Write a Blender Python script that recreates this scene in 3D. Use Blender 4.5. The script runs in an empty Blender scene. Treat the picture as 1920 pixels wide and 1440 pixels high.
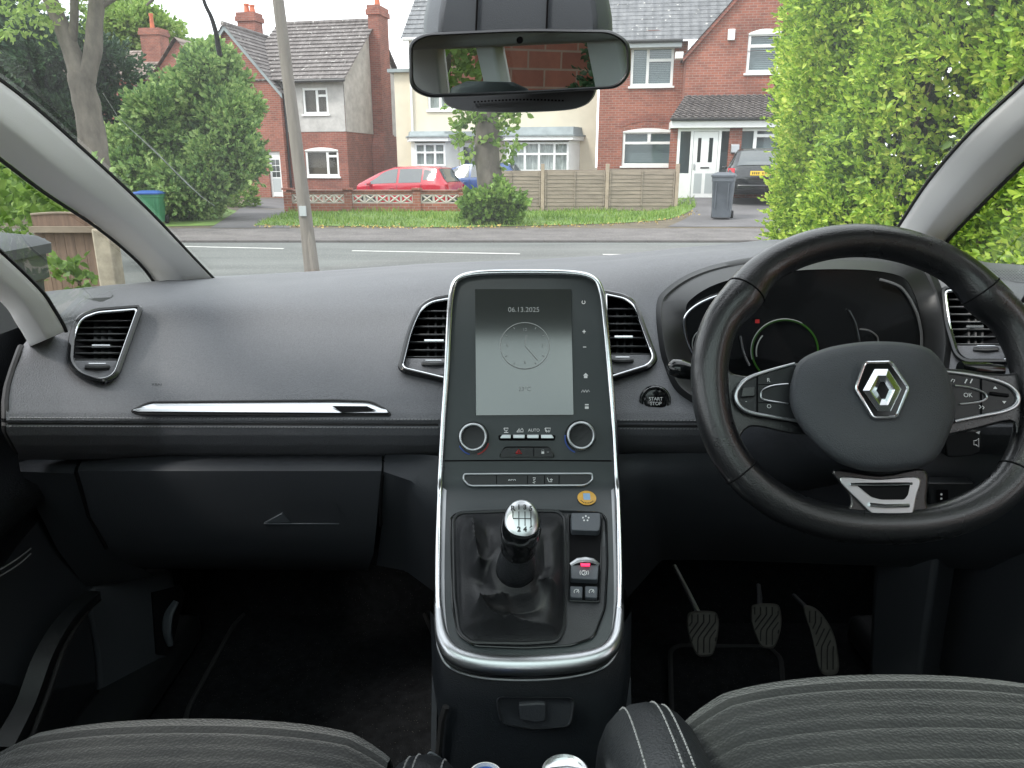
import bpy, bmesh, math, random
import numpy as np
from mathutils import Vector, Matrix, noise

R = math.radians
C = bpy.context.scene.collection
sc = bpy.context.scene
random.seed(7)

# ------------------------------------------------------------------ camera, sky, sun, exposure
CAMZ, PITCH, FPX = 1.30, R(16.3), 1400.0
cd = bpy.data.cameras.new('camera')
cam = bpy.data.objects.new('camera', cd); C.objects.link(cam)
cam.location = (0, 0, CAMZ); cam.rotation_euler = (R(90) - PITCH, 0, 0)
cd.sensor_width = 36; cd.lens = FPX / 1920 * 36
cd.clip_start = 0.01; cd.clip_end = 2000
sc.camera = cam

SUN_EL, SUN_AZ = R(50), R(236)      # azimuth clockwise from +Y: the sun is behind the car, to the left
world = bpy.data.worlds.new('World'); sc.world = world; world.use_nodes = True
nt = world.node_tree; nt.nodes.clear()
wo = nt.nodes.new('ShaderNodeOutputWorld'); bg = nt.nodes.new('ShaderNodeBackground')
sky = nt.nodes.new('ShaderNodeTexSky'); sky.sky_type = 'NISHITA'; sky.sun_disc = False
sky.sun_elevation = SUN_EL; sky.sun_rotation = SUN_AZ
tc = nt.nodes.new('ShaderNodeTexCoord')
mp = nt.nodes.new('ShaderNodeMapping'); mp.inputs['Scale'].default_value = (1.6, 1.6, 4.5)
nz = nt.nodes.new('ShaderNodeTexNoise'); nz.inputs['Scale'].default_value = 2.2; nz.inputs['Detail'].default_value = 7
cr = nt.nodes.new('ShaderNodeValToRGB')
cr.color_ramp.elements[0].position = 0.30; cr.color_ramp.elements[0].color = (0.62, 0.62, 0.62, 1)
cr.color_ramp.elements[1].position = 0.58; cr.color_ramp.elements[1].color = (1, 1, 1, 1)
mx = nt.nodes.new('ShaderNodeMix'); mx.data_type = 'RGBA'
mx.inputs['B'].default_value = (11.0, 11.4, 11.8, 1)
nt.links.new(tc.outputs['Generated'], mp.inputs['Vector']); nt.links.new(mp.outputs['Vector'], nz.inputs['Vector'])
nt.links.new(nz.outputs['Fac'], cr.inputs['Fac']); nt.links.new(cr.outputs['Color'], mx.inputs['Factor'])
nt.links.new(sky.outputs['Color'], mx.inputs['A']); nt.links.new(mx.outputs['Result'], bg.inputs['Color'])
bg.inputs['Strength'].default_value = 0.11
nt.links.new(bg.outputs['Background'], wo.inputs['Surface'])

ld = bpy.data.lights.new('sun', 'SUN'); ld.energy = 1.5; ld.angle = R(12); ld.color = (1, 0.95, 0.88)
so = bpy.data.objects.new('sun', ld); C.objects.link(so)
sd = Vector((math.sin(SUN_AZ) * math.cos(SUN_EL), math.cos(SUN_AZ) * math.cos(SUN_EL), math.sin(SUN_EL)))
so.rotation_euler = sd.to_track_quat('Z', 'Y').to_euler(); so.location = (0, -6, 12)

sc.view_settings.view_transform = 'Standard'; sc.view_settings.look = 'None'
sc.view_settings.exposure = 1.1; sc.view_settings.gamma = 1.0; sc.view_settings.use_curve_mapping = False
sc.render.engine = 'CYCLES'
sc.cycles.use_denoising = True
sc.cycles.max_bounces = 10; sc.cycles.diffuse_bounces = 5; sc.cycles.glossy_bounces = 5
sc.cycles.transparent_max_bounces = 16; sc.cycles.transmission_bounces = 6
sc.cycles.sample_clamp_indirect = 6.0; sc.cycles.caustics_reflective = False; sc.cycles.caustics_refractive = False

# ------------------------------------------------------------------ measuring: a sight line of the photograph -> a point at a real distance
CO = Vector((0, 0, CAMZ)); ST, CT = math.sin(PITCH), math.cos(PITCH)
def ray(px, py):
    u, v = (px - 960) / FPX, (720 - py) / FPX
    return Vector((u, CT + v * ST, -ST + v * CT))
def at(px, py, Y): d = ray(px, py); return CO + d * (Y / d.y)
def ata(px, py, a): return CO + ray(px, py) * a
def onplane(px, py, P, n):
    d = ray(px, py); return CO + d * ((P - CO).dot(n) / d.dot(n))
def sstep(a, b, x): t = min(1, max(0, (x - a) / (b - a))); return t * t * (3 - 2 * t)
def gz(x, y):
    z = 0.035 * sstep(13.30, 13.34, y)
    z += 0.30 * sstep(17.5, 23.5, y) * sstep(4.0, 5.5, x)
    z -= 0.22 * sstep(23.4, 25.2, y) * sstep(-10, -7, x) * (1 - sstep(2.5, 4.0, x))
    return z
def gp(px, py):
    z = 0.0
    for _ in range(30):
        p = onplane(px, py, Vector((0, 0, z)), Vector((0, 0, 1))); z = 0.5 * z + 0.5 * gz(p.x, p.y)
    return Vector((p.x, p.y, gz(p.x, p.y)))
def gpf(px, py, z=0.035): return onplane(px, py, Vector((0, 0, z)), Vector((0, 0, 1)))
def interp(x, xs, ys): return float(np.interp(x, xs, ys))

# ------------------------------------------------------------------ materials
MT = {}
def nodes_of(name):
    m = bpy.data.materials.new(name); m.use_nodes = True
    t = m.node_tree; b = t.nodes['Principled BSDF']; MT[name] = m
    return m, t, b
def N(t, kind, **kw):
    n = t.nodes.new(kind)
    for k, v in kw.items():
        if hasattr(n, k): setattr(n, k, v)
        else: n.inputs[k.replace('_', ' ').title() if k.replace('_', ' ').title() in n.inputs else k].default_value = v
    return n
def ramp(t, fac, stops):
    r = t.nodes.new('ShaderNodeValToRGB'); e = r.color_ramp.elements
    while len(e) < len(stops): e.new(0.5)
    for k, (p, c) in enumerate(stops): e[k].position = p; e[k].color = (*c, 1)
    t.links.new(fac, r.inputs['Fac']); return r.outputs['Color']
def objco(t, scale=(1, 1, 1)):
    a = t.nodes.new('ShaderNodeTexCoord'); m = t.nodes.new('ShaderNodeMapping'); m.inputs['Scale'].default_value = scale
    t.links.new(a.outputs['Object'], m.inputs['Vector']); return m.outputs['Vector']
def bump(t, b, h, strength, dist=0.01):
    n = t.nodes.new('ShaderNodeBump'); n.inputs['Strength'].default_value = strength; n.inputs['Distance'].default_value = dist
    t.links.new(h, n.inputs['Height'])
    b0 = b.inputs['Normal']
    if b0.is_linked: t.links.new(b0.links[0].from_socket, n.inputs['Normal'])
    t.links.new(n.outputs['Normal'], b0)
def mat(name, col, rough=0.5, metal=0.0, spec=0.5, grain=None, vary=None, emit=None, coat=0.0, rvary=None):
    m, t, b = nodes_of(name)
    b.inputs['Base Color'].default_value = (*col, 1); b.inputs['Roughness'].default_value = rough
    b.inputs['Metallic'].default_value = metal; b.inputs['Specular IOR Level'].default_value = spec
    b.inputs['Coat Weight'].default_value = coat; b.inputs['Coat Roughness'].default_value = 0.06
    if vary:                                    # (scale, amount): soft wear and dirt of its own shape
        n = N(t, 'ShaderNodeTexNoise'); n.inputs['Scale'].default_value = vary[0]; n.inputs['Detail'].default_value = 8
        n.inputs['Roughness'].default_value = 0.62
        t.links.new(objco(t, vary[2] if len(vary) > 2 else (1, 1, 1)), n.inputs['Vector'])
        a = vary[1]
        col_o = ramp(t, n.outputs['Fac'], [(0.28, tuple(c * (1 - a) for c in col)), (0.72, tuple(min(1, c * (1 + a)) for c in col))])
        t.links.new(col_o, b.inputs['Base Color'])
    if rvary:
        n = N(t, 'ShaderNodeTexNoise'); n.inputs['Scale'].default_value = rvary[0]; n.inputs['Detail'].default_value = 6
        t.links.new(objco(t), n.inputs['Vector'])
        q = N(t, 'ShaderNodeMapRange'); q.inputs['From Min'].default_value = 0.3; q.inputs['From Max'].default_value = 0.7
        q.inputs['To Min'].default_value = rough - rvary[1]; q.inputs['To Max'].default_value = rough + rvary[1]
        t.links.new(n.outputs['Fac'], q.inputs['Value']); t.links.new(q.outputs['Result'], b.inputs['Roughness'])
    if grain:                                   # (scale, strength)
        n = N(t, 'ShaderNodeTexNoise'); n.inputs['Scale'].default_value = grain[0]; n.inputs['Detail'].default_value = 3
        t.links.new(objco(t), n.inputs['Vector']); bump(t, b, n.outputs['Fac'], grain[1], 0.002)
    if emit:
        b.inputs['Emission Color'].default_value = (*emit[0], 1); b.inputs['Emission Strength'].default_value = emit[1]
    return m
def specks(name, scale, thresh, col, fac=0.6):
    """scattered dust and grit over a material's own colour"""
    t = MT[name].node_tree; b = t.nodes['Principled BSDF']; i = b.inputs['Base Color']
    x = t.nodes.new('ShaderNodeMix'); x.data_type = 'RGBA'; x.inputs['B'].default_value = (*col, 1)
    if i.is_linked: t.links.new(i.links[0].from_socket, x.inputs['A'])
    else: x.inputs['A'].default_value = i.default_value
    n = t.nodes.new('ShaderNodeTexVoronoi'); n.inputs['Scale'].default_value = scale; t.links.new(objco(t), n.inputs['Vector'])
    q = t.nodes.new('ShaderNodeMapRange'); q.inputs['From Min'].default_value = thresh; q.inputs['From Max'].default_value = thresh * 0.5; q.inputs['To Max'].default_value = fac
    t.links.new(n.outputs['Distance'], q.inputs['Value']); t.links.new(q.outputs['Result'], x.inputs['Factor']); t.links.new(x.outputs['Result'], i)
def glassmat(name, tint, f0=0.045, rough=0.0, dim=1.0, gl=(1, 1, 1), dust=0.0):
    m = bpy.data.materials.new(name); m.use_nodes = True; t = m.node_tree; t.nodes.clear(); MT[name] = m
    o = t.nodes.new('ShaderNodeOutputMaterial'); tr = t.nodes.new('ShaderNodeBsdfTransparent'); g = t.nodes.new('ShaderNodeBsdfGlossy')
    tr.inputs['Color'].default_value = (*[c * dim for c in tint], 1); g.inputs['Roughness'].default_value = rough; g.inputs['Color'].default_value = (*gl, 1)
    lw = t.nodes.new('ShaderNodeLayerWeight'); lw.inputs['Blend'].default_value = 0.5
    p = t.nodes.new('ShaderNodeMath'); p.operation = 'POWER'; p.inputs[1].default_value = 5
    q = t.nodes.new('ShaderNodeMath'); q.operation = 'MULTIPLY_ADD'; q.inputs[1].default_value = 1 - f0; q.inputs[2].default_value = f0
    x = t.nodes.new('ShaderNodeMixShader')
    t.links.new(lw.outputs['Facing'], p.inputs[0]); t.links.new(p.outputs[0], q.inputs[0]); t.links.new(q.outputs[0], x.inputs[0])
    t.links.new(tr.outputs[0], x.inputs[1]); t.links.new(g.outputs[0], x.inputs[2]); t.links.new(x.outputs[0], o.inputs['Surface'])
    if dust:                                    # dust-like film added to lay a pale veil of haze over the view
        df = t.nodes.new('ShaderNodeBsdfTranslucent'); df.inputs['Color'].default_value = (0.9, 0.92, 0.92, 1); y = t.nodes.new('ShaderNodeMixShader')
        n = t.nodes.new('ShaderNodeTexNoise'); n.inputs['Scale'].default_value = 3.0; n.inputs['Detail'].default_value = 8; t.links.new(objco(t), n.inputs['Vector'])
        k = t.nodes.new('ShaderNodeMapRange'); k.inputs['From Min'].default_value = 0.3; k.inputs['From Max'].default_value = 0.7; k.inputs['To Min'].default_value = dust * 0.6; k.inputs['To Max'].default_value = dust * 1.4
        t.links.new(n.outputs['Fac'], k.inputs['Value']); t.links.new(k.outputs['Result'], y.inputs[0]); t.links.new(x.outputs[0], y.inputs[1]); t.links.new(df.outputs[0], y.inputs[2]); t.links.new(y.outputs[0], o.inputs['Surface'])
    return m
def brickmat(name, c1, c2, mortar, bw=0.225, rh=0.075, ms=0.007):
    m, t, b = nodes_of(name)
    a = t.nodes.new('ShaderNodeTexCoord'); s = t.nodes.new('ShaderNodeSeparateXYZ'); k = t.nodes.new('ShaderNodeCombineXYZ'); ad = t.nodes.new('ShaderNodeMath')
    t.links.new(a.outputs['Object'], s.inputs[0]); t.links.new(s.outputs['X'], ad.inputs[0]); t.links.new(s.outputs['Y'], ad.inputs[1])
    t.links.new(ad.outputs[0], k.inputs['X']); t.links.new(s.outputs['Z'], k.inputs['Y'])
    br = t.nodes.new('ShaderNodeTexBrick')
    for q, v in (('Color1', (*c1, 1)), ('Color2', (*c2, 1)), ('Mortar', (*mortar, 1)), ('Scale', 1.0), ('Mortar Size', ms), ('Brick Width', bw), ('Row Height', rh), ('Bias', 0.0)):
        br.inputs[q].default_value = v
    t.links.new(k.outputs[0], br.inputs['Vector'])
    n = t.nodes.new('ShaderNodeTexNoise'); n.inputs['Scale'].default_value = 0.9; n.inputs['Detail'].default_value = 9; n.inputs['Roughness'].default_value = 0.7
    t.links.new(a.outputs['Object'], n.inputs['Vector'])
    g = ramp(t, n.outputs['Fac'], [(0.3, (0.62, 0.6, 0.6)), (0.68, (1.2, 1.15, 1.12))])
    mxx = t.nodes.new('ShaderNodeMix'); mxx.data_type = 'RGBA'; mxx.blend_type = 'MULTIPLY'; mxx.inputs['Factor'].default_value = 1
    t.links.new(br.outputs['Color'], mxx.inputs['A']); t.links.new(g, mxx.inputs['B']); t.links.new(mxx.outputs['Result'], b.inputs['Base Color'])
    b.inputs['Roughness'].default_value = 0.9
    bump(t, b, br.outputs['Fac'], -0.4, 0.01)
    return m
def leafmat(name, stops, trans=0.35, rough=0.45):
    m = bpy.data.materials.new(name); m.use_nodes = True; t = m.node_tree; MT[name] = m
    b = t.nodes['Principled BSDF']; o = t.nodes['Material Output']
    g = t.nodes.new('ShaderNodeNewGeometry')
    n = t.nodes.new('ShaderNodeTexNoise'); n.inputs['Scale'].default_value = 1.3; n.inputs['Detail'].default_value = 3
    t.links.new(objco(t), n.inputs['Vector'])
    ad = t.nodes.new('ShaderNodeMath'); ad.operation = 'MULTIPLY_ADD'; ad.inputs[1].default_value = 0.62
    sb = t.nodes.new('ShaderNodeMath'); sb.operation = 'MULTIPLY_ADD'; sb.inputs[1].default_value = 1.1; sb.inputs[2].default_value = -0.36
    t.links.new(n.outputs['Fac'], sb.inputs[0])
    t.links.new(g.outputs['Random Per Island'], ad.inputs[0]); t.links.new(sb.outputs[0], ad.inputs[2])
    c = ramp(t, ad.outputs[0], stops)
    t.links.new(c, b.inputs['Base Color']); b.inputs['Roughness'].default_value = rough; b.inputs['Specular IOR Level'].default_value = 0.35
    tr = t.nodes.new('ShaderNodeBsdfTranslucent'); t.links.new(c, tr.inputs['Color'])
    x = t.nodes.new('ShaderNodeMixShader'); x.inputs[0].default_value = trans
    t.links.new(b.outputs[0], x.inputs[1]); t.links.new(tr.outputs[0], x.inputs[2]); t.links.new(x.outputs[0], o.inputs['Surface'])
    return m

# ------------------------------------------------------------------ objects
WM = {}
def tag(o, label=None, cat=None, group=None, kind=None):
    if label: o['label'] = label
    if cat: o['category'] = cat
    if group: o['group'] = group
    if kind: o['kind'] = kind
    return o
def thing(name, label, cat, loc=(0, 0, 0), rz=0.0, group=None):
    o = bpy.data.objects.new(name, None); C.objects.link(o); o.empty_display_size = 0.1
    o.location = loc; o.rotation_euler = (0, 0, rz)
    WM[o.name] = Matrix.Translation(Vector(loc)) @ Matrix.Rotation(rz, 4, 'Z')
    return tag(o, label, cat, group)
def copy_tree(o, parent=None):
    c = o.copy(); C.objects.link(c); c.parent = parent
    for ch in [x for x in bpy.data.objects if x.parent == o]: copy_tree(ch, c)
    return c
def root_of(o):
    while o.parent: o = o.parent
    return o
def V(p): return Vector(p)

class MB:
    def __init__(s): s.v = []; s.f = []
    def add(s, vs, fs):
        k = len(s.v); s.v += [Vector(p) for p in vs]; s.f += [tuple(i + k for i in f) for f in fs]; return s
    def box(s, c, d, rot=None):
        x, y, z = (q / 2 for q in d); c = Vector(c)
        vs = [Vector((a, b, e)) for a in (-x, x) for b in (-y, y) for e in (-z, z)]
        if rot: vs = [rot @ p for p in vs]
        return s.add([c + p for p in vs], [(0, 1, 3, 2), (4, 6, 7, 5), (0, 4, 5, 1), (2, 3, 7, 6), (0, 2, 6, 4), (1, 5, 7, 3)])
    def bb(s, lo, hi): return s.box([(a + b) / 2 for a, b in zip(lo, hi)], [b - a for a, b in zip(lo, hi)])
    def prism(s, pts, vec):
        n = len(pts); vec = Vector(vec); pts = [Vector(p) for p in pts]
        return s.add(pts + [p + vec for p in pts], [tuple(range(n))[::-1], tuple(range(n, 2 * n))] + [(i, (i + 1) % n, n + (i + 1) % n, n + i) for i in range(n)])
    def ngon(s, pts): return s.add(pts, [tuple(range(len(pts)))])
    def grid(s, rows, wrap=False, skip=None):
        h, w = len(rows), len(rows[0]); fs = []
        for i in range(h - 1):
            for j in range(w if wrap else w - 1):
                if skip and skip(i, j): continue
                k = (j + 1) % w; fs.append((i * w + j, i * w + k, (i + 1) * w + k, (i + 1) * w + j))
        return s.add([p for r in rows for p in r], fs)
    def loft(s, loops, cap0=False, cap1=False):
        w = len(loops[0]); k = len(s.v); s.grid(loops, wrap=True)
        n = len(loops)
        if cap0: s.f.append(tuple(k + i for i in range(w))[::-1])
        if cap1: s.f.append(tuple(k + (n - 1) * w + i for i in range(w)))
        return s
    def tube(s, path, r, n=8, closed=False, cap=True, flat=1.0, up=None):
        P = [Vector(p) for p in path]; m = len(P)
        rs = r if isinstance(r, (list, tuple)) else [r] * m
        T = []
        for i in range(m):
            a = P[(i - 1) % m] if closed or i else P[0]; b = P[(i + 1) % m] if closed or i < m - 1 else P[-1]
            T.append((b - a).normalized() if (b - a).length > 1e-9 else Vector((0, 0, 1)))
        u = up.copy() if up else (Vector((0, 0, 1)) if abs(T[0].z) < 0.9 else Vector((0, 1, 0)))
        loops = []
        for i in range(m):
            u = ((up if up else u) - T[i] * T[i].dot(up if up else u)).normalized(); w = T[i].cross(u)
            loops.append([P[i] + u * (math.cos(2 * math.pi * k / n) * rs[i] * flat) + w * (math.sin(2 * math.pi * k / n) * rs[i]) for k in range(n)])
        if closed: loops.append(loops[0]); return s.loft(loops)
        return s.loft(loops, cap, cap)
    def lathe(s, prof, n, o, ax, ref=None, caps=True):
        ax = Vector(ax).normalized(); e = ref or (Vector((1, 0, 0)) if abs(ax.x) < 0.9 else Vector((0, 1, 0)))
        e = (e - ax * e.dot(ax)).normalized(); g = ax.cross(e); o = Vector(o)
        return s.loft([[o + ax * h + (e * math.cos(2 * math.pi * k / n) + g * math.sin(2 * math.pi * k / n)) * r for k in range(n)] for r, h in (prof if caps else prof + prof[:1])], caps, caps)
    def build(s, name, m, parent=None, local=False, smooth=40, bevel=0, loc=None, seg=2):
        vs = s.v
        if parent and not local:
            inv = WM[root_of(parent).name].inverted(); vs = [inv @ p for p in vs]
        if loc is not None and not parent: loc = Vector(loc); vs = [p - loc for p in vs]
        me = bpy.data.meshes.new(name); me.from_pydata([tuple(p) for p in vs], [], s.f); me.validate(); me.update()
        bm = bmesh.new(); bm.from_mesh(me); bmesh.ops.remove_doubles(bm, verts=bm.verts, dist=1e-6)
        bmesh.ops.recalc_face_normals(bm, faces=bm.faces); bm.to_mesh(me); bm.free()
        me.materials.append(m)
        o = bpy.data.objects.new(name, me); C.objects.link(o)
        if parent: o.parent = parent
        if loc is not None and not parent: o.location = loc
        if smooth:
            me.shade_smooth()
            me.set_sharp_from_angle(angle=R(smooth))
        if bevel:
            b = o.modifiers.new('bevel', 'BEVEL'); b.width = bevel; b.segments = seg; b.limit_method = 'ANGLE'; b.angle_limit = R(35)
        return o

def spline(pts, n=8, closed=False):
    P = [Vector(p) for p in pts]; m = len(P); out = []
    rng = range(m if closed else m - 1)
    for i in rng:
        g = lambda k: P[k % m] if closed else P[min(max(k, 0), m - 1)]
        a, b, c, d = g(i - 1), g(i), g(i + 1), g(i + 2)
        for k in range(n):
            t = k / n
            out.append(0.5 * ((2 * b) + (c - a) * t + (2 * a - 5 * b + 4 * c - d) * t * t + (3 * b - a - 3 * c + d) * t ** 3))
    if not closed: out.append(P[-1])
    return out
def spl2(pts, n=8, closed=True): return [(p.x, p.y) for p in spline([(a, b, 0) for a, b in pts], n, closed)]
def rpoly(pts, r, n=5):                         # polygon in the plane with rounded corners
    out = []; m = len(pts); rs = r if isinstance(r, (list, tuple)) else [r] * m
    for i in range(m):
        p = Vector((*pts[i], 0)); a = Vector((*pts[i - 1], 0)) - p; b = Vector((*pts[(i + 1) % m], 0)) - p
        q = min(rs[i], a.length * 0.49, b.length * 0.49); A = p + a.normalized() * q; B = p + b.normalized() * q
        for k in range(n + 1):
            t = k / n; o = A * (1 - t) ** 2 + p * 2 * t * (1 - t) + B * t * t; out.append((o.x, o.y))
    return out
def inside(x, y, poly):
    c = False; j = len(poly) - 1
    for i in range(len(poly)):
        if (poly[i][1] > y) != (poly[j][1] > y) and x < (poly[j][0] - poly[i][0]) * (y - poly[i][1]) / (poly[j][1] - poly[i][1]) + poly[i][0]: c = not c
        j = i
    return c
def extent(poly, y):
    xs = []; m = len(poly)
    for i in range(m):
        (x0, y0), (x1, y1) = poly[i], poly[(i + 1) % m]
        if (y0 - y) * (y1 - y) <= 0 and y0 != y1: xs.append(x0 + (x1 - x0) * (y - y0) / (y1 - y0))
    return (min(xs), max(xs)) if xs else None
def centroid(poly): return (sum(p[0] for p in poly) / len(poly), sum(p[1] for p in poly) / len(poly))
def scalep(poly, k, ky=None, c=None):
    cx, cy = c or centroid(poly); ky = k if ky is None else ky
    return [(cx + (x - cx) * k, cy + (y - cy) * ky) for x, y in poly]
def textmesh(name, s, m, parent, o, xd, yd, size, depth=0.0, align='CENTER', bold=0.0, local=False):
    cu = bpy.data.curves.new('lettering', 'FONT'); cu.body = s; cu.size = size; cu.align_x = align; cu.align_y = 'CENTER'; cu.offset = bold
    to = bpy.data.objects.new('lettering', cu); C.objects.link(to)
    dg = bpy.context.evaluated_depsgraph_get(); me = bpy.data.meshes.new_from_object(to.evaluated_get(dg))
    vs = [v.co.copy() for v in me.vertices]; fs = [tuple(p.vertices) for p in me.polygons]
    bpy.data.objects.remove(to); bpy.data.curves.remove(cu); bpy.data.meshes.remove(me)
    o, xd, yd = Vector(o), Vector(xd), Vector(yd)
    b = MB(); b.add([o + xd * p.x + yd * p.y for p in vs], fs)
    if not fs: return None
    return b.build(name, m, parent, local=local, smooth=0)

# ------------------------------------------------------------------ leaves
def unit(a): return a / np.maximum(np.linalg.norm(a, axis=1, keepdims=True), 1e-9)
def sprigs(rng, P, D, L, nl, ll, lw, spread=0.9):
    """P,D: twig bases and directions; every twig carries nl pointed leaves. Returns vertices and faces."""
    n = len(P); D = unit(D)
    A = unit(np.cross(D, rng.normal(size=(n, 3)))); B = np.cross(D, A)
    vs = []
    for k in range(nl):
        f = (k + 0.6) / nl; ang = k * 2.4 + rng.uniform(0, 6.28, n)
        side = A * np.cos(ang)[:, None] + B * np.sin(ang)[:, None]
        sp = spread * (1.15 - 0.8 * f) * rng.uniform(0.7, 1.3, n)
        d = unit(D * np.cos(sp)[:, None] + side * np.sin(sp)[:, None] + rng.normal(size=(n, 3)) * 0.15)
        b = P + D * (L * f * rng.uniform(0.8, 1.2, n))[:, None] if np.ndim(L) else P + D * (L * f) + 0 * P
        l = (ll * rng.uniform(0.7, 1.25, n))[:, None]
        w = unit(np.cross(d, rng.normal(size=(n, 3)) * 0.5 + np.cross(D, side) + 1e-3)); up = np.cross(w, d)
        hw = w * l * lw; fold = up * l * 0.10
        vs.append(np.stack([b, b + d * l * 0.33 + hw * 0.9 + fold, b + d * l * 0.68 + hw * 0.78 + fold * 0.8, b + d * l - up * l * 0.12,
                            b + d * l * 0.68 - hw * 0.78 + fold * 0.8, b + d * l * 0.33 - hw * 0.9 + fold], 1))
    v = np.concatenate(vs, 0); m = len(v); i = np.arange(m)[:, None] * 6
    f = np.concatenate([i + np.array([[0, 1, 2, 3]]), i + np.array([[0, 3, 4, 5]])], 0)
    return v.reshape(-1, 3), f
def leafmesh(name, v, f, m, parent=None, loc=None, kind=None):
    if parent: v = v - np.array(WM[root_of(parent).name].translation)[None]
    elif loc is not None: v = v - np.array(loc)[None]
    me = bpy.data.meshes.new(name); n, k = len(v), f.shape[1]
    me.vertices.add(n); me.vertices.foreach_set('co', v.astype(np.float32).ravel())
    me.loops.add(f.size); me.loops.foreach_set('vertex_index', f.astype(np.int32).ravel())
    me.polygons.add(len(f)); me.polygons.foreach_set('loop_start', np.arange(0, f.size, k, dtype=np.int32))
    me.polygons.foreach_set('loop_total', np.full(len(f), k, dtype=np.int32))
    me.update(calc_edges=True); me.validate(); me.materials.append(m)
    o = bpy.data.objects.new(name, me); C.objects.link(o)
    if parent: o.parent = parent
    elif loc is not None: o.location = loc
    if kind: o['kind'] = kind
    return o
def clump_pts(rng, blobs, n, shell, k, cr):
    c, d = crown_pts(rng, blobs, k, shell); pick = rng.integers(0, len(c), n); e = unit(rng.normal(size=(n, 3))); q = rng.uniform(.55, 1.3, len(c))[pick]
    P = c[pick] + e * (cr * q * rng.random(n) ** .4)[:, None] * np.array([1.15, 1.15, .8]); return P, e * .8 + unit(d)[pick] * .5 + np.array([0, 0, .25])
def crown_pts(rng, blobs, n, shell=0.35):
    bl = np.array(blobs, float); vol = np.prod(bl[:, 3:6], 1) ** 0.67; pick = rng.choice(len(bl), n, p=vol / vol.sum()); b = bl[pick]
    d = unit(rng.normal(size=(n, 3))); r = (1 - shell * rng.random(n) ** 1.6) * rng.uniform(0.9, 1.08, n)
    P = b[:, :3] + d * b[:, 3:6] * r[:, None]
    keep = np.ones(n, bool)                     # drop points deep inside another blob
    for q in bl: keep &= (((P - q[:3]) / q[3:6]) ** 2).sum(1) > 0.42
    D = d * np.array([1, 1, 0.75]) + np.array([0, 0, 0.35]) + rng.normal(size=(n, 3)) * 0.35
    return P[keep], D[keep]
# ------------------------------------------------------------------ the materials
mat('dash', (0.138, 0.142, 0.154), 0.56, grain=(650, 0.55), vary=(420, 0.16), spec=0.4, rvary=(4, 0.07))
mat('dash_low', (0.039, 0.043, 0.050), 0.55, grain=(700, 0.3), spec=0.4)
mat('black_plastic', (0.020, 0.022, 0.024), 0.42, grain=(800, 0.15), spec=0.45)
mat('black_gloss', (0.008, 0.009, 0.010), 0.12, spec=0.5)
mat('slat_black', (0.10, 0.105, 0.11), 0.3, spec=0.6)
mat('void', (0.006, 0.006, 0.007), 0.8, spec=0.1)
mat('chrome', (0.70, 0.72, 0.74), 0.18, metal=1.0, rvary=(30, 0.05))
mat('satin_metal', (0.56, 0.58, 0.60), 0.34, metal=1.0, rvary=(14, 0.06))
mat('brushed', (0.30, 0.31, 0.32), 0.42, metal=0.8, rvary=(20, 0.06))
mat('console_face', (0.034, 0.043, 0.046), 0.40, grain=(900, 0.12), spec=0.5)
mat('deck', (0.024, 0.027, 0.030), 0.45, grain=(900, 0.2), spec=0.45)
mat('leather', (0.017, 0.019, 0.022), 0.42, grain=(420, 0.5), spec=0.5, rvary=(25, 0.1))
mat('gaiter_leather', (0.014, 0.015, 0.017), 0.5, grain=(500, 0.2), spec=0.4)
mat('rim_leather', (0.007, 0.0075, 0.009), 0.30, grain=(600, 0.3), spec=0.7, rvary=(18, 0.06), coat=0.35); MT['rim_leather'].node_tree.nodes['Principled BSDF'].inputs['Coat Roughness'].default_value = 0.13
mat('airbag', (0.060, 0.066, 0.075), 0.5, grain=(900, 0.6), spec=0.45)
mat('mark', (0.02, 0.021, 0.023), 0.6)
mat('stitch', (0.27, 0.27, 0.28), 0.8)
mat('icon', (0.62, 0.64, 0.64), 0.6, emit=((0.8, 0.85, 0.85), 0.05))
mat('icon_dim', (0.30, 0.32, 0.32), 0.6)
mat('screen_text', (0.13, 0.15, 0.15), 0.4, emit=((0.7, 0.76, 0.74), 0.065))
mat('screen', (0.012, 0.015, 0.015), 0.13, spec=0.5, emit=((0.20, 0.25, 0.24), 0.02)); MT['screen'].node_tree.nodes['Principled BSDF'].inputs['IOR'].default_value = 2.3
mat('red_lamp', (0.5, 0.01, 0.03), 0.4, emit=((1.0, 0.03, 0.12), 0.9))
mat('red_print', (0.45, 0.03, 0.03), 0.5)
mat('blue_print', (0.03, 0.09, 0.4), 0.5)
mat('green_lamp', (0.02, 0.07, 0.01), 0.4, emit=((0.12, 0.55, 0.03), 0.012))
mat('pillar_cloth', (0.80, 0.80, 0.79), 0.85, grain=(1200, 0.3), spec=0.2)
mat('headliner', (0.55, 0.55, 0.54), 0.9, spec=0.1)
mat('rubber', (0.012, 0.012, 0.013), 0.7)
mat('pedal_rubber', (0.12, 0.115, 0.103), 0.8, vary=(40, 0.25))
mat('pedal_groove', (0.03, 0.03, 0.03), 0.9)
mat('console_low', (0.009, 0.0115, 0.015), 0.55, grain=(700, 0.3), spec=0.35)
mat('carpet', (0.013, 0.014, 0.016), 0.95, grain=(500, 0.9), vary=(60, 0.45), spec=0.1)
mat('mat_edge', (0.030, 0.030, 0.032), 0.8)
mat('sticker_gold', (0.72, 0.40, 0.06), 0.4, vary=(120, 0.12))
mat('sticker_blue', (0.25, 0.42, 0.62), 0.4)
mat('white_plastic', (0.72, 0.72, 0.70), 0.35)
mat('can_metal', (0.78, 0.79, 0.80), 0.28, metal=1.0)
mat('blue_paint', (0.02, 0.10, 0.42), 0.3)
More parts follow.
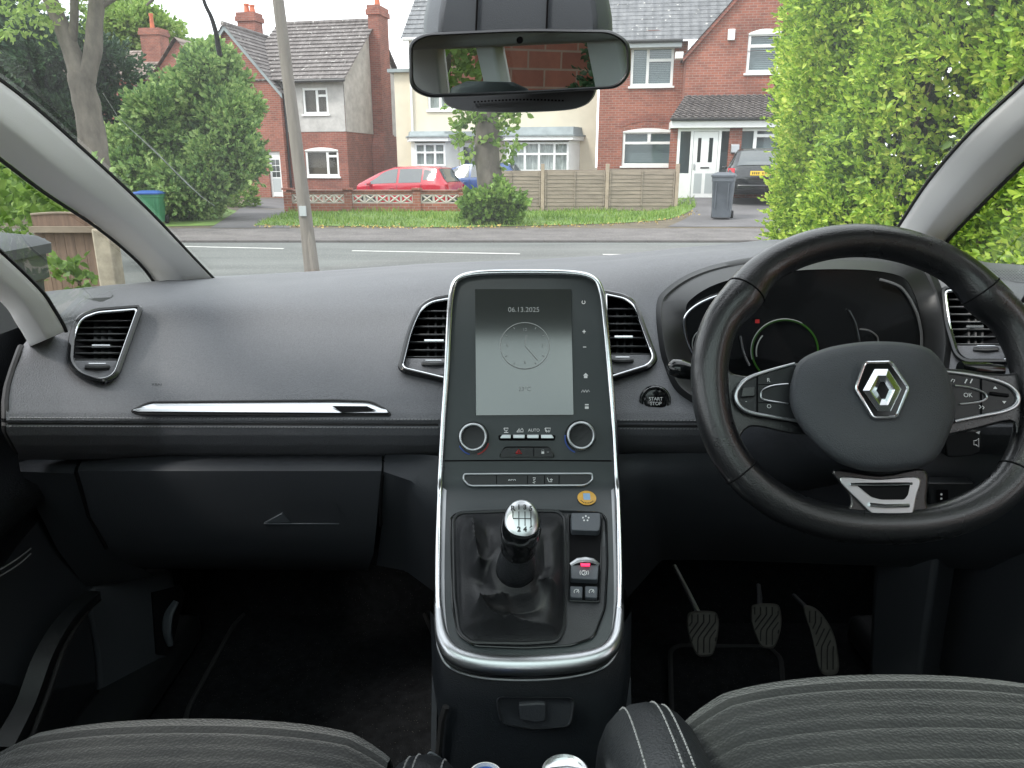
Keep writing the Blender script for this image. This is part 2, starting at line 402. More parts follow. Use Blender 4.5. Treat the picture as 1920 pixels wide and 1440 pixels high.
mat('lamp_bulb', (0.4, 0.4, 0.4), 0.4)
# seat cloth: fine weave
m, t, b = nodes_of('seat_cloth')
w = N(t, 'ShaderNodeTexVoronoi'); w.inputs['Scale'].default_value = 330; t.links.new(objco(t), w.inputs['Vector'])
n = N(t, 'ShaderNodeTexNoise'); n.inputs['Scale'].default_value = 9; n.inputs['Detail'].default_value = 9; n.inputs['Roughness'].default_value = 0.7; t.links.new(objco(t), n.inputs['Vector'])
t.links.new(ramp(t, n.outputs['Fac'], [(0.3, (0.021, 0.0225, 0.0245)), (0.72, (0.038, 0.039, 0.039))]), b.inputs['Base Color'])
b.inputs['Roughness'].default_value = 0.95; b.inputs['Sheen Weight'].default_value = 0.25; b.inputs['Specular IOR Level'].default_value = 0.15
bump(t, b, w.outputs['Distance'], 0.5, 0.002)
glassmat('windscreen_glass', (0.965, 0.985, 0.975), 0.05, dust=0.013)
glassmat('side_glass', (0.95, 0.975, 0.96), 0.03, gl=(0.45, 0.45, 0.45))
mat('hood_inner', (0.010, 0.011, 0.012), 0.5)
glassmat('roof_glass', (0.86, 0.92, 0.89), 0.05)
glassmat('cluster_glass', (0.9, 0.92, 0.92), 0.05)
m = bpy.data.materials.new('mirror_glass'); m.use_nodes = True; t = m.node_tree; t.nodes.clear(); MT['mirror_glass'] = m
o_ = t.nodes.new('ShaderNodeOutputMaterial'); g_ = t.nodes.new('ShaderNodeBsdfGlossy'); g_.inputs['Roughness'].default_value = 0.0; g_.inputs['Color'].default_value = (0.50, 0.535, 0.55, 1)
t.links.new(g_.outputs[0], o_.inputs['Surface'])
mat('mirror_shell', (0.035, 0.038, 0.042), 0.45, grain=(900, 0.2))
mat('mount_grey', (0.085, 0.096, 0.11), 0.5, grain=(900, 0.2))
# outside
brickmat('brick_red', (0.330, 0.112, 0.074), (0.225, 0.078, 0.056), (0.30, 0.235, 0.20))
brickmat('brick_dark', (0.30, 0.098, 0.068), (0.21, 0.07, 0.053), (0.26, 0.195, 0.165))
brickmat('sandstone', (0.42, 0.15, 0.10), (0.30, 0.10, 0.07), (0.40, 0.28, 0.22), 0.42, 0.2, 0.012)
mat('pebbledash', (0.46, 0.445, 0.43), 0.95, grain=(45, 1.0), vary=(2.2, 0.24))
mat('cream_render', (0.66, 0.60, 0.48), 0.9, grain=(35, 0.4), vary=(0.9, 0.1))
mat('upvc', (0.80, 0.81, 0.80), 0.35, vary=(3, 0.05))
mat('fascia_grey', (0.42, 0.45, 0.46), 0.6)
mat('lead', (0.25, 0.29, 0.30), 0.6, vary=(3, 0.2))
mat('pane', (0.03, 0.04, 0.042), 0.05, spec=1.0)
mat('blind', (0.20, 0.25, 0.27), 0.7)
mat('net', (0.55, 0.56, 0.56), 0.8, vary=(9, 0.35, (6, 6, 0.3)))
mat('dark_room', (0.10, 0.075, 0.055), 0.8)
mat('clay', (0.55, 0.16, 0.08), 0.8, vary=(4, 0.2))
mat('gutter', (0.03, 0.03, 0.032), 0.5)
def roofmat(name, c, dark, light, speck):
    m, t, b = nodes_of(name)
    n = N(t, 'ShaderNodeTexNoise'); n.inputs['Scale'].default_value = 2.3; n.inputs['Detail'].default_value = 10; n.inputs['Roughness'].default_value = 0.75; t.links.new(objco(t), n.inputs['Vector'])
    c1 = ramp(t, n.outputs['Fac'], [(0.3, dark), (0.52, c), (0.72, light)])
    n2 = N(t, 'ShaderNodeTexNoise'); n2.inputs['Scale'].default_value = 7; n2.inputs['Detail'].default_value = 5; t.links.new(objco(t), n2.inputs['Vector'])
    f = ramp(t, n2.outputs['Fac'], [(speck, (0, 0, 0)), (speck + 0.05, (1, 1, 1))])
    x = t.nodes.new('ShaderNodeMix'); x.data_type = 'RGBA'; x.inputs['B'].default_value = (0.5, 0.49, 0.46, 1)
    t.links.new(f, x.inputs['Factor']); t.links.new(c1, x.inputs['A']); t.links.new(x.outputs['Result'], b.inputs['Base Color']); b.inputs['Roughness'].default_value = 0.9
    wv = N(t, 'ShaderNodeTexWave'); wv.inputs['Scale'].default_value = 1.05; t.links.new(objco(t), wv.inputs['Vector']); bump(t, b, wv.outputs['Fac'], 0.8, 0.05)
    return m
roofmat('roof_tile', (0.168, 0.150, 0.145), (0.095, 0.083, 0.080), (0.24, 0.22, 0.215), 0.64)
roofmat('roof_slate', (0.17, 0.175, 0.185), (0.11, 0.115, 0.12), (0.25, 0.255, 0.26), 0.66)
roofmat('roof_brown', (0.21, 0.165, 0.14), (0.12, 0.09, 0.08), (0.33, 0.27, 0.24), 0.68)
roofmat('porch_tile', (0.13, 0.115, 0.11), (0.07, 0.06, 0.058), (0.2, 0.18, 0.17), 0.75)
mat('asphalt', (0.118, 0.125, 0.119), 0.9, grain=(60, 0.5), vary=(0.8, 0.26, (0.35, 1.6, 1)))
mat('pavement_mat', (0.118, 0.108, 0.105), 0.9, grain=(40, 0.5), vary=(1.6, 0.36))
mat('tarmac_drive', (0.118, 0.113, 0.116), 0.9, grain=(50, 0.5), vary=(0.8, 0.25))
mat('kerb_stone', (0.115, 0.106, 0.103), 0.9, vary=(3, 0.2))
mat('road_paint', (0.46, 0.46, 0.44), 0.8, vary=(6, 0.2))
mat('soil', (0.11, 0.09, 0.06), 0.95, vary=(2, 0.35))
mat('lawn', (0.12, 0.20, 0.04), 0.9, vary=(2.5, 0.3))
leafmat('blade', [(0.05, (0.09, 0.17, 0.025)), (0.6, (0.19, 0.32, 0.05)), (0.95, (0.36, 0.41, 0.11))], 0.3)
leafmat('hedge_leaf', [(0.12, (0.07, 0.15, 0.022)), (0.38, (0.28, 0.47, 0.055)), (0.64, (0.54, 0.73, 0.10)), (0.95, (0.76, 0.81, 0.18))], 0.42, 0.36)
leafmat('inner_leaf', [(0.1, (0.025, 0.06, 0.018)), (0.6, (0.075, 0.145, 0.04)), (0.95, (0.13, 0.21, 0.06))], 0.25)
leafmat('dark_leaf', [(0.1, (0.022, 0.055, 0.030)), (0.6, (0.055, 0.11, 0.052)), (0.95, (0.09, 0.155, 0.07))], 0.2)
leafmat('shrub_leaf', [(0.1, (0.075, 0.155, 0.058)), (0.5, (0.25, 0.40, 0.125)), (0.9, (0.50, 0.63, 0.24))], 0.28)
leafmat('pale_leaf', [(0.1, (0.16, 0.28, 0.06)), (0.6, (0.31, 0.46, 0.11)), (0.95, (0.46, 0.58, 0.18))], 0.35)
leafmat('bush_leaf', [(0.1, (0.09, 0.18, 0.035)), (0.6, (0.22, 0.36, 0.07)), (0.95, (0.36, 0.48, 0.13))], 0.35)
leafmat('fallen', [(0.1, (0.35, 0.24, 0.06)), (0.9, (0.6, 0.45, 0.14))], 0.1)
mat('bark', (0.135, 0.12, 0.10), 0.95, grain=(9, 1.0), vary=(3.5, 0.5, (1, 1, 0.45)))
mat('twig', (0.16, 0.12, 0.075), 0.9, vary=(5, 0.3))
mat('pole_wood', (0.185, 0.165, 0.145), 0.9, vary=(4, 0.25, (3, 3, 0.25)), grain=(20, 0.4))
mat('fence_wood', (0.25, 0.205, 0.165), 0.9, vary=(3, 0.3, (0.6, 2, 6)), grain=(30, 0.4))
mat('post_wood', (0.38, 0.30, 0.235), 0.9, vary=(4, 0.2))
mat('gate_wood', (0.20, 0.135, 0.10), 0.9, vary=(6, 0.4, (8, 8, 0.6)))
mat('gate_pale', (0.27, 0.22, 0.17), 0.9, vary=(5, 0.3))
mat('concrete', (0.42, 0.37, 0.29), 0.95, vary=(14, 0.35), grain=(60, 0.7))
mat('block_white', (0.50, 0.46, 0.42), 0.9, vary=(5, 0.2))
mat('bin_grey', (0.055, 0.062, 0.068), 0.5, vary=(4, 0.2), grain=(200, 0.15))
mat('bin_grey_far', (0.085, 0.098, 0.115), 0.5, vary=(4, 0.2))
mat('bin_green', (0.045, 0.20, 0.10), 0.5, vary=(4, 0.15))
mat('bin_blue', (0.03, 0.10, 0.36), 0.5)
mat('paint_red', (0.42, 0.010, 0.028), 0.25, coat=0.8)
mat('paint_blue', (0.02, 0.065, 0.21), 0.25, coat=0.8)
mat('paint_black', (0.010, 0.012, 0.014), 0.2, coat=0.9)
mat('car_glass', (0.03, 0.04, 0.042), 0.05, spec=0.5); MT['car_glass'].node_tree.nodes['Principled BSDF'].inputs['IOR'].default_value = 2.3
mat('tail_red', (0.5, 0.01, 0.02), 0.2, coat=0.6)
mat('plate_yellow', (0.75, 0.50, 0.04), 0.5)
mat('plate_ink', (0.02, 0.02, 0.02), 0.6)
specks('asphalt', 26, 0.30, (0.30, 0.30, 0.29), 0.5); specks('pavement_mat', 18, 0.28, (0.33, 0.30, 0.26), 0.6); specks('carpet', 190, 0.10, (0.30, 0.28, 0.25), 0.8); specks('dash', 150, 0.035, (0.5, 0.5, 0.5), 0.5); specks('console_low', 120, 0.03, (0.35, 0.34, 0.33), 0.6); specks('seat_cloth', 60, 0.03, (0.4, 0.4, 0.38), 0.5)
mat('tyre', (0.015, 0.015, 0.016), 0.85)
mat('wheel_alloy', (0.5, 0.5, 0.52), 0.3, metal=0.9)
mat('signal_glass', (0.8, 0.85, 0.82), 0.2)
# ------------------------------------------------------------------ the car we sit in: shell, glass, doors
XC = 0.025                                         # the car's own centre line
car = thing('car', 'interior shell of the parked car, with pale cloth roof pillars and wide windscreen', 'car', (XC, 0, 0.0))
def mir(p): return Vector((2 * XC - p.x, p.y, p.z))
def pillar(st, inner, top, name='pillar'):
    loops = []
    fine = spline([(*a, Y) for a, b, Y in st], 5); fb = spline([(*b, Y) for a, b, Y in st], 5)
    for a, b in zip(fine, fb):
        A, B = at(a.x, a.y, a.z), at(b.x, b.y, a.z - 0.02)
        w = (B - A); ax = (CO - A.lerp(B, .5)).normalized(); t = w.length
        loops.append([A, A + w * 0.02 + ax * t * 0.07, A + w * 0.14 + ax * t * 0.17, A + w * 0.38 + ax * t * 0.33, A + w * 0.50 + ax * t * 0.40, A + w * 0.57 + ax * t * 0.405, A + w * 0.80 + ax * t * 0.18, B + ax * t * 0.03, B - ax * 0.03, A + w * 0.5 - ax * 0.06, A - ax * 0.03])
    cen = sum(loops[-1], Vector()) / len(loops[-1]); d = Vector((XC - top[0] if inner > 0 else XC + top[0], top[1], top[2])) - cen
    for k in (0.5, 1.0): loops.append([p + d * k for p in loops[-1 if k < 1 else -2]])
    return MB().loft(loops, True, True).build(name, MT['pillar_cloth'], car, smooth=60), loops
STL = [((416, 540), (300, 540), 1.56), ((362, 484), (262, 490), 1.47), ((270, 388), (184, 424), 1.34), ((150, 277), (84, 357), 1.18), ((20, 166), (-24, 276), 1.04), ((-120, 75), (-165, 190), 0.92), ((-330, -50), (-400, 80), 0.78)]
STR = [((1640, 495), (1735, 515), 1.50), ((1686, 426), (1770, 455), 1.42), ((1742, 341), (1832, 388), 1.30), ((1820, 250), (1920, 301), 1.16), ((1920, 156), (2012, 222), 1.04), ((2030, 50), (2130, 140), 0.92), ((2250, -80), (2330, 20), 0.78)]
_, LL = pillar(STL, 0.8, (.63, .60, 1.53)); _, LR = pillar(STR, -0.8, (.63, .60, 1.53))
# black rubber seal along the glass edge of each front pillar
LL, LR = LL[:31], LR[:31]
for L, sg in ((LL, 1), (LR, -1)):
    MB().tube([l[0] + Vector((0.001 * sg, 0.003, -0.001)) for l in L], 0.0032, 6).build('seal', MT['rubber'], car)
    MB().tube([l[7] + Vector((-0.003 * sg, 0.0, -0.002)) for l in L], 0.003, 6).build('seal', MT['rubber'], car)
STQ = [((121, 622), (56, 650), 0.975), ((116, 610), (51, 640), 0.968), ((98, 580), (30, 606), 0.95), ((72, 543), (2, 567), 0.93), ((0, 474), (-76, 512), 0.89), ((-130, 360), (-215, 410), 0.83), ((-330, 190), (-430, 250), 0.75)]
STQR = [((2010 - a[0], a[1]), (2010 - b[0], b[1]), y) for a, b, y in STQ]
_, LQ = pillar(STQ, 0.8, (.665, .42, 1.50)); _, LQR = pillar(STQR, -0.8, (.665, .42, 1.50))
for L, sg in ((LQ, 1), (LQR, -1)):
    MB().tube([l[0] + Vector((0.001 * sg, 0.002, 0.0)) for l in L], 0.0026, 6).build('seal', MT['rubber'], car)
rows = []
for a, b in zip(LL, LR):
    A, B = a[0] + Vector((-0.02, 0.01, 0)), b[0] + Vector((0.02, 0.01, 0)); row = []
    for k in range(25):
        t = k / 24; p = A.lerp(B, t); s = 4 * t * (1 - t); row.append(p + Vector((0, 0.15 * s, 0.045 * s)))
    rows.append(row)
WS = rows
windscreen = MB().grid(rows).build('windscreen', MT['windscreen_glass'], car)
# a fine pale streak that runs down the lower left of the windscreen
def on_ws(px, py):
    best = None
    d = ray(px, py)
    for i in range(len(WS) - 1):
        for j in range(24):
            for tri in ((WS[i][j], WS[i][j + 1], WS[i + 1][j + 1]), (WS[i][j], WS[i + 1][j + 1], WS[i + 1][j])):
                n = (tri[1] - tri[0]).cross(tri[2] - tri[0])
                if abs(d.dot(n)) < 1e-9: continue
                q = CO + d * ((tri[0] - CO).dot(n) / d.dot(n))
                if all((tri[(k + 1) % 3] - tri[k]).cross(q - tri[k]).dot(n) >= -1e-9 for k in range(3)): return q
    return at(px, py, 1.3)
cp = [(195, 175), (222, 218), (255, 250), (290, 282), (318, 310), (350, 342), (378, 368), (404, 386)]
MB().tube([on_ws(*p) + Vector((0, -0.003, 0)) for p in cp], [0.0003, 0.0003, 0.0006, 0.0012, 0.0008, 0.0012, 0.0006, 0.0003], 5).build('pale_streak', MT['signal_glass'], windscreen)
# quarter lights
for L, Q in ((LL, LQ), (LR, LQR)):
    MB().grid([[a[8], b[0]] for a, b in zip(L[:30], Q[:30])]).build('quarter_window', MT['side_glass'], car)
# roof with its glass panel, side walls, tail, floor, bulkhead
ZR = 1.56
b = MB(); b.bb((XC - 0.62, 0.45, ZR - 0.04), (XC + 0.62, 0.80, ZR)); b.bb((XC - 0.62, -2.3, ZR - 0.04), (XC + 0.62, -1.35, ZR))
b.bb((XC - 0.62, -1.35, ZR - 0.04), (XC - 0.50, 0.45, ZR)); b.bb((XC + 0.50, -1.35, ZR - 0.04), (XC + 0.62, 0.45, ZR)); b.bb((XC - 0.50, -0.52, ZR - 0.045), (XC + 0.50, -0.36, ZR - 0.002))
roof = b.build('roof', MT['headliner'], car, bevel=0.008)
b = MB(); b.bb((XC - 0.51, -1.36, ZR + 0.002), (XC + 0.51, 0.46, ZR + 0.007)); b.build('roof_window', MT['roof_glass'], roof, smooth=0)
for sg in (-1, 1):
    X = lambda v: XC + sg * v
    f = lambda lo, hi: (tuple(min(a, c) for a, c in zip(lo, hi)), tuple(max(a, c) for a, c in zip(lo, hi)))
    d = MB(); d.bb(*f((X(0.735), -2.3, 0.36), (X(0.80), 1.25, 1.02)))
    door = d.build('door', MT['dash_low'], car, bevel=0.01)
    d = MB(); d.bb(*f((X(0.60), -2.3, ZR - 0.09), (X(0.70), 0.84, ZR - 0.001))); d.build('roof_rail', MT['headliner'], car, bevel=0.02)
    for y0, y1, y2, y3 in ((-0.22, -0.06, -0.30, -0.12), (-1.15, -1.0, -1.2, -1.02), (-2.3, -1.9, -2.3, -1.72)):
        d = MB(); q = [(X(0.74), y0, 1.02), (X(0.74), y1, 1.02), (X(0.63), y3, ZR - 0.06), (X(0.63), y2, ZR - 0.06)]
        d.prism(q, (sg * 0.05, 0, 0.01)); d.build('pillar', MT['pillar_cloth'], car, bevel=0.012)
    d = MB(); d.grid([[(X(0.755), y, 1.0), (X(0.745), y, 1.15), (X(0.66), y, ZR - 0.03)] for y in (-2.2, -0.9, 0.2, 0.7)]); d.build('side_window', MT['side_glass'], car)
b = MB(); b.bb((XC - 0.74, -2.34, 0.36), (XC + 0.74, -2.28, 1.02)); b.bb((XC - 0.62, -2.34, ZR - 0.12), (XC + 0.62, -2.28, ZR)); tail = b.build('tailgate', MT['dash_low'], car)
b = MB(); b.ngon([(XC - 0.72, -2.31, 1.0), (XC + 0.72, -2.31, 1.0), (XC + 0.62, -2.31, ZR - 0.1), (XC - 0.62, -2.31, ZR - 0.1)]); b.build('rear_window', MT['side_glass'], tail)
b = MB(); b.bb((XC - 0.78, -2.34, 0.30), (XC + 0.78, 1.55, 0.385)); b.build('floor', MT['carpet'], car)
b = MB(); b.prism([(XC - 0.78, 1.35, 0.38), (XC - 0.78, 1.62, 0.80), (XC - 0.78, 1.75, 0.98), (XC - 0.78, 1.80, 0.30)], (1.56, 0, 0)); b.build('bulkhead', MT['carpet'], car)
# scuttle under the foot of the windscreen and the side closings ahead of the doors
b = MB(); b.bb((XC - 0.80, 1.25, 0.30), (XC - 0.745, 1.80, 1.03)); b.build('wing', MT['black_plastic'], car); b = MB(); b.bb((XC + 0.745, 1.25, 0.30), (XC + 0.80, 1.80, 1.03)); b.build('wing', MT['black_plastic'], car)

# left door card: armrest with stitching, speaker cover; kick panel with the bonnet release
def dcard(px, py, X=-0.70): d = ray(px, py); return CO + d * (X / d.x)
dl = MB(); rows = []
for z0, dx in ((1.06, 0.0), (1.0, 0.012), (0.93, 0.01), (0.885, 0.035), (0.86, 0.055), (0.83, 0.05), (0.80, 0.012), (0.7, 0.0), (0.42, 0.012)):
    rows.append([(XC - 0.735 + dx + 0.012 * math.sin(y * 4), y, z0 + 0.02 * (y - 0.4)) for y in np.linspace(-0.2, 1.22, 12)])
dl.grid(rows); card = dl.build('door_card', MT['leather'], car, smooth=60)
for k in (0, 1):
    pth = spline([dcard(-80 , 1112 + 12 * k, -0.665), dcard(0, 1068 + 12 * k, -0.665), dcard(35, 1046 + 12 * k, -0.67), dcard(58, 1028 + 10 * k, -0.675)], 12)
    b = MB()
    for i in range(0, len(pth) - 1): b.tube([pth[i], pth[i].lerp(pth[i + 1], 0.75)], 0.0010, 5)
    b.build('stitching', MT['stitch'], card)
outer = spline([dcard(px, py, -0.665) for px, py in ((-20, 1400), (28, 1320), (62, 1230), (105, 1160), (160, 1108))], 8)
inn = spline([dcard(px, py, -0.66) for px, py in ((30, 1420), (62, 1330), (96, 1240), (132, 1175), (176, 1128))], 8)
b = MB(); b.grid([outer, [p.lerp(q, 0.35) + Vector((0.02, 0, 0.006)) for p, q in zip(outer, inn)], [p.lerp(q, 0.7) + Vector((0.015, 0, 0)) for p, q in zip(outer, inn)], inn]); b.build('door_pocket', MT['black_plastic'], card, smooth=60)
b = MB(); b.tube(spline([dcard(px, py, -0.655) for px, py in ((52, 1400), (90, 1300), (120, 1215), (160, 1150), (186, 1124))], 8), 0.004, 6); b.build('speaker_rim', MT['mat_edge'], card)
# kick panel
kp = [(166, 1112), (230, 1088), (300, 1073), (322, 1076), (330, 1110), (322, 1200), (312, 1290), (296, 1340), (285, 1420), (170, 1440), (186, 1330), (182, 1230)]
def kick(px, py): u = (px - 160) / 160; return onplane(px, py, Vector((-0.64, 1.18, 0.6)), Vector((0.80, -0.60, 0.15)).normalized())
b = MB(); b.prism([kick(*p) for p in spl2(kp, 4)], (-0.06, 0.05, 0)); kick_o = b.build('kick_panel', MT['dash_low'], car, bevel=0.01, smooth=50)
b = MB(); b.prism([kick(*p) + Vector((0.004, -0.004, 0.001)) for p in ((284, 1112), (338, 1098), (345, 1112), (322, 1205), (312, 1228), (292, 1226))], (-0.01, 0.008, 0)); b.build('release_recess', MT['void'], kick_o)
b = MB(); b.tube(spline([kick(*p) + Vector((0.014, -0.012, 0.004)) for p in ((322, 1124), (308, 1150), (305, 1180), (311, 1206))], 6), [0.006 + 0.004 * math.sin(i / 18 * 3.14) for i in range(19)], 8, flat=0.7); b.build('bonnet_release', MT['mount_grey'], kick_o)
b = MB(); b.bb((XC - 0.74, 0.2, 0.386), (XC - 0.64, 1.3, 0.45)); b.build('door_sill', MT['black_plastic'], car, bevel=0.02); b = MB(); b.bb((XC + 0.64, 0.2, 0.386), (XC + 0.74, 1.3, 0.45)); b.build('door_sill', MT['black_plastic'], car, bevel=0.02)
b = MB(); b.prism([(0.62, 1.10, 0.40), (0.66, 1.02, 0.40), (0.66, 1.04, 0.82), (0.61, 1.16, 0.82)], (0.07, 0.06, 0)); b.build('kick_panel', MT['dash_low'], car, bevel=0.01)

# ------------------------------------------------------------------ dashboard
KN = [-80, 20, 80, 200, 390, 600, 800, 1000, 1160, 1290, 1450, 1700, 1850, 1920, 2100]
SP = [576, 562, 547, 535, 519, 508, 494, 486, 477, 463, 449, 455, 492, 497, 505]
SY = [0.95, 1.05, 1.14, 1.33, 1.60, 1.68, 1.72, 1.73, 1.72, 1.70, 1.62, 1.42, 1.24, 1.16, 1.0]
def drow(k, px):
    s, Y = interp(px, KN, SP), interp(px, KN, SY)
    F = interp(px, [-80, 20, 120, 300, 1700, 1850, 1960, 2100], [0.92, 0.975, 1.022, 1.095, 1.095, 1.045, 0.985, 0.92])
    low = F - 0.138
    tab = [(s, Y), (s + 9, F + (Y - F) * .52 + .03), (s + 24, F + (Y - F) * .22 + .02), (max(s + 44, 568), F + (Y - F) * .085 + .002), (max(s + 80, 618), F), (682, F - .0585), (742, F - .1085),
           (774, F - .131), (788, low), (794, low + .003), (800, low), (816, low + .004), (834, low + .018), (850, low + .04), (862, low + .07)]
    return tab[k]
NR = 15
def dsmooth(rr, px):
    k = int(min(NR - 2, max(0, math.floor(rr)))); t = rr - k
    g = lambda i: drow(min(NR - 1, max(0, i)), px)
    a, b, c, d = g(k - 1), g(k), g(k + 1), g(k + 2)
    def cr(i): return 0.5 * (2 * b[i] + (c[i] - a[i]) * t + (2 * a[i] - 5 * b[i] + 4 * c[i] - d[i]) * t * t + (3 * b[i] - a[i] - 3 * c[i] + d[i]) * t ** 3)
    if k >= 6: return b[0] + (c[0] - b[0]) * t, b[1] + (c[1] - b[1]) * t
    return cr(0), cr(1)
def dY(px, py):
    lo, hi = 0.0, NR - 1.0
    for _ in range(40):
        m = (lo + hi) / 2
        if dsmooth(m, px)[0] < py: lo = m
        else: hi = m
    return dsmooth(lo, px)[1]
def dp(px, py, lift=0.0): return at(px, py, dY(px, py)) + (CO - at(px, py, dY(px, py))).normalized() * lift
VENT = {
    'a': rpoly([(150, 598), (182, 586), (258, 580), (214, 704), (190, 714), (150, 700), (134, 680), (138, 630)], [14, 10, 8, 16, 14, 14, 12, 14]),
    'b': rpoly([(842, 560), (808, 566), (788, 580), (770, 620), (754, 686), (760, 692), (842, 712)], [3, 14, 12, 20, 10, 6, 3]),
    'c': rpoly([(1136, 552), (1174, 560), (1192, 576), (1204, 612), (1226, 672), (1214, 686), (1138, 710)], [3, 12, 12, 20, 10, 10, 3]),
    'd': rpoly([(1772, 546), (1842, 540), (1866, 580), (1884, 640), (1890, 676), (1812, 676), (1796, 664), (1780, 610)], [8, 10, 14, 20, 10, 12, 14, 10]),
}
BINN = spl2([(1242, 572), (1256, 548), (1296, 521), (1350, 502), (1430, 488), (1540, 480), (1650, 482), (1722, 497), (1748, 530), (1764, 585), (1770, 660), (1740, 735), (1600, 775), (1400, 775), (1290, 735), (1256, 680), (1244, 625)], 6)
dash = thing('dashboard', 'dark grey soft dashboard with chrome edged vents, chrome strip and stitched seam', 'dashboard', (XC, 0.95, 0.72))
rows, pxy = [], []
pL = lambda py: interp(py, [530, 567, 606, 640, 655, 700, 730, 760, 810, 850], [20, 42, 70, 56, 40, 24, 15, 11, 12, 34])
for i in range(85):
    r = i / 84 * (NR - 1); row, pr = [], []
    for j in range(211):
        c = j / 210; py0 = dsmooth(r, 20)[0]; l = pL(py0); px = l + (2090 - l) * c
        py, Y = dsmooth(r, px); row.append(at(px, py, Y)); pr.append((px, py))
    rows.append(row); pxy.append(pr)
def skip(i, j):
    a, c = pxy[i][j], pxy[i + 1][j + 1]; m = ((a[0] + c[0]) / 2, (a[1] + c[1]) / 2)
    return any(inside(*m, v) for v in VENT.values()) or inside(*m, BINN)
skirt = [p + Vector((0, 0.06, -0.16)) for p in rows[0]]
skirt2 = [p + Vector((0, 0.12, 0.0)) for p in rows[-1]]
b = MB(); b.grid(rows, skip=skip); b.grid([rows[0], skirt]); b.grid([rows[-1], skirt2])
b.grid([[r[0] for r in rows], [r[0] + Vector((-0.004, 0.05, 0)) for r in rows]])
panel = b.build('dash_panel', MT['dash'], dash, smooth=75)
# dark gap between dash end and left door
b = MB(); b.tube([dp(pL(y) - 3, y, 0.0) + Vector((-0.004, 0.008, 0)) for y in range(654, 851, 7)], 0.0045, 8); b.build('end_seal', MT['rubber'], dash)
# seam: a groove and two rows of stitches
for x0, x1 in ((14, 826), (1158, 1318)):
    b = MB(); b.tube([dp(x, 794 + (x - 14) * .004, -0.001) for x in np.arange(x0, x1, 8)], 0.0022, 6); b.build('seam', MT['rubber'], dash)
    for off in (-9.5, 6.5):
        b = MB(); x = x0 + 4
        while x < x1 - 5:
            y = 793 + (x - 14) * .004 + off; b.tube([dp(x, y, 0.0006), dp(x + 4.4, y - 0.4, 0.0006)], 0.0008, 5); x += 6.6
        b.build('stitching', MT['stitch'], dash)
# chrome strip on the passenger side
strip = rpoly([(250, 769), (282, 756), (630, 753), (694, 755), (724, 769), (730, 775), (640, 775), (258, 772)], [3, 10, 2, 12, 6, 3, 3, 3])
def strip_pt(p, l): return dp(p[0], p[1], l)
so_ = [strip_pt(p, 0.001) for p in strip]; si_ = [strip_pt(p, 0.007) for p in scalep(strip, 0.985, 0.35, (490, 766))]
b = MB(); b.loft([so_, [a.lerp(c, 0.3) + Vector((0, -0.004, 0.001)) for a, c in zip(so_, si_)], si_], False, True)
st_o = b.build('trim_strip', MT['satin_metal'], dash, smooth=35)
b = MB(); b.ngon([dp(x, y, 0.0085) for x, y in ((622, 761), (688, 761.5), (706, 770), (640, 772))]); b.build('strip_inlay', MT['void'], st_o)
b = MB(); b.tube([dp(p[0], p[1] + 1.5, 0.0) for p in scalep(strip, 1.008, 1.22)], 0.0025, 6, closed=True); b.build('strip_seal', MT['rubber'], dash)
textmesh('airbag_mark', 'AIRBAG', MT['mark'], dash, dp(292, 721, 0.0008), dp(302, 721) .__sub__(dp(292, 721)).normalized(), dp(292, 716).__sub__(dp(292, 721)).normalized(), 0.006)

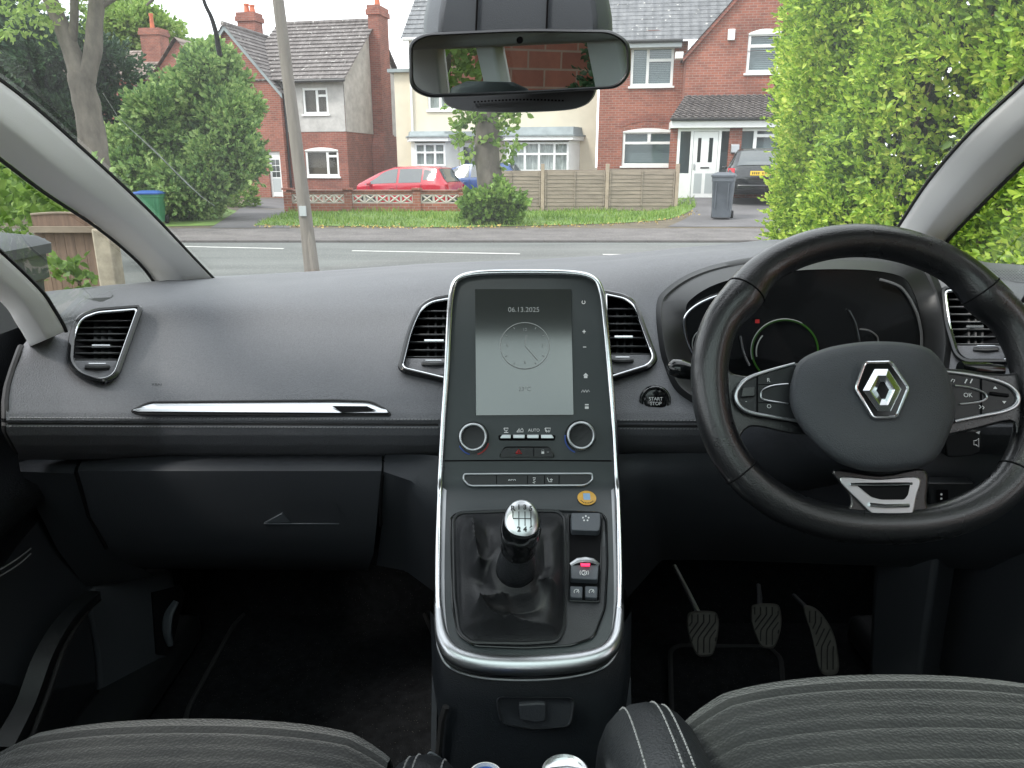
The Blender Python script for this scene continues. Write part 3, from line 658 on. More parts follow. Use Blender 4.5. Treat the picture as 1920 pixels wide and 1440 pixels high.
def vent(key, slat_ys, tab, thumb, low, rim_open=False):
    P = VENT[key]; c = centroid(P)
    v = MB()
    n = len(P)
    o0 = [dp(*p, 0.002) for p in scalep(P, 1.13, 1.10)]; o1 = [dp(*p, 0.009) for p in scalep(P, 1.06, 1.045)]; o2 = [dp(*p, 0.004) for p in P]
    back = [dp(*p, 0.0) + Vector((0, 0.06, 0)) for p in scalep(P, 0.94)]
    v.loft([o0, o1, o2]); fr = v.build('air_vent', MT['dash'], dash, smooth=60)
    b = MB(); b.loft([o2, [dp(*p, -0.004) for p in P], back], False, True); b.build('vent_duct', MT['void'], fr)
    m = 3 if rim_open else 0
    ring = [dp(*p, 0.0125) for p in scalep(P, 1.0, 0.995)]
    b = MB(); b.tube([dp(*p, 0.0105) for p in scalep(P, 1.07, 1.05)], 0.0045, 8, closed=True); b.build('vent_bezel', MT['black_gloss'], fr)
    b = MB(); b.tube(ring, 0.0022, 8, closed=True); b.build('vent_ring', MT['chrome'], fr)
    for y in slat_ys:
        e = extent(scalep(P, 0.93, 0.96), y)
        if not e: continue
        a, d = dp(e[0], y, -0.004), dp(e[1], y, -0.004); b = MB()
        w_ = (a - CO).normalized() * 0.02 + Vector((0, 0, -0.0012)); b.prism([a, d, d + w_, a + w_], (0, 0.0004, -0.0024)); b.build('vent_slat', MT['slat_black'], fr, bevel=0.0008)
    b = MB(); b.tube([dp(tab[0], tab[2], 0.002), dp(tab[1], tab[2], 0.002)], 0.0020, 8); b.build('vent_tab', MT['chrome'], fr)
    for k in (0.25, 0.5, 0.75):
        x = tab[0] + (tab[1] - tab[0]) * k * 1.6 - 10
        e = [y for y in slat_ys]; b = MB(); b.prism([dp(x, e[0], -0.018), dp(x + 4, e[0], -0.018), dp(x + 4, e[-1], -0.018), dp(x, e[-1], -0.018)], (0, 0.03, 0)); b.build('vent_vane', MT['black_plastic'], fr)
    e0 = extent(scalep(P, 0.94, 0.96), low); lows = [p for p in scalep(P, 0.94, 0.955) if p[1] > low + 1]
    b = MB(); b.grid([[dp(a_ + (d_ - a_) * k / 8, y_, 0.001) for k in range(9)] for y_ in np.linspace(low, max(q[1] for q in P) * .985 + low * .015 - 3, 6) for a_, d_ in [extent(scalep(P, 0.94, 0.955), y_) or (c[0], c[0])]]); b.build('vent_sill', MT['dash'], fr)
    b = MB(); b.tube([dp(thumb[0], thumb[2], 0.003), dp((thumb[0] + thumb[1]) / 2, thumb[2] + 1, 0.007), dp(thumb[1], thumb[2], 0.003)], 0.0045, 8, flat=0.7); b.build('vent_wheel', MT['black_plastic'], fr)
    b = MB(); b.tube([dp(thumb[0] + 6, thumb[2] - 6, 0.006), dp(thumb[1] - 6, thumb[2] - 6, 0.006)], 0.0010, 6); b.build('vent_mark', MT['chrome'], fr)
vent('a', (600, 613, 625, 637, 649, 661, 673), (172, 206, 649), (160, 204, 688), 676)
vent('b', (582, 596, 611, 626, 640, 655, 668), (796, 832, 639), (792, 834, 682), 672)
vent('c', (578, 592, 606, 619, 632, 648, 662), (1152, 1186, 632), (1148, 1186, 676), 665)
vent('d', (560, 574, 588, 602, 616, 630, 644), (1812, 1844, 612), (1826, 1872, 655), 648)
# speaker grilles on both top corners
for pts in ([(150, 541), (185, 537), (205, 545), (214, 556), (190, 566), (160, 560)], [(1850, 503), (1935, 500), (1935, 530), (1900, 528)]):
    b = MB(); b.ngon([dp(*p, 0.0015) for p in rpoly(pts, 6)]); g_o = b.build('speaker_grille', MT['black_plastic'] if pts[0][0] < 900 else MT['dash'], dash)
b = MB()
for i in range(9):
    for j in range(14):
        b.box(dp(1852 + j * 6 + (i % 2) * 3, 504 + i * 2.6, 0.002), (0.0012, 0.0012, 0.0006))
b.build('grille_holes', MT['void'], g_o, smooth=0)
# start button, right of the console
def disc(name, px, py, r, lift, m, parent, prof=None, n=28):
    P = dp(px, py); ax = (CO - P).normalized(); ax = (ax * 0.35 + Vector((0, -0.95, 0.18))).normalized()
    return MB().lathe(prof or [(r, lift), (r * 0.96, lift + 0.003), (0.0001, lift + 0.003)], n, P, ax).build(name, m, parent), P, ax
rg, P, ax = disc('start_button', 1228, 751, 0.021, -0.002, MT['black_gloss'], dash, [(0.0215, -0.004), (0.0215, 0.003), (0.019, 0.005), (0.017, 0.0045), (0.0168, 0.001), (0.0158, 0.001), (0.0155, 0.006), (0.012, 0.0072), (0.0001, 0.0075)])
MB().lathe([(0.0205, 0.0030), (0.0198, 0.0046), (0.0190, 0.0046), (0.0188, 0.003)], 32, P, ax, caps=False).build('button_ring', MT['brushed'], rg)
xr = Vector((1, 0, 0)); up = ax.cross(xr).normalized(); up = up if up.z > 0 else -up
textmesh('button_lettering', 'START', MT['icon'], rg, P + ax * 0.0082 + up * 0.0028, xr, up, 0.0065)
textmesh('button_lettering', 'STOP', MT['icon'], rg, P + ax * 0.0082 - up * 0.0036, xr, up, 0.0065)

# instrument cluster in its hooded binnacle
cl = MB(); o0 = [dp(*p, 0.001) for p in scalep(BINN, 1.045, 1.07)]; o1 = [dp(*p, 0.017) for p in scalep(BINN, 1.006, 1.008)]; o2 = [dp(*p, 0.014) for p in scalep(BINN, 0.985, 0.98)]
INN = [(1286 + (x - 1242) * (1730 - 1286) / (1770 - 1242), 505 + (y - 480) * (740 - 505) / (775 - 480)) for x, y in BINN]
def cpt(px, py, l=0.0): return at(px, py, 1.10 - l)
i0 = [cpt(*p) for p in INN]
cl.loft([o0, o1, o2, [a.lerp(c, 0.5) + Vector((0, 0, 0.002)) for a, c in zip(o2, i0)], i0]); cluster = cl.build('instrument_cluster', MT['hood_inner'], dash, smooth=60)
b = MB(); b.ngon([cpt(*p, -0.001) for p in INN]); b.build('cluster_panel', MT['black_gloss'], cluster)
def ctube(name, pts, r, m, l=0.004, closed=False): return MB().tube([cpt(*p, l) for p in spl2(pts, 8, closed)], r, 6, closed=closed).build(name, m, cluster)
ctube('cluster_trim', [(1318, 690), (1292, 650), (1282, 605), (1300, 577), (1345, 555), (1400, 545)], 0.0020, MT['chrome'])
ctube('cluster_trim', [(1650, 524), (1690, 540), (1716, 580), (1727, 620), (1728, 655)], 0.0022, MT['brushed'])
ctube('cluster_trim', [(1388, 630), (1394, 660), (1405, 685)], 0.0018, MT['chrome'])
ctube('cluster_trim', [(1592, 582), (1604, 605), (1612, 640)], 0.0016, MT['chrome'])
ctube('cluster_trim', [(1612, 617), (1630, 620), (1644, 630), (1647, 640)], 0.0012, MT['brushed'])
arc = lambda cx, cy, rx, ry, a0, a1, n=14: [(cx + rx * math.cos(R(a0 + (a1 - a0) * k / n)), cy - ry * math.sin(R(a0 + (a1 - a0) * k / n))) for k in range(n + 1)]
ctube('gauge_ring', arc(1472, 658, 64, 60, 195, 60), 0.0007, MT['icon_dim'])
ctube('gauge_glow', arc(1472, 658, 62, 58, 250, -35, 24), 0.0014, MT['green_lamp'], 0.002)
ctube('gauge_scale', arc(1470, 660, 52, 48, 190, 140), 0.0011, MT['icon_dim'])
ctube('fuel_scale', arc(1316, 646, 18, 26, 200, 90), 0.0010, MT['icon_dim'])
b = MB(); b.ngon([cpt(*p, 0.005) for p in ((1416, 599), (1424, 599), (1424, 606), (1416, 606))]); b.build('warning_lamp', MT['red_print'], cluster)

# lower dash: ledge, glovebox with its handle, knee panels
def loft_px(name, rowsd, m, parent, smooth=60, n=40):
    g = []
    for pts, Y in rowsd:
        xs = np.linspace(0, len(pts) - 1, n); g.append([at(interp(x, range(len(pts)), [p[0] for p in pts]), interp(x, range(len(pts)), [p[1] for p in pts]), interp(x, range(len(pts)), Y if isinstance(Y, (list, tuple)) else [Y] * len(pts))) for x in xs])
    return MB().grid(g).build(name, m, parent, smooth=smooth)
loft_px('lower_panel', [([(34, 850), (146, 852)], 1.03), ([(36, 870), (144, 872)], 0.958), ([(38, 884), (140, 888)], 0.946), ([(62, 940), (160, 950)], 0.985), ([(108, 1030), (210, 1030)], 1.02), ([(160, 1100), (290, 1080)], 1.10)], MT['dash_low'], dash, n=8)
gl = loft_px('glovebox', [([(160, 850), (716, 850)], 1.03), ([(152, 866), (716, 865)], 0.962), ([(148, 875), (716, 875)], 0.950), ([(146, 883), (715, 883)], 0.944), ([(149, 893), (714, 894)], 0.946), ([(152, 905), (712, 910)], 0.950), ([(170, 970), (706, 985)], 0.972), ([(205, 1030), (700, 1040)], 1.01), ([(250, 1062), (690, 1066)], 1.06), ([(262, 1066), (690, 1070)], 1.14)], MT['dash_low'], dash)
b = MB(); b.tube([at(152 - 3, 862, 0.975), at(143, 886, 0.945), at(150, 910, 0.951), at(166, 965, 0.972), at(200, 1028, 1.006)], 0.003, 6); b.build('glovebox_gap', MT['void'], gl)
b = MB(); b.tube([at(720, 866, 0.965), at(717, 890, 0.946), at(713, 950, 0.962), at(714, 985, 0.975)], 0.0025, 6); b.build('glovebox_gap', MT['void'], gl)
gy = lambda y: interp(y, [884, 905, 970, 1030], [0.944, 0.950, 0.972, 1.01])
b = MB(); b.ngon([at(x, y, gy(y) - 0.0065) for x, y in ((533, 942), (628, 943), (636, 955), (637, 981), (546, 981))]); b.build('glovebox_recess', MT['dash_low'], gl)
b = MB(); b.prism([at(x, y, gy(y) - 0.0085) for x, y in ((494, 981), (528, 963), (545, 980))], (0, 0.012, 0)); b.prism([at(x, y, gy(y) - 0.0085) for x, y in ((494, 981.5), (636, 981.5), (636, 984.5), (494, 984.5))], (0, 0.012, 0)); b.build('glovebox_handle', MT['mount_grey'], gl, bevel=0.001)
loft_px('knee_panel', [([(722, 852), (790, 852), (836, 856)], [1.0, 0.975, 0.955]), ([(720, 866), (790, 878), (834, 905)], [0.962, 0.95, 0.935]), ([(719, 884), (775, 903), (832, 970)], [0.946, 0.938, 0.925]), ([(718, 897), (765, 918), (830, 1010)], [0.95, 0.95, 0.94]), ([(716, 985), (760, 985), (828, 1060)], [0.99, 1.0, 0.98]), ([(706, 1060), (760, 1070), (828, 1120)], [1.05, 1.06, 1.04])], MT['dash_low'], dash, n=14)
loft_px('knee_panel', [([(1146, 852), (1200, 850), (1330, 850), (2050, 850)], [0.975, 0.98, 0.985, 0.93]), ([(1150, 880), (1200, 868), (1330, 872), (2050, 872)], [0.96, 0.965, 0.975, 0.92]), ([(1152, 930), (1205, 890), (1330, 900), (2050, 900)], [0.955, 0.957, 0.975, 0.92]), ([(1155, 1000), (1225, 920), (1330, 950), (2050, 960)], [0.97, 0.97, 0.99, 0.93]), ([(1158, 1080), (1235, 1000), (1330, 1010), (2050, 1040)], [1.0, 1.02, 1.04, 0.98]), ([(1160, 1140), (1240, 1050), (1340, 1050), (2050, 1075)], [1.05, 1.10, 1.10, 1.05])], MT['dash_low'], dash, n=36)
# small switch panel low on the driver's side
sw = MB(); q = rpoly([(1738, 905), (1830, 905), (1820, 952), (1745, 958)], 8); sw.prism([at(x, y, 0.915) for x, y in q], (0, 0.02, 0)); sp = sw.build('switch_panel', MT['black_plastic'], dash, bevel=0.002)
b = MB(); b.ngon([at(x, y, 0.9135) for x, y in rpoly([(1756, 918), (1778, 918), (1778, 950), (1756, 950)], 3)]); b.build('level_wheel', MT['void'], sp)
b = MB()
for y in (927, 935, 943): b.box(at(1765, y, 0.912), (0.0022, 0.001, 0.0022))
b.box(at(1783, 944, 0.912), (0.002, 0.001, 0.002)); b.build('level_dots', MT['icon'], sp, smooth=0)
# ------------------------------------------------------------------ centre console
CP = spl2([(985, 512), (1075, 514), (1112, 524), (1127, 548), (1134, 600), (1143, 700), (1151, 800), (1158, 940), (1162, 1080), (1160, 1165), (1150, 1205), (1124, 1229), (1070, 1242), (985, 1247), (905, 1243), (856, 1229), (834, 1205), (824, 1165), (821, 1080), (824, 940), (831, 800), (838, 700), (843, 600), (848, 548), (860, 524), (898, 514)], 5)
def cY(py): return interp(py, [505, 700, 863, 905, 935, 960, 1010, 1100, 1220, 1250], [1.040, 0.975, 0.925, 0.912, 0.893, 0.868, 0.828, 0.765, 0.690, 0.675])
def kp_(px, py, l=0.0):
    p = at(px, py, cY(py)); n = Vector((0, -0.9, 0.43)) if py < 900 else (Vector((0, -0.78, 0.62)) if py < 950 else Vector((0, -0.52, 0.85)))
    return p + n * l
con = thing('centre_console', 'tall dark centre console with portrait touchscreen, twin dials and chrome surround', 'console', (XC, 0.85, 0.72))
rows = []
ys = [512.3] + list(np.linspace(514, 546, 9)) + list(np.linspace(556, 1190, 46)) + list(np.linspace(1196, 1246.4, 12))
for y in ys:
    a, c = extent(CP, y); rows.append([kp_(a + (c - a) * k / 20, y) for k in range(21)])
b = MB(); b.grid(rows)
b.loft([[kp_(*p) for p in CP], [kp_(*p) + Vector((0, 0.03, -0.012)) for p in scalep(CP, 1.02, 1.0)], [kp_(*p) + Vector((0, 0.10, -0.06)) for p in scalep(CP, 1.02, 1.0)]])
b.build('console_panel', MT['console_face'], con, smooth=50)
chrome = MB(); chrome.tube([kp_(*p, 0.003) for p in CP], 0.0042, 10, closed=True); chrome.build('chrome_surround', MT['chrome'], con, smooth=60)
low = [p for p in CP if p[1] > 1120]; k0 = max(range(len(CP)), key=lambda i: -1 if CP[i][1] > 1120 else i if CP[i][0] > 985 else -1) + 1
seq = [CP[(k0 + i) % len(CP)] for i in range(len(low))]
b = MB(); m_ = len(seq); b.tube([kp_(p[0], p[1] + 2, 0.002) for p in seq], [0.0042 + 0.0065 * math.sin(math.pi * i / (m_ - 1)) ** 0.8 for i in range(m_)], 10); b.build('chrome_nose', MT['satin_metal'], con, smooth=60)
lip = spl2([(1164, 1182), (1156, 1222), (1130, 1252), (1070, 1269), (985, 1275), (900, 1270), (846, 1253), (824, 1222), (818, 1184)], 8, False)
b = MB(); b.tube([at(x, y, cY(min(y, 1250)) + 0.012) for x, y in lip], 0.0016, 6); b.build('lower_trim', MT['brushed'], con)
b = MB(); b.grid([[kp_(p[0], p[1]) + Vector((0, 0.012, -0.008)) for p in seq], [at(*lip[int(i * (len(lip) - 1) / (m_ - 1))], cY(min(1250, lip[int(i * (len(lip) - 1) / (m_ - 1))][1])) + 0.014) for i in range(m_)], [at(*lip[int(i * (len(lip) - 1) / (m_ - 1))], cY(min(1250, lip[int(i * (len(lip) - 1) / (m_ - 1))][1])) + 0.014) + Vector((0, 0.05, -0.03)) for i in range(m_)]]); b.build('console_nose', MT['black_plastic'], con, smooth=60)
# joint between upper and lower face
b = MB(); b.tube([kp_(x, 863 + 1.0 * abs(x - 990) / 160, 0.0006) for x in range(834, 1153, 12)], 0.0009, 5); b.build('panel_joint', MT['void'], con)
# touchscreen
SC = [(891, 543), (1070, 543), (1075, 778), (893, 779)]
def quad(pts, l): return [kp_(x, y, l) for x, y in pts]
b = MB(); b.loft([quad(SC, 0.0005), quad(SC, 0.0022)], False, True); scr = b.build('touchscreen', MT['screen'], con, smooth=0)
xr = Vector((1, 0, 0)); ur = (kp_(985, 600) - kp_(985, 700)).normalized()
textmesh('screen_date', '06.13.2025', MT['screen_text'], scr, kp_(982, 582, 0.003), xr, ur, 0.0098)
textmesh('screen_temperature', '23°C', MT['screen_text'], scr, kp_(984, 730, 0.003), xr, ur, 0.0080)
b = MB(); cc = (984, 649); ring = [kp_(cc[0] + 46 * math.cos(a), cc[1] + 43 * math.sin(a), 0.003) for a in np.linspace(0, 2 * math.pi, 48, endpoint=False)]
b.tube(ring, 0.0006, 5, closed=True)
for k in range(12):
    a = k * math.pi / 6
    if k % 3: b.tube([kp_(cc[0] + 38 * math.cos(a), cc[1] + 36 * math.sin(a), 0.003), kp_(cc[0] + 42 * math.cos(a), cc[1] + 39.5 * math.sin(a), 0.003)], 0.0005, 5)
b.tube([kp_(*cc, 0.003), kp_(987, 629, 0.003)], 0.0006, 5); b.tube([kp_(*cc, 0.003), kp_(1008, 676, 0.003)], 0.0005, 5); b.build('clock_dial', MT['screen_text'], scr)
for s, x, y in (('12', 984, 619), ('3', 1017, 649), ('6', 984, 680), ('9', 951, 649)): textmesh('clock_numeral', s, MT['screen_text'], scr, kp_(x, y, 0.003), xr, ur, 0.0058)
# touch icons right of the screen
def icon(name, shapes, par=None, m='icon', l=0.0012):
    b = MB()
    for s in shapes: b.ngon([kp_(x, y, l) for x, y in s])
    return b.build(name, MT[m], par or con, smooth=0)
rect = lambda x, y, w, h: [(x - w / 2, y - h / 2), (x + w / 2, y - h / 2), (x + w / 2, y + h / 2), (x - w / 2, y + h / 2)]
circ = lambda x, y, r, n=12: [(x + r * math.cos(2 * math.pi * k / n), y + r * math.sin(2 * math.pi * k / n)) for k in range(n)]
def ringpx(name, x, y, r, w, par=None, m='icon', a0=0, a1=360, l=0.0012):
    b = MB(); n = 18; q = [[kp_(x + rr * math.cos(R(a0 + (a1 - a0) * k / n)), y + rr * math.sin(R(a0 + (a1 - a0) * k / n)), l) for k in range(n + 1)] for rr in (r, r - w)]
    b.grid(q); return b.build(name, MT[m], par or con, smooth=0)
ringpx('touch_icon', 1094, 567, 3.6, 1.3, a0=-60, a1=240); icon('touch_icon', [rect(1095, 622, 6, 1.6), rect(1095, 620, 1.6, 2.4), rect(1095, 624.2, 1.6, 2.4)])
icon('touch_icon', [rect(1096, 651, 6, 1.7)]); icon('touch_icon', [[(1093, 704.5), (1098, 699.5), (1103, 704.5)], rect(1098, 707, 6.4, 4.4)])
b = MB()
for x in (1093, 1098, 1103): b.tube([kp_(x - 3, 736, 0.001), kp_(x, 731, 0.001), kp_(x + 2, 735, 0.001)], 0.0005, 4)
b.build('touch_icon', MT['icon'], con); icon('touch_icon', [rect(1100, 759, 7, 2.4), rect(1100, 764.5, 7, 4.4)])
# twin dials
def dial(px, py, prints):
    P = kp_(px, py, 0.0); ax = Vector((0, -0.93, 0.36)).normalized()
    d = MB(); d.lathe([(0.0172, 0), (0.0172, 0.010), (0.0150, 0.0125), (0.0150, 0.0105), (0.0135, 0.010), (0.0001, 0.0105)], 36, P, ax); o = d.build('dial', MT['black_plastic'], con, smooth=40)
    MB().lathe([(0.0166, 0.0095), (0.0188, 0.0105), (0.0192, 0.0125), (0.0180, 0.0145), (0.0162, 0.0148), (0.0150, 0.0135), (0.0150, 0.0095)], 40, P, ax, caps=False).build('dial_ring', MT['satin_metal'], o, smooth=60)
    MB().lathe([(0.0208, 0.0004), (0.0205, 0.0016), (0.0185, 0.0016)], 40, P, ax).build('dial_base', MT['black_gloss'], o)
    for m, a0, a1 in prints: ringpx('dial_print', px, py + 4, 30, 2.4, o, m, a0, a1, 0.0022)
dial(888, 820, [('red_print', 15, 75), ('blue_print', 105, 155)]); dial(1088, 817, [('blue_print', 110, 190)])
# silver key row and its icons
keys = [(938, 958), (962, 984), (988, 1010), (1014, 1038)]
for k, (a, c) in enumerate(keys):
    b = MB(); e0, e1 = (4 if k == 0 else 0), (4 if k == 3 else 0)
    b.prism([kp_(x, y, 0.001) for x, y in ((a, 818.5 + e0 * .4), (a + e0, 815), (c - e1, 815), (c, 818.5 + e1 * .4), (c, 822), (a, 822))], (0, -0.006, 0.002)); b.build('silver_key', MT['satin_metal'], con, bevel=0.0008)
b = MB(); b.ngon([kp_(x, y, 0.0006) for x, y in rpoly([(934, 816), (1042, 816), (1040, 826), (936, 826)], 3)]); b.build('key_slot', MT['void'], con)
def strokes(name, lines, par=None, m='icon', w=0.0006, l=0.0012):
    b = MB()
    for s in lines: b.tube([kp_(x, y, l) for x, y in s], w, 4)
    return b.build(name, MT[m], par or con)
strokes('key_icon', [[(945, 803), (953, 803), (952, 807), (946, 807), (945, 803)], [(945, 811), (953, 811)], [(949, 807), (949, 812)]])
strokes('key_icon', [[(969, 810), (971, 807), (976, 807), (979, 803), (981, 807), (981, 810), (969, 810)], [(974, 804), (972, 806)]])
textmesh('key_lettering', 'AUTO', MT['icon'], con, kp_(1001, 807, 0.0012), xr, ur, 0.0056)
strokes('key_icon', [[(1022, 803), (1032, 803), (1031, 809), (1023, 809), (1022, 803)], [(1025, 811), (1025, 806)], [(1029, 811), (1029, 806)]])
# hazard and lock keys
hz = rpoly([(946, 840), (1030, 840), (1037, 852), (1037, 856), (939, 856), (939, 852)], [7, 7, 4, 2, 2, 4])
b = MB(); b.loft([[kp_(*p, 0.0005) for p in scalep(hz, 1.02, 1.15)], [kp_(*p, 0.003) for p in hz]], False, True); h_o = b.build('hazard_key', MT['black_plastic'], con, smooth=30)
b = MB(); b.tube([kp_(*p, 0.0016) for p in scalep(hz, 1.025, 1.18)], 0.0008, 6, closed=True); b.build('key_rim', MT['black_gloss'], h_o)
strokes('hazard_triangle', [[(967, 850.5), (972.5, 842.5), (978, 850.5), (967, 850.5)], [(970, 849), (972.5, 845.5), (975, 849)]], h_o, 'red_print', 0.0008, 0.0036)
b = MB(); b.tube([kp_(1000.5, 840, 0.0032), kp_(1000.5, 856, 0.0032)], 0.0005, 4); b.build('key_split', MT['void'], h_o)
icon('lock_icon', [rect(1017.5, 849, 5, 4.5)], h_o, 'icon', 0.0036); strokes('lock_icon', [[(1015.5, 847), (1015.5, 844), (1019.5, 844), (1019.5, 847)], [(1025, 848), (1029, 848)]], h_o, 'icon_dim', 0.0005, 0.0036)
# long button bar with chrome outline
bar = rpoly([(870, 889), (1110, 888), (1111, 900), (1098, 911), (880, 912), (869, 900)], [5, 5, 4, 9, 9, 4])
b = MB(); b.loft([[kp_(*p, 0.0005) for p in bar], [kp_(*p, 0.002) for p in scalep(bar, .985, .9)]], False, True); b_o = b.build('button_bar', MT['black_plastic'], con, smooth=30)
b = MB(); b.tube([kp_(*p, 0.0025) for p in bar], 0.0014, 8, closed=True); b.build('bar_outline', MT['satin_metal'], b_o, smooth=60)
b = MB()
for x in (931, 989, 1021, 1048): b.tube([kp_(x, 891, 0.0022), kp_(x, 910, 0.0022)], 0.0005, 4)
b.build('bar_splits', MT['void'], b_o)
textmesh('bar_lettering', 'eco', MT['icon'], b_o, kp_(960, 901, 0.0026), xr, ur, 0.0070)
strokes('bar_icon', [[(999, 896), (1004, 896), (1003, 899), (1000, 899)], [(1000, 902), (1004, 904), (999, 906), (1003, 907)]], b_o, 'icon', 0.0006, 0.0026)
strokes('bar_icon', [[(1026, 896), (1029, 904), (1035, 904)], [(1031, 901), (1034, 898)], [(1033, 902), (1036, 899)]], b_o, 'icon', 0.0006, 0.0026)
# shifter deck: satin border, dark deck, parking brake module
DK = rpoly([(846, 972), (862, 962), (985, 957), (1126, 963), (1136, 975), (1138, 1060), (1134, 1140), (1112, 1196), (1070, 1211), (985, 1216), (890, 1212), (860, 1190), (850, 1140)], 12)
b = MB(); b.loft([[kp_(*p, 0.0015) for p in scalep(DK, 1.012, 1.008)], [kp_(*p, 0.0035) for p in DK], [kp_(*p, 0.0005) for p in scalep(DK, 0.985, 0.988)]], False, True); deck = b.build('shifter_deck', MT['deck'], con, smooth=35)
b = MB(); outer = [kp_(x, y, 0.0012) for x, y in scalep(DK, 1.015, 1.01)]
b.tube([kp_(*p, 0.0020) for p in scalep(DK, 1.008, 1.004)], 0.0011, 6, closed=True); b.build('deck_rim', MT['black_gloss'], deck)
band = [p for p in zip(CP, CP) if p[0][1] > 955]
seq2 = [CP[(k0 + i) % len(CP)] for i in range(-8, len(low) + 8)]
b = MB(); cI = centroid(DK); b.grid([[kp_(*p, 0.0008) for p in scalep(seq2, .972, .985, cI)], [kp_(*p, 0.0013) for p in scalep(seq2, .93, .955, cI)]]); b.build('satin_border', MT['brushed'], con)
pb = rpoly([(1066, 967), (1128, 967), (1129, 975), (1124, 1130), (1066, 1128)], 5)
b = MB(); b.ngon([kp_(*p, 0.0014) for p in pb]); pbo = b.build('brake_module', MT['void'], deck)
b = MB(); b.tube([kp_(*p, 0.0022) for p in pb], 0.0011, 6, closed=True); b.build('module_rim', MT['black_plastic'], pbo)
def keypad(name, pts, m, l0, l1, par, bev=0.001):
    b = MB(); b.loft([[kp_(*p, l0) for p in pts], [kp_(*p, l1) for p in scalep(pts, .97, .95)]], False, True); return b.build(name, MT[m], par, smooth=30, bevel=bev)
k1 = keypad('fan_key', rpoly([(1069, 970), (1125, 970), (1125, 996), (1122, 1006), (1070, 1004)], 4), 'mount_grey', 0.002, 0.012, pbo)
icon('fan_icon', [circ(1097 + 5 * math.cos(R(a)) * 1.1, 982 + 4.4 * math.sin(R(a)), 1.7, 8) for a in (-90, -18, 54, 126, 198)], k1, 'icon', 0.0125)
k2 = keypad('parking_brake_key', rpoly([(1069, 1067), (1122, 1067), (1120, 1096), (1069, 1094)], 4), 'mount_grey', 0.002, 0.011, pbo)
b = MB(); b.tube([kp_(1069, 1066, 0.009), kp_(1082, 1061, 0.012), kp_(1096, 1060, 0.0128), kp_(1110, 1061.5, 0.012), kp_(1122, 1066.5, 0.009)], [0.0022, 0.0036, 0.004, 0.0036, 0.0022], 8); b.build('key_crest', MT['satin_metal'], k2)
b = MB(); b.prism([kp_(x, y, 0.0125) for x, y in ((1087, 1067), (1105, 1067.5), (1104, 1072), (1088, 1071.5))], (0, -0.001, 0.0015)); b.build('brake_lamp', MT['red_lamp'], k2)
ringpx('brake_icon', 1094, 1083, 5, 1.2, k2, 'icon', l=0.0118); strokes('brake_icon', [[(1093, 1080), (1096, 1083), (1093, 1086)], [(1087, 1079), (1086, 1083), (1087, 1087)], [(1101, 1079), (1102, 1083), (1101, 1087)]], k2, 'icon', 0.0005, 0.0118)
for a, c in ((1068, 1092), (1096, 1120)):
    k3 = keypad('cruise_key', rpoly([(a, 1104), (c, 1105), (c - 1, 1128), (a, 1126)], 3), 'mount_grey', 0.002, 0.008, pbo)
    ringpx('cruise_icon', (a + c) / 2, 1116, 5, 1.1, k3, 'icon', 150, 390, 0.0086); strokes('cruise_icon', [[((a + c) / 2, 1117), ((a + c) / 2 + 4, 1112)]], k3, 'icon', 0.0005, 0.0086)
# lower console: front wall with socket flap and the cup tray
FW = 0.705
lw = MB(); g = []
for z, y, hw in ((0.800, 0.735, 0.118), (0.780, 0.705, 0.114), (0.74, 0.690, 0.112), (0.66, 0.685, 0.112), (0.60, 0.67, 0.113), (0.585, 0.60, 0.115), (0.585, 0.30, 0.115)):
    g.append([(0.022 - hw - 0.004, y + 0.25, z - 0.03), (0.022 - hw, y + 0.03, z)] + [(0.022 - hw + 0.015 + (2 * hw - 0.03) * k / 8, y - 0.012 * math.sin(math.pi * k / 8), z) for k in range(9)] + [(0.022 + hw, y + 0.03, z), (0.022 + hw + 0.004, y + 0.25, z - 0.03)])
lw.grid(g); lcon = lw.build('lower_console', MT['console_low'], con, smooth=60)
b = MB()
for s in (-1, 1): b.prism([(0.022 + s * 0.113, 0.30, 0.42), (0.022 + s * 0.113, 1.0, 0.42), (0.022 + s * 0.113, 0.98, 0.74), (0.022 + s * 0.113, 0.72, 0.74), (0.022 + s * 0.113, 0.66, 0.60), (0.022 + s * 0.113, 0.30, 0.60)], (-s * 0.006, 0, 0))
b.build('console_side', MT['dash_low'], lcon)
def fw(px, py, l=0): return at(px, py, 0.672 - l)
b = MB(); q = rpoly([(930, 1307), (1078, 1309), (1070, 1362), (1000, 1368), (940, 1358)], 14); b.loft([[fw(*p, 0) for p in scalep(q, 1.03)], [fw(*p, 0.004) for p in q], [fw(*p, -0.001) for p in scalep(q, .94)]], False, True); so2 = b.build('socket_recess', MT['dash_low'], lcon, smooth=50)
b = MB(); b.prism([fw(*p, 0.004) for p in rpoly([(972, 1322), (1010, 1319), (1024, 1321), (1024, 1352), (1006, 1356), (975, 1350)], 4)], (0, 0.012, 0)); b.build('socket_flap', MT['dash_low'], so2, bevel=0.0015)
for s, pts in ((-1, [(808, 1432), (800, 1424), (805, 1412), (815, 1415), (834, 1430), (838, 1446)]), (1, [(1132, 1446), (1138, 1434), (1160, 1418), (1170, 1417), (1174, 1446)])):
    b = MB(); b.tube(spline([at(x, y, 0.62) for x, y in pts], 6), 0.0013, 6); b.build('tray_rim', MT['mount_grey'], lcon)
b = MB(); b.tube([at(x, y, 0.68) for x, y in ((836, 1325), (828, 1350), (824, 1400), (818, 1432))], 0.004, 6); b.build('seal', MT['rubber'], lcon)

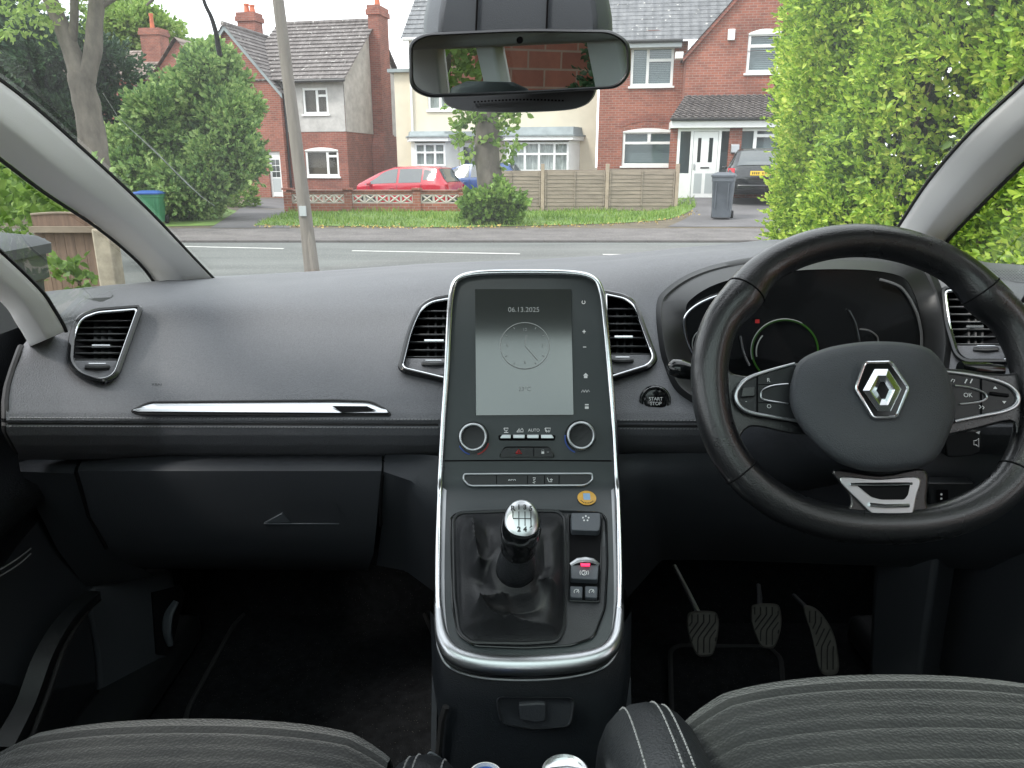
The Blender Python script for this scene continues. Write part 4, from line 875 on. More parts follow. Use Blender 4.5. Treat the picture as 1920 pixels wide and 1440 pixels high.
# round gold sticker on the console
P = kp_(1100, 936, 0.0006); ax = (kp_(1110, 936) - kp_(1090, 936)).cross(kp_(1100, 928) - kp_(1100, 944)).normalized(); P = P + ax * 0.002; ux = Vector((1, 0, 0)); uy = ax.cross(ux); uy = uy if uy.z > 0 else -uy
stk = thing('sticker', 'round gold sticker with a small blue phone picture, stuck beside the gear lever', 'sticker', P)
b = MB(); b.lathe([(0.0122, 0), (0.0122, 0.0006), (0.0118, 0.0008), (0.0001, 0.0008)], 32, P, ax); b.build('disc', MT['sticker_gold'], stk)
b = MB(); b.ngon([P + ax * 0.0011 + ux * x + uy * y for x, y in rpoly([(-0.0045, -0.0040), (0.0045, -0.0040), (0.0045, 0.0075), (-0.0045, 0.0075)], 0.001)]); b.build('picture', MT['sticker_blue'], stk, smooth=0)
b = MB()
for k in range(9):
    a = R(215 + k * 13); b.box(P + ax * 0.0011 + (ux * math.cos(a) + uy * math.sin(a)) * 0.0096, (0.0011, 0.0006, 0.0014))
b.build('print', MT['mark'], stk, smooth=0)

# ------------------------------------------------------------------ gear lever
gb = kp_(962, 1120); gear = thing('gear_lever', 'black gear lever with silver numbered knob top and creased leather gaiter', 'gear lever', gb)
open_ = rpoly([(850, 974), (864, 964), (985, 960), (1046, 961), (1059, 972), (1060, 1100), (1058, 1180), (1044, 1205), (985, 1209), (884, 1207), (862, 1188), (853, 1120)], 10, 6)
def resample(poly, n):
    c = centroid(poly); out = []
    for k in range(n):
        a = 2 * math.pi * k / n; dx, dy = math.cos(a), math.sin(a); best = None
        for i in range(len(poly)):
            (x0, y0), (x1, y1) = poly[i], poly[(i + 1) % len(poly)]; ex, ey = x1 - x0, y1 - y0; det = dx * ey - dy * ex
            if abs(det) < 1e-9: continue
            t = ((x0 - c[0]) * ey - (y0 - c[1]) * ex) / det; s = ((x0 - c[0]) * dy - (y0 - c[1]) * dx) / det
            if t > 0 and -1e-6 <= s <= 1 + 1e-6: best = t
        out.append((c[0] + dx * (best or 50), c[1] + dy * (best or 50)))
    return out
def proj(p):
    d = p - CO; a = d.y * CT - d.z * ST; return (960 + FPX * d.x / a, 720 - FPX * (d.y * ST + d.z * CT) / a)
FOLD = [((886, 980), (893, 1035), .010, 9), ((893, 1035), (899, 1064), .012, 9), ((899, 1068), (938, 1030), .014, 9), ((985, 1090), (942, 1122), .016, 11), ((942, 1122), (902, 1150), .014, 9), ((902, 1150), (938, 1176), .008, 8), ((998, 1078), (1038, 1114), .013, 13), ((868, 1178), (960, 1172), .008, 13), ((960, 1172), (1050, 1180), .008, 13), ((862, 1000), (866, 1160), .006, 8), ((1050, 990), (1050, 1150), .006, 9), ((905, 1085), (960, 1098), -.010, 18), ((1000, 1140), (960, 1150), -.006, 22), ((915, 1000), (920, 1030), -.008, 16), ((1020, 1010), (1022, 1060), -.006, 18)]
NG = 180; og = resample(open_, NG)
LA, LB = ata(967, 1066, 0.828), ata(976, 997, 0.775)           # lever axis: collar -> knob
lax = (LB - LA).normalized(); le = (Vector((1, 0, 0)) - lax * lax.x).normalized(); lg = lax.cross(le); lg = lg if lg.z > 0 else -lg
top = [LA - lax * 0.003 + (le * math.cos(2 * math.pi * k / NG) - lg * math.sin(2 * math.pi * k / NG)) * 0.0220 for k in range(NG)]
base = [kp_(*p, 0.002) for p in og]
loops = []
for i in range(41):
    t = i / 40; lp = []
    for k in range(NG):
        a = 2 * math.pi * k / NG
        q = base[k].lerp(top[k], t ** 0.9); w = math.sin(math.pi * min(1, t * 1.15)) ** 1.0
        bulge = 0.010 * math.sin(math.pi * min(1, t * 1.3)) if t < 0.77 else 0
        d0 = proj(q); fold = 0
        for (x0, y0), (x1, y1), A_, w_ in FOLD:
            ex, ey = x1 - x0, y1 - y0; s_ = min(1, max(0, ((d0[0] - x0) * ex + (d0[1] - y0) * ey) / (ex * ex + ey * ey))); fold += A_ * math.exp(-math.hypot(d0[0] - x0 - ex * s_, d0[1] - y0 - ey * s_) / w_)
        f = noise.noise(Vector((math.cos(a) * 0.95 + 7.3, math.sin(a) * 0.95, t * 0.9 + 1.0))); f2 = noise.noise(Vector((math.cos(a) * 1.7, math.sin(a) * 1.7 + 2.0, t * 1.3 + 5)))
        ridge = f * 0.008 + f2 * 0.002 + fold * 1.7
        q = q + Vector((0, -0.45, 0.89)) * (w * (ridge + bulge - 0.006))
        lp.append(q)
    loops.append(lp)
b = MB(); b.loft(loops); gt = b.build('gaiter', MT['gaiter_leather'], gear, smooth=80)
b = MB(); b.tube([kp_(*p, 0.003) for p in og], 0.0022, 6, closed=True); b.build('gaiter_frame', MT['black_plastic'], gear)
for dx in (-5, 5):
    b = MB(); pt = [kp_(957 + dx, 1204, 0.0045), kp_(957 + dx, 1185, 0.006)]
    b.tube(pt, 0.0006, 4); b.build('stitching', MT['mark'], gt)
b = MB(); b.lathe([(0.0195, -0.008), (0.0218, -0.002), (0.0212, 0.010), (0.0195, 0.022), (0.0170, 0.034), (0.0160, 0.044)], 32, LA, lax, le); b.build('lever_sleeve', MT['leather'], gear, smooth=60)
KA = LA + lax * 0.038
b = MB(); L_ = (LB - LA).length
kl = []
for h, ra, rb in ((0.0, 0.019, 0.018), (0.004, 0.0205, 0.0195), (0.010, 0.0195, 0.019), (0.020, 0.0205, 0.0205), (0.036, 0.0228, 0.0245), (0.050, 0.0225, 0.026), (0.058, 0.0205, 0.025)):
    kl.append([KA + lax * h + le * math.cos(2 * math.pi * k / 40) * ra * .92 + lg * math.sin(2 * math.pi * k / 40) * rb * .92 for k in range(40)])
b.loft(kl, True, True); b.build('knob', MT['black_gloss'], gear, smooth=60)
# the silver cap faces the camera and the roof
KC = KA + lax * 0.054; fn = (lax * 0.72 + (CO - KC).normalized() * 0.55).normalized(); fe = (Vector((1, 0, 0)) - fn * fn.x).normalized(); fg = fn.cross(fe); fg = fg if fg.z > 0 else -fg
capo = [(0.0180 * math.cos(a) * (1 - 0.06 * math.sin(a)), 0.0218 * math.sin(a)) for a in np.linspace(0, 2 * math.pi, 40, endpoint=False)]
b = MB(); b.loft([[KC + fe * x * s + fg * y * s + fn * h for x, y in capo] for s, h in ((1.02, -0.006), (1.04, 0.002), (1.0, 0.006), (0.85, 0.0085), (0.5, 0.0098), (0.05, 0.0102))], True, True); kc = b.build('knob_cap', MT['satin_metal'], gear, smooth=60)
for s, x, y in (('R', -0.0095, 0.0106), ('1', -0.0034, 0.0118), ('3', 0.0028, 0.0118), ('5', 0.0088, 0.0106), ('2', -0.0034, -0.0114), ('4', 0.0028, -0.0114), ('6', 0.0088, -0.0104)):
    textmesh('knob_numeral', s, MT['mark'], kc, KC + fe * x + fg * y + fn * (0.0112 - 3 * (x * x + y * y)), fe, fg, 0.0072, bold=0.0003)
b = MB()
for x in (-0.0034, 0.0028, 0.0088): b.tube([KC + fe * x + fg * 0.0075 + fn * 0.0102, KC + fe * x - fg * 0.0075 + fn * 0.0102], 0.0005, 4)
b.tube([KC + fe * x + fn * 0.0104 for x in (-0.0095, -0.0034, 0.0028, 0.0088)], 0.0005, 4); b.tube([KC - fe * 0.0095 + fg * 0.0075 + fn * 0.010, KC - fe * 0.0095 + fn * 0.0102], 0.0005, 4); b.build('shift_pattern', MT['mark'], kc)

# ------------------------------------------------------------------ steering wheel
WC = ata(1634, 716, 0.80); TL = R(27); E1 = Vector((1, 0, 0)); E2 = Vector((0, math.sin(TL), math.cos(TL))); EN = Vector((0, -math.cos(TL), math.sin(TL)))
whl = thing('steering_wheel', 'black leather steering wheel with silver diamond badge and chrome edged spoke buttons', 'steering wheel', WC)
def wl(x, y, h=0.0): return WC + E1 * x + E2 * y + EN * h
def wp(px, py, h): return onplane(px, py, WC + EN * h, EN)
rim = []; rad = []
for k in range(160):
    a = 2 * math.pi * k / 160; ca, sa = math.cos(a), math.sin(a)
    rx, ry = 0.1735, (0.160 if sa > 0 else 0.152); e = 1.0 if sa > 0 else 0.86
    x = rx * math.copysign(abs(ca) ** e, ca); y = ry * math.copysign(abs(sa) ** e, sa)
    grip = math.exp(-((math.degrees(a) - 38) / 9) ** 2) + math.exp(-((math.degrees(a) - 142) / 9) ** 2)
    side = math.exp(-((math.degrees(a) - 12) / 26) ** 2) + math.exp(-((math.degrees(a) - 372) / 26) ** 2) + math.exp(-((math.degrees(a) - 168) / 26) ** 2)
    s = 1 - 0.03 * grip; rim.append(wl(x * s, y * s, 0.0)); rad.append(0.0186 + 0.0030 * grip + 0.0012 * side)
b = MB(); b.tube(rim, rad, 24, closed=True, flat=1.0, up=EN); rim_o = b.build('rim', MT['rim_leather'], whl, smooth=70)
def rim_i(deg): return int(round(deg / 360 * 160)) % 160
for dg in (41, 139, 217, 323):
    i = rim_i(dg); p = rim[i]; tg = (rim[(i + 1) % 160] - rim[i - 1]).normalized(); e = EN; g2 = tg.cross(e)
    b = MB(); b.tube([p + (e * math.cos(q) + g2 * math.sin(q)) * (rad[i] + 0.0001) for q in np.linspace(0, 2 * math.pi, 32, endpoint=False)], 0.0009, 6, closed=True); b.build('rim_seam', MT['void'], rim_o)
for lo, hi in ((146, 214), (326, 394)):
    b = MB()
    for i in range(rim_i(lo) if lo < 300 else int(lo / 360 * 160), int(hi / 360 * 160)):
        for f in (0.0, 0.5):
            p, q = rim[i % 160], rim[(i + 1) % 160]; c0 = p.lerp(q, f); inn = (WC - c0).normalized()
            d_ = (inn * 0.80 + EN * 0.60).normalized(); b.tube([c0 + d_ * (rad[i % 160] + 0.0002), p.lerp(q, f + 0.3) + d_ * (rad[i % 160] + 0.0002)], 0.0005, 4)
    b.build('stitching', MT['mark'], rim_o)
# spokes
def plate(pts, h0, h1, name, m, bev=0.003, k=1.0, parent=None, dome=0.0):
    lo, hi = [wp(*p, h0) for p in pts], [wp(*p, h1) for p in scalep(pts, k)]
    b = MB(); ls = [lo, hi]
    if dome: ls += [[wp(*p, h1 + dome * 0.6) for p in scalep(pts, 0.9)], [wp(*p, h1 + dome) for p in scalep(pts, 0.6)], [wp(*p, h1 + dome * 1.1) for p in scalep(pts, 0.05)]]
    b.loft(ls, True, True); return b.build(name, MT[m], parent or whl, bevel=bev, smooth=60 if dome else 40)
plate(spl2([(1352, 680), (1372, 700), (1420, 704), (1500, 680), (1560, 700), (1560, 800), (1500, 815), (1420, 800), (1395, 808), (1378, 832), (1352, 800)], 4), -0.012, 0.004, 'spoke', 'rim_leather', 0.004, 0.99)
plate(spl2([(1700, 700), (1790, 692), (1850, 700), (1900, 700), (1925, 690), (1925, 800), (1905, 815), (1895, 790), (1800, 812), (1700, 820)], 4), -0.012, 0.004, 'spoke', 'rim_leather', 0.004, 0.99)
plate(spl2([(1560, 880), (1590, 925), (1592, 950), (1570, 960), (1520, 958), (1500, 985), (1640, 1012), (1780, 990), (1800, 955), (1750, 958), (1738, 940), (1735, 880), (1650, 890)], 4), -0.010, 0.010, 'spoke', 'rim_leather', 0.004, 0.985)
CV = spl2([(1574, 896), (1648, 898), (1722, 895), (1719, 930), (1712, 962), (1700, 971), (1668, 973), (1640, 966), (1612, 942)], 5)
tr_ = plate(CV, 0.006, 0.013, 'spoke_trim', 'satin_metal', 0.001, 0.99)
plate(rpoly([(1600, 905), (1708, 904), (1703, 928), (1696, 937), (1652, 937), (1634, 932)], 4), 0.010, 0.0136, 'trim_opening', 'void', 0, 0.99, tr_)
b = MB(); b.tube([wp(*p, 0.0150) for p in ((1594, 908), (1650, 909), (1710, 907))], 0.0015, 6); b.tube([wp(*p, 0.0145) for p in ((1630, 946), (1660, 949), (1704, 948))], 0.0022, 6); b.build('trim_edge', MT['chrome'], tr_)
# button pods with chrome outline
PL = spl2([(1490, 682), (1440, 696), (1402, 710), (1384, 728), (1380, 745), (1388, 762), (1408, 774), (1450, 782), (1500, 790)], 5, False) + [(1510, 736)]
PR = spl2([(1764, 696), (1812, 702), (1862, 712), (1892, 724), (1908, 742), (1904, 760), (1880, 772), (1840, 780), (1790, 790)], 5, False) + [(1760, 740)]
for P_, split, marks in ((PL, 1420, 'l'), (PR, 1840, 'r')):
    po = plate(P_, 0.002, 0.010, 'button_pod', 'black_plastic', 0.0015, 0.985)
    b = MB(); b.tube([wp(*p, 0.0105) for p in P_[:-1]], [0.0016 + 0.0010 * math.sin(math.pi * i / (len(P_) - 2)) for i in range(len(P_) - 1)], 8); b.build('pod_outline', MT['satin_metal'], po, smooth=60)
    b = MB(); ys_ = extent([(q[1], q[0]) for q in P_], split); b.tube([wp(split, ys_[0] + 3, 0.0108), wp(split, ys_[1] - 3, 0.0108)], 0.0008, 4)
    (b.tube([wp(1474, 721, .0108), wp(1422, 721, .0108)], .0004, 4), b.tube([wp(1474, 755, .0108), wp(1422, 755, .0108)], .0004, 4)) if marks == 'l' else b.tube([wp(1856, 738, 0.0108), wp(1890, 742, 0.0108)], 0.0022, 4)
    b.build('pod_splits', MT['void'], po)
    if marks == 'l':
        b = MB(); b.tube(spline([wp(*p, 0.0112) for p in ((1478, 720), (1450, 723), (1432, 730), (1427, 740), (1434, 750), (1478, 757))], 6), 0.0010, 6); b.build('pod_outline', MT['satin_metal'], po)
        b = MB(); b.prism([wp(*p, 0.0102) for p in rpoly([(1390, 728), (1414, 726), (1414, 744), (1388, 746)], 3)], EN * 0.004); b.build('rocker', MT['black_gloss'], po, bevel=0.001)
        for s, x, y in (('R', 1441, 713), ('O', 1442, 762), ('-', 1399, 752)): textmesh('button_mark', s, MT['icon'], po, wp(x, y, 0.0110), E1, E2, 0.006)
    else:
        b = MB(); b.tube(spline([wp(*p, 0.0112) for p in ((1790, 723), (1820, 727), (1844, 736), (1850, 746), (1835, 754), (1800, 758))], 6), 0.0010, 6); b.build('pod_outline', MT['satin_metal'], po)
        textmesh('button_mark', 'OK', MT['icon'], po, wp(1815, 741, 0.0110), E1, E2, 0.0064)
        b = MB()
        for tri in (((1862, 729), (1870, 729), (1866, 724)), ((1879, 752), (1887, 752), (1883, 757))): b.ngon([wp(*p, 0.0110) for p in tri])
        for x0 in (1808, 1818): b.prism([wp(*p, 0.0108) for p in ((x0, 718), (x0 + 4, 710), (x0 + 6, 711), (x0 + 2, 719))], EN * 0.0003)
        b.build('button_mark', MT['icon'], po, smooth=0)
        b = MB(); b.tube([wp(*p, 0.0110) for p in ((1782, 716), (1786, 711), (1790, 712), (1788, 717))], 0.0005, 4); b.tube([wp(*p, 0.0110) for p in ((1836, 766), (1840, 763), (1836, 760))], 0.0005, 4); b.tube([wp(*p, 0.0110) for p in ((1842, 761), (1845, 764), (1843, 767))], 0.0005, 4); b.build('button_mark', MT['icon'], po)
AB = spl2([(1484, 712), (1500, 676), (1545, 654), (1600, 643), (1650, 640), (1705, 644), (1745, 656), (1772, 688), (1788, 735), (1791, 775), (1779, 815), (1758, 856), (1730, 876), (1680, 884), (1640, 885), (1600, 878), (1566, 864), (1528, 834), (1500, 800), (1484, 768), (1480, 742)], 4)
ab = MB(); ab.loft([[wp(*p, -0.004) for p in scalep(AB, 0.99)], [wp(*p, 0.020) for p in AB], [wp(*p, 0.030) for p in scalep(AB, 0.985, 0.98)], [wp(*p, 0.036) for p in scalep(AB, 0.955, 0.95)], [wp(*p, 0.042) for p in scalep(AB, 0.85)], [wp(*p, 0.046) for p in scalep(AB, 0.55)], [wp(*p, 0.047) for p in scalep(AB, 0.05)]], True, True)
cov = ab.build('airbag_cover', MT['airbag'], whl, smooth=70)
textmesh('airbag_mark', 'SRP', MT['mark'], cov, wp(1664, 865, 0.0385), E1, E2, 0.0095); textmesh('airbag_mark', 'AIRBAG', MT['mark'], cov, wp(1664, 874, 0.0375), E1, E2, 0.004)
HX = rpoly([(1604, 728), (1621, 680), (1670, 679), (1703, 727), (1681, 782), (1637, 783)], 6)
em = plate(HX, 0.040, 0.0500, 'badge', 'black_gloss', 0.001, 0.99)
b = MB(); b.tube([wp(*p, 0.0500) for p in HX], 0.0017, 8, closed=True); b.build('badge_ring', MT['chrome'], em)
DO = [(1640, 692), (1665, 692), (1690, 730), (1670, 771), (1646, 771), (1618, 732)]; DI = [(1655, 711), (1669, 731), (1657, 752), (1642, 732)]
def dia(a): return [wp(*p, a[1]) for p in a[0]]
DI6 = [(1651, 716), (1658, 716), (1667, 731), (1660, 748), (1653, 748), (1643, 732)]
mid = [((o[0] + i_[0]) / 2, (o[1] + i_[1]) / 2) for o, i_ in zip(DO, DI6)]
b = MB(); b.loft([dia((DO, 0.0500)), dia((DO, 0.0512)), dia((mid, 0.0560)), dia((DI6, 0.0515)), dia((DI6, 0.0500))]); b.build('diamond', MT['chrome'], em, smooth=15)
# column shroud, stalk, audio pod behind the wheel
col = thing('steering_column', 'dark plastic steering column shroud behind the wheel with its stalks', 'steering column', wl(0, -0.02, -0.12))
b = MB(); ls = []
for h, rx, ry in ((-0.014, 0.070, 0.055), (-0.03, 0.085, 0.062), (-0.10, 0.10, 0.07), (-0.26, 0.11, 0.075)):
    ls.append([wl(rx * math.cos(a), -0.03 + ry * math.sin(a), h) for a in np.linspace(0, 2 * math.pi, 28, endpoint=False)])
b.loft(ls, True, True); b.build('shroud', MT['dash_low'], col, smooth=60)
b = MB(); q = [at(x, y, 0.85) for x, y in ((1330, 700), (1300, 698), (1275, 692), (1258, 688), (1252, 686))]; b.tube(q, [0.010, 0.011, 0.0135, 0.011, 0.003], 14, flat=0.85); b.build('indicator_stalk', MT['black_gloss'], col, smooth=60)
b = MB(); b.prism([at(x, y, 0.86) for x, y in rpoly([(1770, 806), (1832, 806), (1840, 816), (1839, 848), (1822, 856), (1775, 858)], 6)], (0, 0.04, 0)); au = b.build('audio_control', MT['black_plastic'], col, bevel=0.003)
b = MB(); b.tube([at(x, y, 0.858) for x, y in ((1830, 826), (1835, 822), (1835, 838), (1830, 834), (1826, 834), (1826, 826), (1830, 826))], 0.0006, 4); b.ngon([at(x, y, 0.858) for x, y in ((1829, 811), (1838, 808), (1836, 814))]); b.build('audio_icon', MT['icon'], au, smooth=0)
b = MB(); b.tube([at(x, y, 0.84) for x, y in ((1800, 690), (1850, 694), (1880, 694))], [0.008, 0.009, 0.006], 10); b.build('wiper_stalk', MT['black_gloss'], col)

# ------------------------------------------------------------------ rear-view mirror with its sensor housing
MC = ata(974, 119, 0.80)
mir_o = thing('rear_view_mirror', 'wide black framed rear-view mirror hanging at the top of the windscreen', 'mirror', MC)
MN = Vector((0.185, -0.97, -0.058)).normalized()
outl = rpoly([(766, 78), (795, 62), (980, 53), (1150, 56), (1182, 78), (1183, 140), (1160, 166), (980, 177), (800, 184), (768, 166)], [18, 26, 60, 26, 22, 24, 26, 60, 26, 20], 6)
def mp_(px, py, l=0): return onplane(px, py, MC + MN * l, MN)
b = MB(); b.loft([[mp_(*p, -0.035) for p in scalep(outl, 0.62, 0.55)], [mp_(*p, -0.022) for p in scalep(outl, 0.93, 0.88)], [mp_(*p, -0.006) for p in outl], [mp_(*p, 0.002) for p in scalep(outl, 0.995, 0.985)], [mp_(*p, 0.004) for p in scalep(outl, 0.978, 0.93)], [mp_(*p, 0.0018) for p in scalep(outl, 0.962, 0.885)]], True, False); b.build('housing', MT['mirror_shell'], mir_o, smooth=50)
b = MB(); b.ngon([mp_(*p, 0.002) for p in scalep(outl, 0.965, 0.89)]); b.build('mirror_glass', MT['mirror_glass'], mir_o, smooth=0)
P = mp_(975, 75, 0.0028); b = MB(); b.lathe([(0.0034, 0), (0.0034, 0.0006), (0.0001, 0.0006)], 16, P, MN); b.build('light_sensor', MT['void'], mir_o)
b = MB(); b.tube([MC - MN * 0.01, MC - MN * 0.05 + Vector((0, 0.02, 0.03)), MC + Vector((0, 0.15, 0.06))], 0.012, 10); b.build('mirror_arm', MT['mirror_shell'], mir_o)
sh = thing('sensor_housing', 'grey plastic sensor housing fixed to the windscreen behind the mirror', 'sensor housing', ata(970, 60, 0.98))
def loopY(pts, Y): return [at(x, y, Y) for x, y in pts]
top_ = [(800, 70), (802, 30), (812, -20), (830, -90), (1115, -90), (1132, -20), (1141, 30), (1143, 75)]
b = MB(); g = []
for x0, y0, Y in ((0, 0, 0.93),):
    A = [at(x, y, 0.93) for x, y in top_]; Bk = [at(x, y, 1.00) for x, y in scalep(top_, 1.04)]
    Fm = [at(x, y, 0.905) for x, y in scalep(top_, 0.86, 0.95)]
b.loft([Bk, A, Fm], True, True); up_o = b.build('upper_cover', MT['mount_grey'], sh, smooth=45, bevel=0.004)
b = MB()
for x in (892, 1024): b.tube([at(x, 70, 0.903), at(x + 3, 0, 0.903), at(x + 6, -60, 0.903)], 0.0012, 5)
b.build('cover_joint', MT['void'], up_o)
lw_ = spl2([(826, 170), (832, 190), (850, 203), (890, 209), (970, 211), (1060, 207), (1096, 198), (1112, 184), (1118, 170)], 5, False) + [(1118, 120), (826, 120)]
b = MB(); b.loft([[at(x, y, 1.02) for x, y in scalep(lw_, 0.96)], [at(x, y, 0.93) for x, y in lw_], [at(x, y, 0.915) for x, y in scalep(lw_, 0.975, 0.93)]], True, True); lo_ = b.build('lower_cover', MT['mount_grey'], sh, smooth=50)
b = MB()
for k in range(26): b.box(at(890 + k * 6.6, 190 - 3 * math.sin(k / 25 * 3.14) + (k - 12) * -0.1, 0.913), (0.0022, 0.002, 0.0016))
b.build('cover_slots', MT['void'], lo_, smooth=0)
# dark cord hanging in front of the glass at the top left
cdp = [(372, -60), (382, 0), (396, 32), (405, 62), (409, 86), (412, 102)]
q = spline([at(x, y, 1.06 + 0.0006 * (y + 60)) for x, y in cdp], 8)
cord = MB().tube(q, [0.0018 + 0.0018 * min(1, i / 30) for i in range(len(q))], 8).build('hanging_cord', MT['rubber'], None, loc=q[0])
tag(cord, 'thin black cord dangling at the top of the windscreen, against the sky', 'cord')

# ------------------------------------------------------------------ seats
def seat(name, label, X0, Yf, Zf, roll, W=0.235, flat=1.0, bo_=0.0):
    s = thing(name, label, 'car seat', (X0, Yf - 0.25, Zf - 0.25), 0, 'front seats of the car')
    rows = []; nx = 41
    prof = [(0.0, -0.13), (0.006, -0.06), (0.0, -0.035), (-0.008, -0.018), (-0.02, -0.006), (-0.035, -0.001)]
    ys = [(-p[0], p[1]) for p in prof]
    yy = 0.035
    while yy < 0.56: yy += 0.004; ys.append((yy, 0.012 * math.sin(min(1, yy / 0.3) * 1.4) - 0.010 * yy))
    for yb, zb in ys:
        row = []
        for i in range(nx):
            x = (i / (nx - 1) * 2 - 1); arc_ = 0.022 * flat * (abs(x) ** 2.2) + 0.012 * abs(x) ** 8
            rib = 0.0026 * (abs(math.sin(math.pi * (yb - 0.012) / 0.0175)) ** 0.55) if yb > 0.012 else 0
            dz = -0.030 * max(0, abs(x) - 0.80) / 0.2 * 0.4 + 0.008 * flat * (1 - x * x) - 0.010 * flat * abs(x) ** 3 + rib
            row.append(Vector((X0 + x * W * 0.83, Yf - yb - arc_ * (1 if yb < 0.01 else math.exp(-(yb - .01) / .09)), Zf + zb + dz)))
        rows.append(row)
    b = MB(); b.grid(rows); b.build('cushion', MT['seat_cloth'], s, smooth=30)
    for sg in (-1, 1):
        path = [(Yf - 0.095, -0.13, 0.040), (Yf - 0.068, -0.05, 0.043), (Yf - 0.084, 0.006, 0.041), (Yf - 0.14, 0.034, 0.041), (Yf - 0.26, 0.048, 0.042), (Yf - 0.58, 0.055, 0.045)]
        pp = spline([(X0 + sg * W * 0.985, y, Zf + z - 0.034 + bo_) for y, z, r in path], 8); rr = np.interp(np.linspace(0, 1, len(pp)), np.linspace(0, 1, 6), [r for _, _, r in path])
        b = MB(); b.tube(pp, [float(q) for q in rr], 20, flat=1.0); bo = b.build('bolster', MT['leather'], s, smooth=70)
        for dx in (-0.020, 0.006, 0.015):
            bb = MB()
            for i in range(len(pp) - 1):
                for f in (0.0, 0.33, 0.66):
                    p0, p1 = pp[i].lerp(pp[i + 1], f), pp[i].lerp(pp[i + 1], f + 0.2); r_ = float(rr[i]); off = -sg * dx
                    tg = (pp[i + 1] - pp[i]).normalized(); nn = Vector((1, 0, 0)).cross(tg); nn = nn if (nn.z > 0 or nn.y > 0.3) else -nn
                    if nn.z < -0.2: nn = -nn
                    h = math.sqrt(max(1e-6, r_ * r_ - off * off)) + 0.0004
                    bb.tube([p0 + Vector((off, 0, 0)) + nn * h, p1 + Vector((off, 0, 0)) + nn * h], 0.0009, 4)
            bb.build('stitching', MT['stitch'], bo)
    bs = MB(); rows = []
    for z, y, w in ((0.0, -0.58, 0.21), (0.15, -0.62, 0.235), (0.28, -0.69, 0.24), (0.40, -0.75, 0.21), (0.45, -0.78, 0.15)):
        rows.append([Vector((X0 + w * math.cos(a), Yf + y + 0.055 * math.sin(a), Zf + z)) for a in np.linspace(0, 2 * math.pi, 24, endpoint=False)])
    bs.loft(rows, True, True); bs.build('backrest', MT['leather'], s, smooth=60)
    h = MB(); h.loft([[Vector((X0 + w * math.cos(a), Yf - 0.80 - (z - 0.45) * 0.2 + 0.04 * math.sin(a), Zf + z)) for a in np.linspace(0, 2 * math.pi, 20, endpoint=False)] for z, w in ((0.44, 0.08), (0.455, 0.11), (0.49, 0.115), (0.52, 0.10), (0.535, 0.06))], True, True); h.build('headrest', MT['leather'], s, smooth=60)
    p_ = MB(); p_.bb((X0 - W, Yf - 0.5, Zf - 0.34), (X0 + W, Yf - 0.10, Zf - 0.09)); p_.build('seat_base', MT['black_plastic'], s, bevel=0.03)
    return s
PD = ata(1640, 1262, 0.715); PP = ata(372, 1342, 0.80)
seat('car_seat', 'grey ribbed driver seat below the steering wheel, with white stitched bolster', PD.x + .012, PD.y + 0.012, PD.z, 0, 0.245)
seat('car_seat', 'grey ribbed passenger seat on the side below the glovebox', PP.x + .004, PP.y + 0.012, PP.z, 0, 0.248, 0.8, -0.012)

# ------------------------------------------------------------------ pedals, floor mats, cups
def pedal(name, label, pts, axd, arm, groove=6, curve=0.0):
    c = centroid(pts); Pc = ata(c[0], c[1], axd); n = Vector((0, -0.80, 0.60))
    o = thing(name, label, 'pedal', Pc, 0, 'foot pedals')
    f = lambda p, l=0: onplane(p[0], p[1], Pc + n * l, n)
    sp_ = spl2(pts, 5)
    b = MB(); b.loft([[f(p, -0.012) for p in sp_], [f(p, 0.0) for p in sp_], [f(p, 0.004) for p in scalep(sp_, 0.92)]], True, True); pad = b.build('pad', MT['pedal_rubber'], o, smooth=40)
    ymin, ymax = min(p[1] for p in sp_), max(p[1] for p in sp_); g = MB()
    for k in range(-4, 8):
        path = []
        for i in range(13):
            y = ymin + (ymax - ymin) * i / 12; e = extent(scalep(sp_, 0.93), y)
            t = i / 12; x = c[0] + (k - 1.5) * 11 + (0 if t < 0.25 else -(t - .25) / .35 * 22 if t < .6 else -22) + 6
            if e and e[0] < x < e[1]: path.append(f((x, y), 0.0045))
            else:
                if len(path) > 1: g.tube(path, 0.0012, 4)
                path = []
        if len(path) > 1: g.tube(path, 0.0012, 4)
    if g.v: g.build('pad_grooves', MT['pedal_groove'], pad)
    a = MB(); a.tube([ata(x, y, d) for x, y, d in arm], [0.0055, 0.005, 0.0045][:len(arm)] if len(arm) == 3 else 0.007, 8, flat=0.6); a.build('arm', MT['brushed'] if 'clutch' in label else MT['dash_low'], o)
    return o
pedal('pedal', 'clutch pedal on a bare metal arm, leftmost of the three pedals', [(1288, 1160), (1296, 1147), (1336, 1146), (1347, 1158), (1347, 1185), (1338, 1224), (1322, 1231), (1305, 1226), (1291, 1190)], 1.36, [(1312, 1155, 1.37), (1290, 1110, 1.42), (1264, 1060, 1.48)])
pedal('pedal', 'brake pedal on a short dark stem, in the middle of the three pedals', [(1408, 1145), (1414, 1133), (1452, 1132), (1463, 1142), (1465, 1175), (1454, 1211), (1438, 1216), (1424, 1208), (1410, 1172)], 1.38, [(1424, 1140, 1.39), (1424, 1118, 1.43), (1422, 1096, 1.47)])
pedal('pedal', 'long narrow accelerator pedal, nearest the driver door', [(1506, 1140), (1520, 1136), (1540, 1150), (1562, 1185), (1572, 1230), (1570, 1262), (1540, 1262), (1528, 1220), (1518, 1180)], 1.34, [(1530, 1170, 1.37), (1508, 1135, 1.42), (1488, 1115, 1.46)])
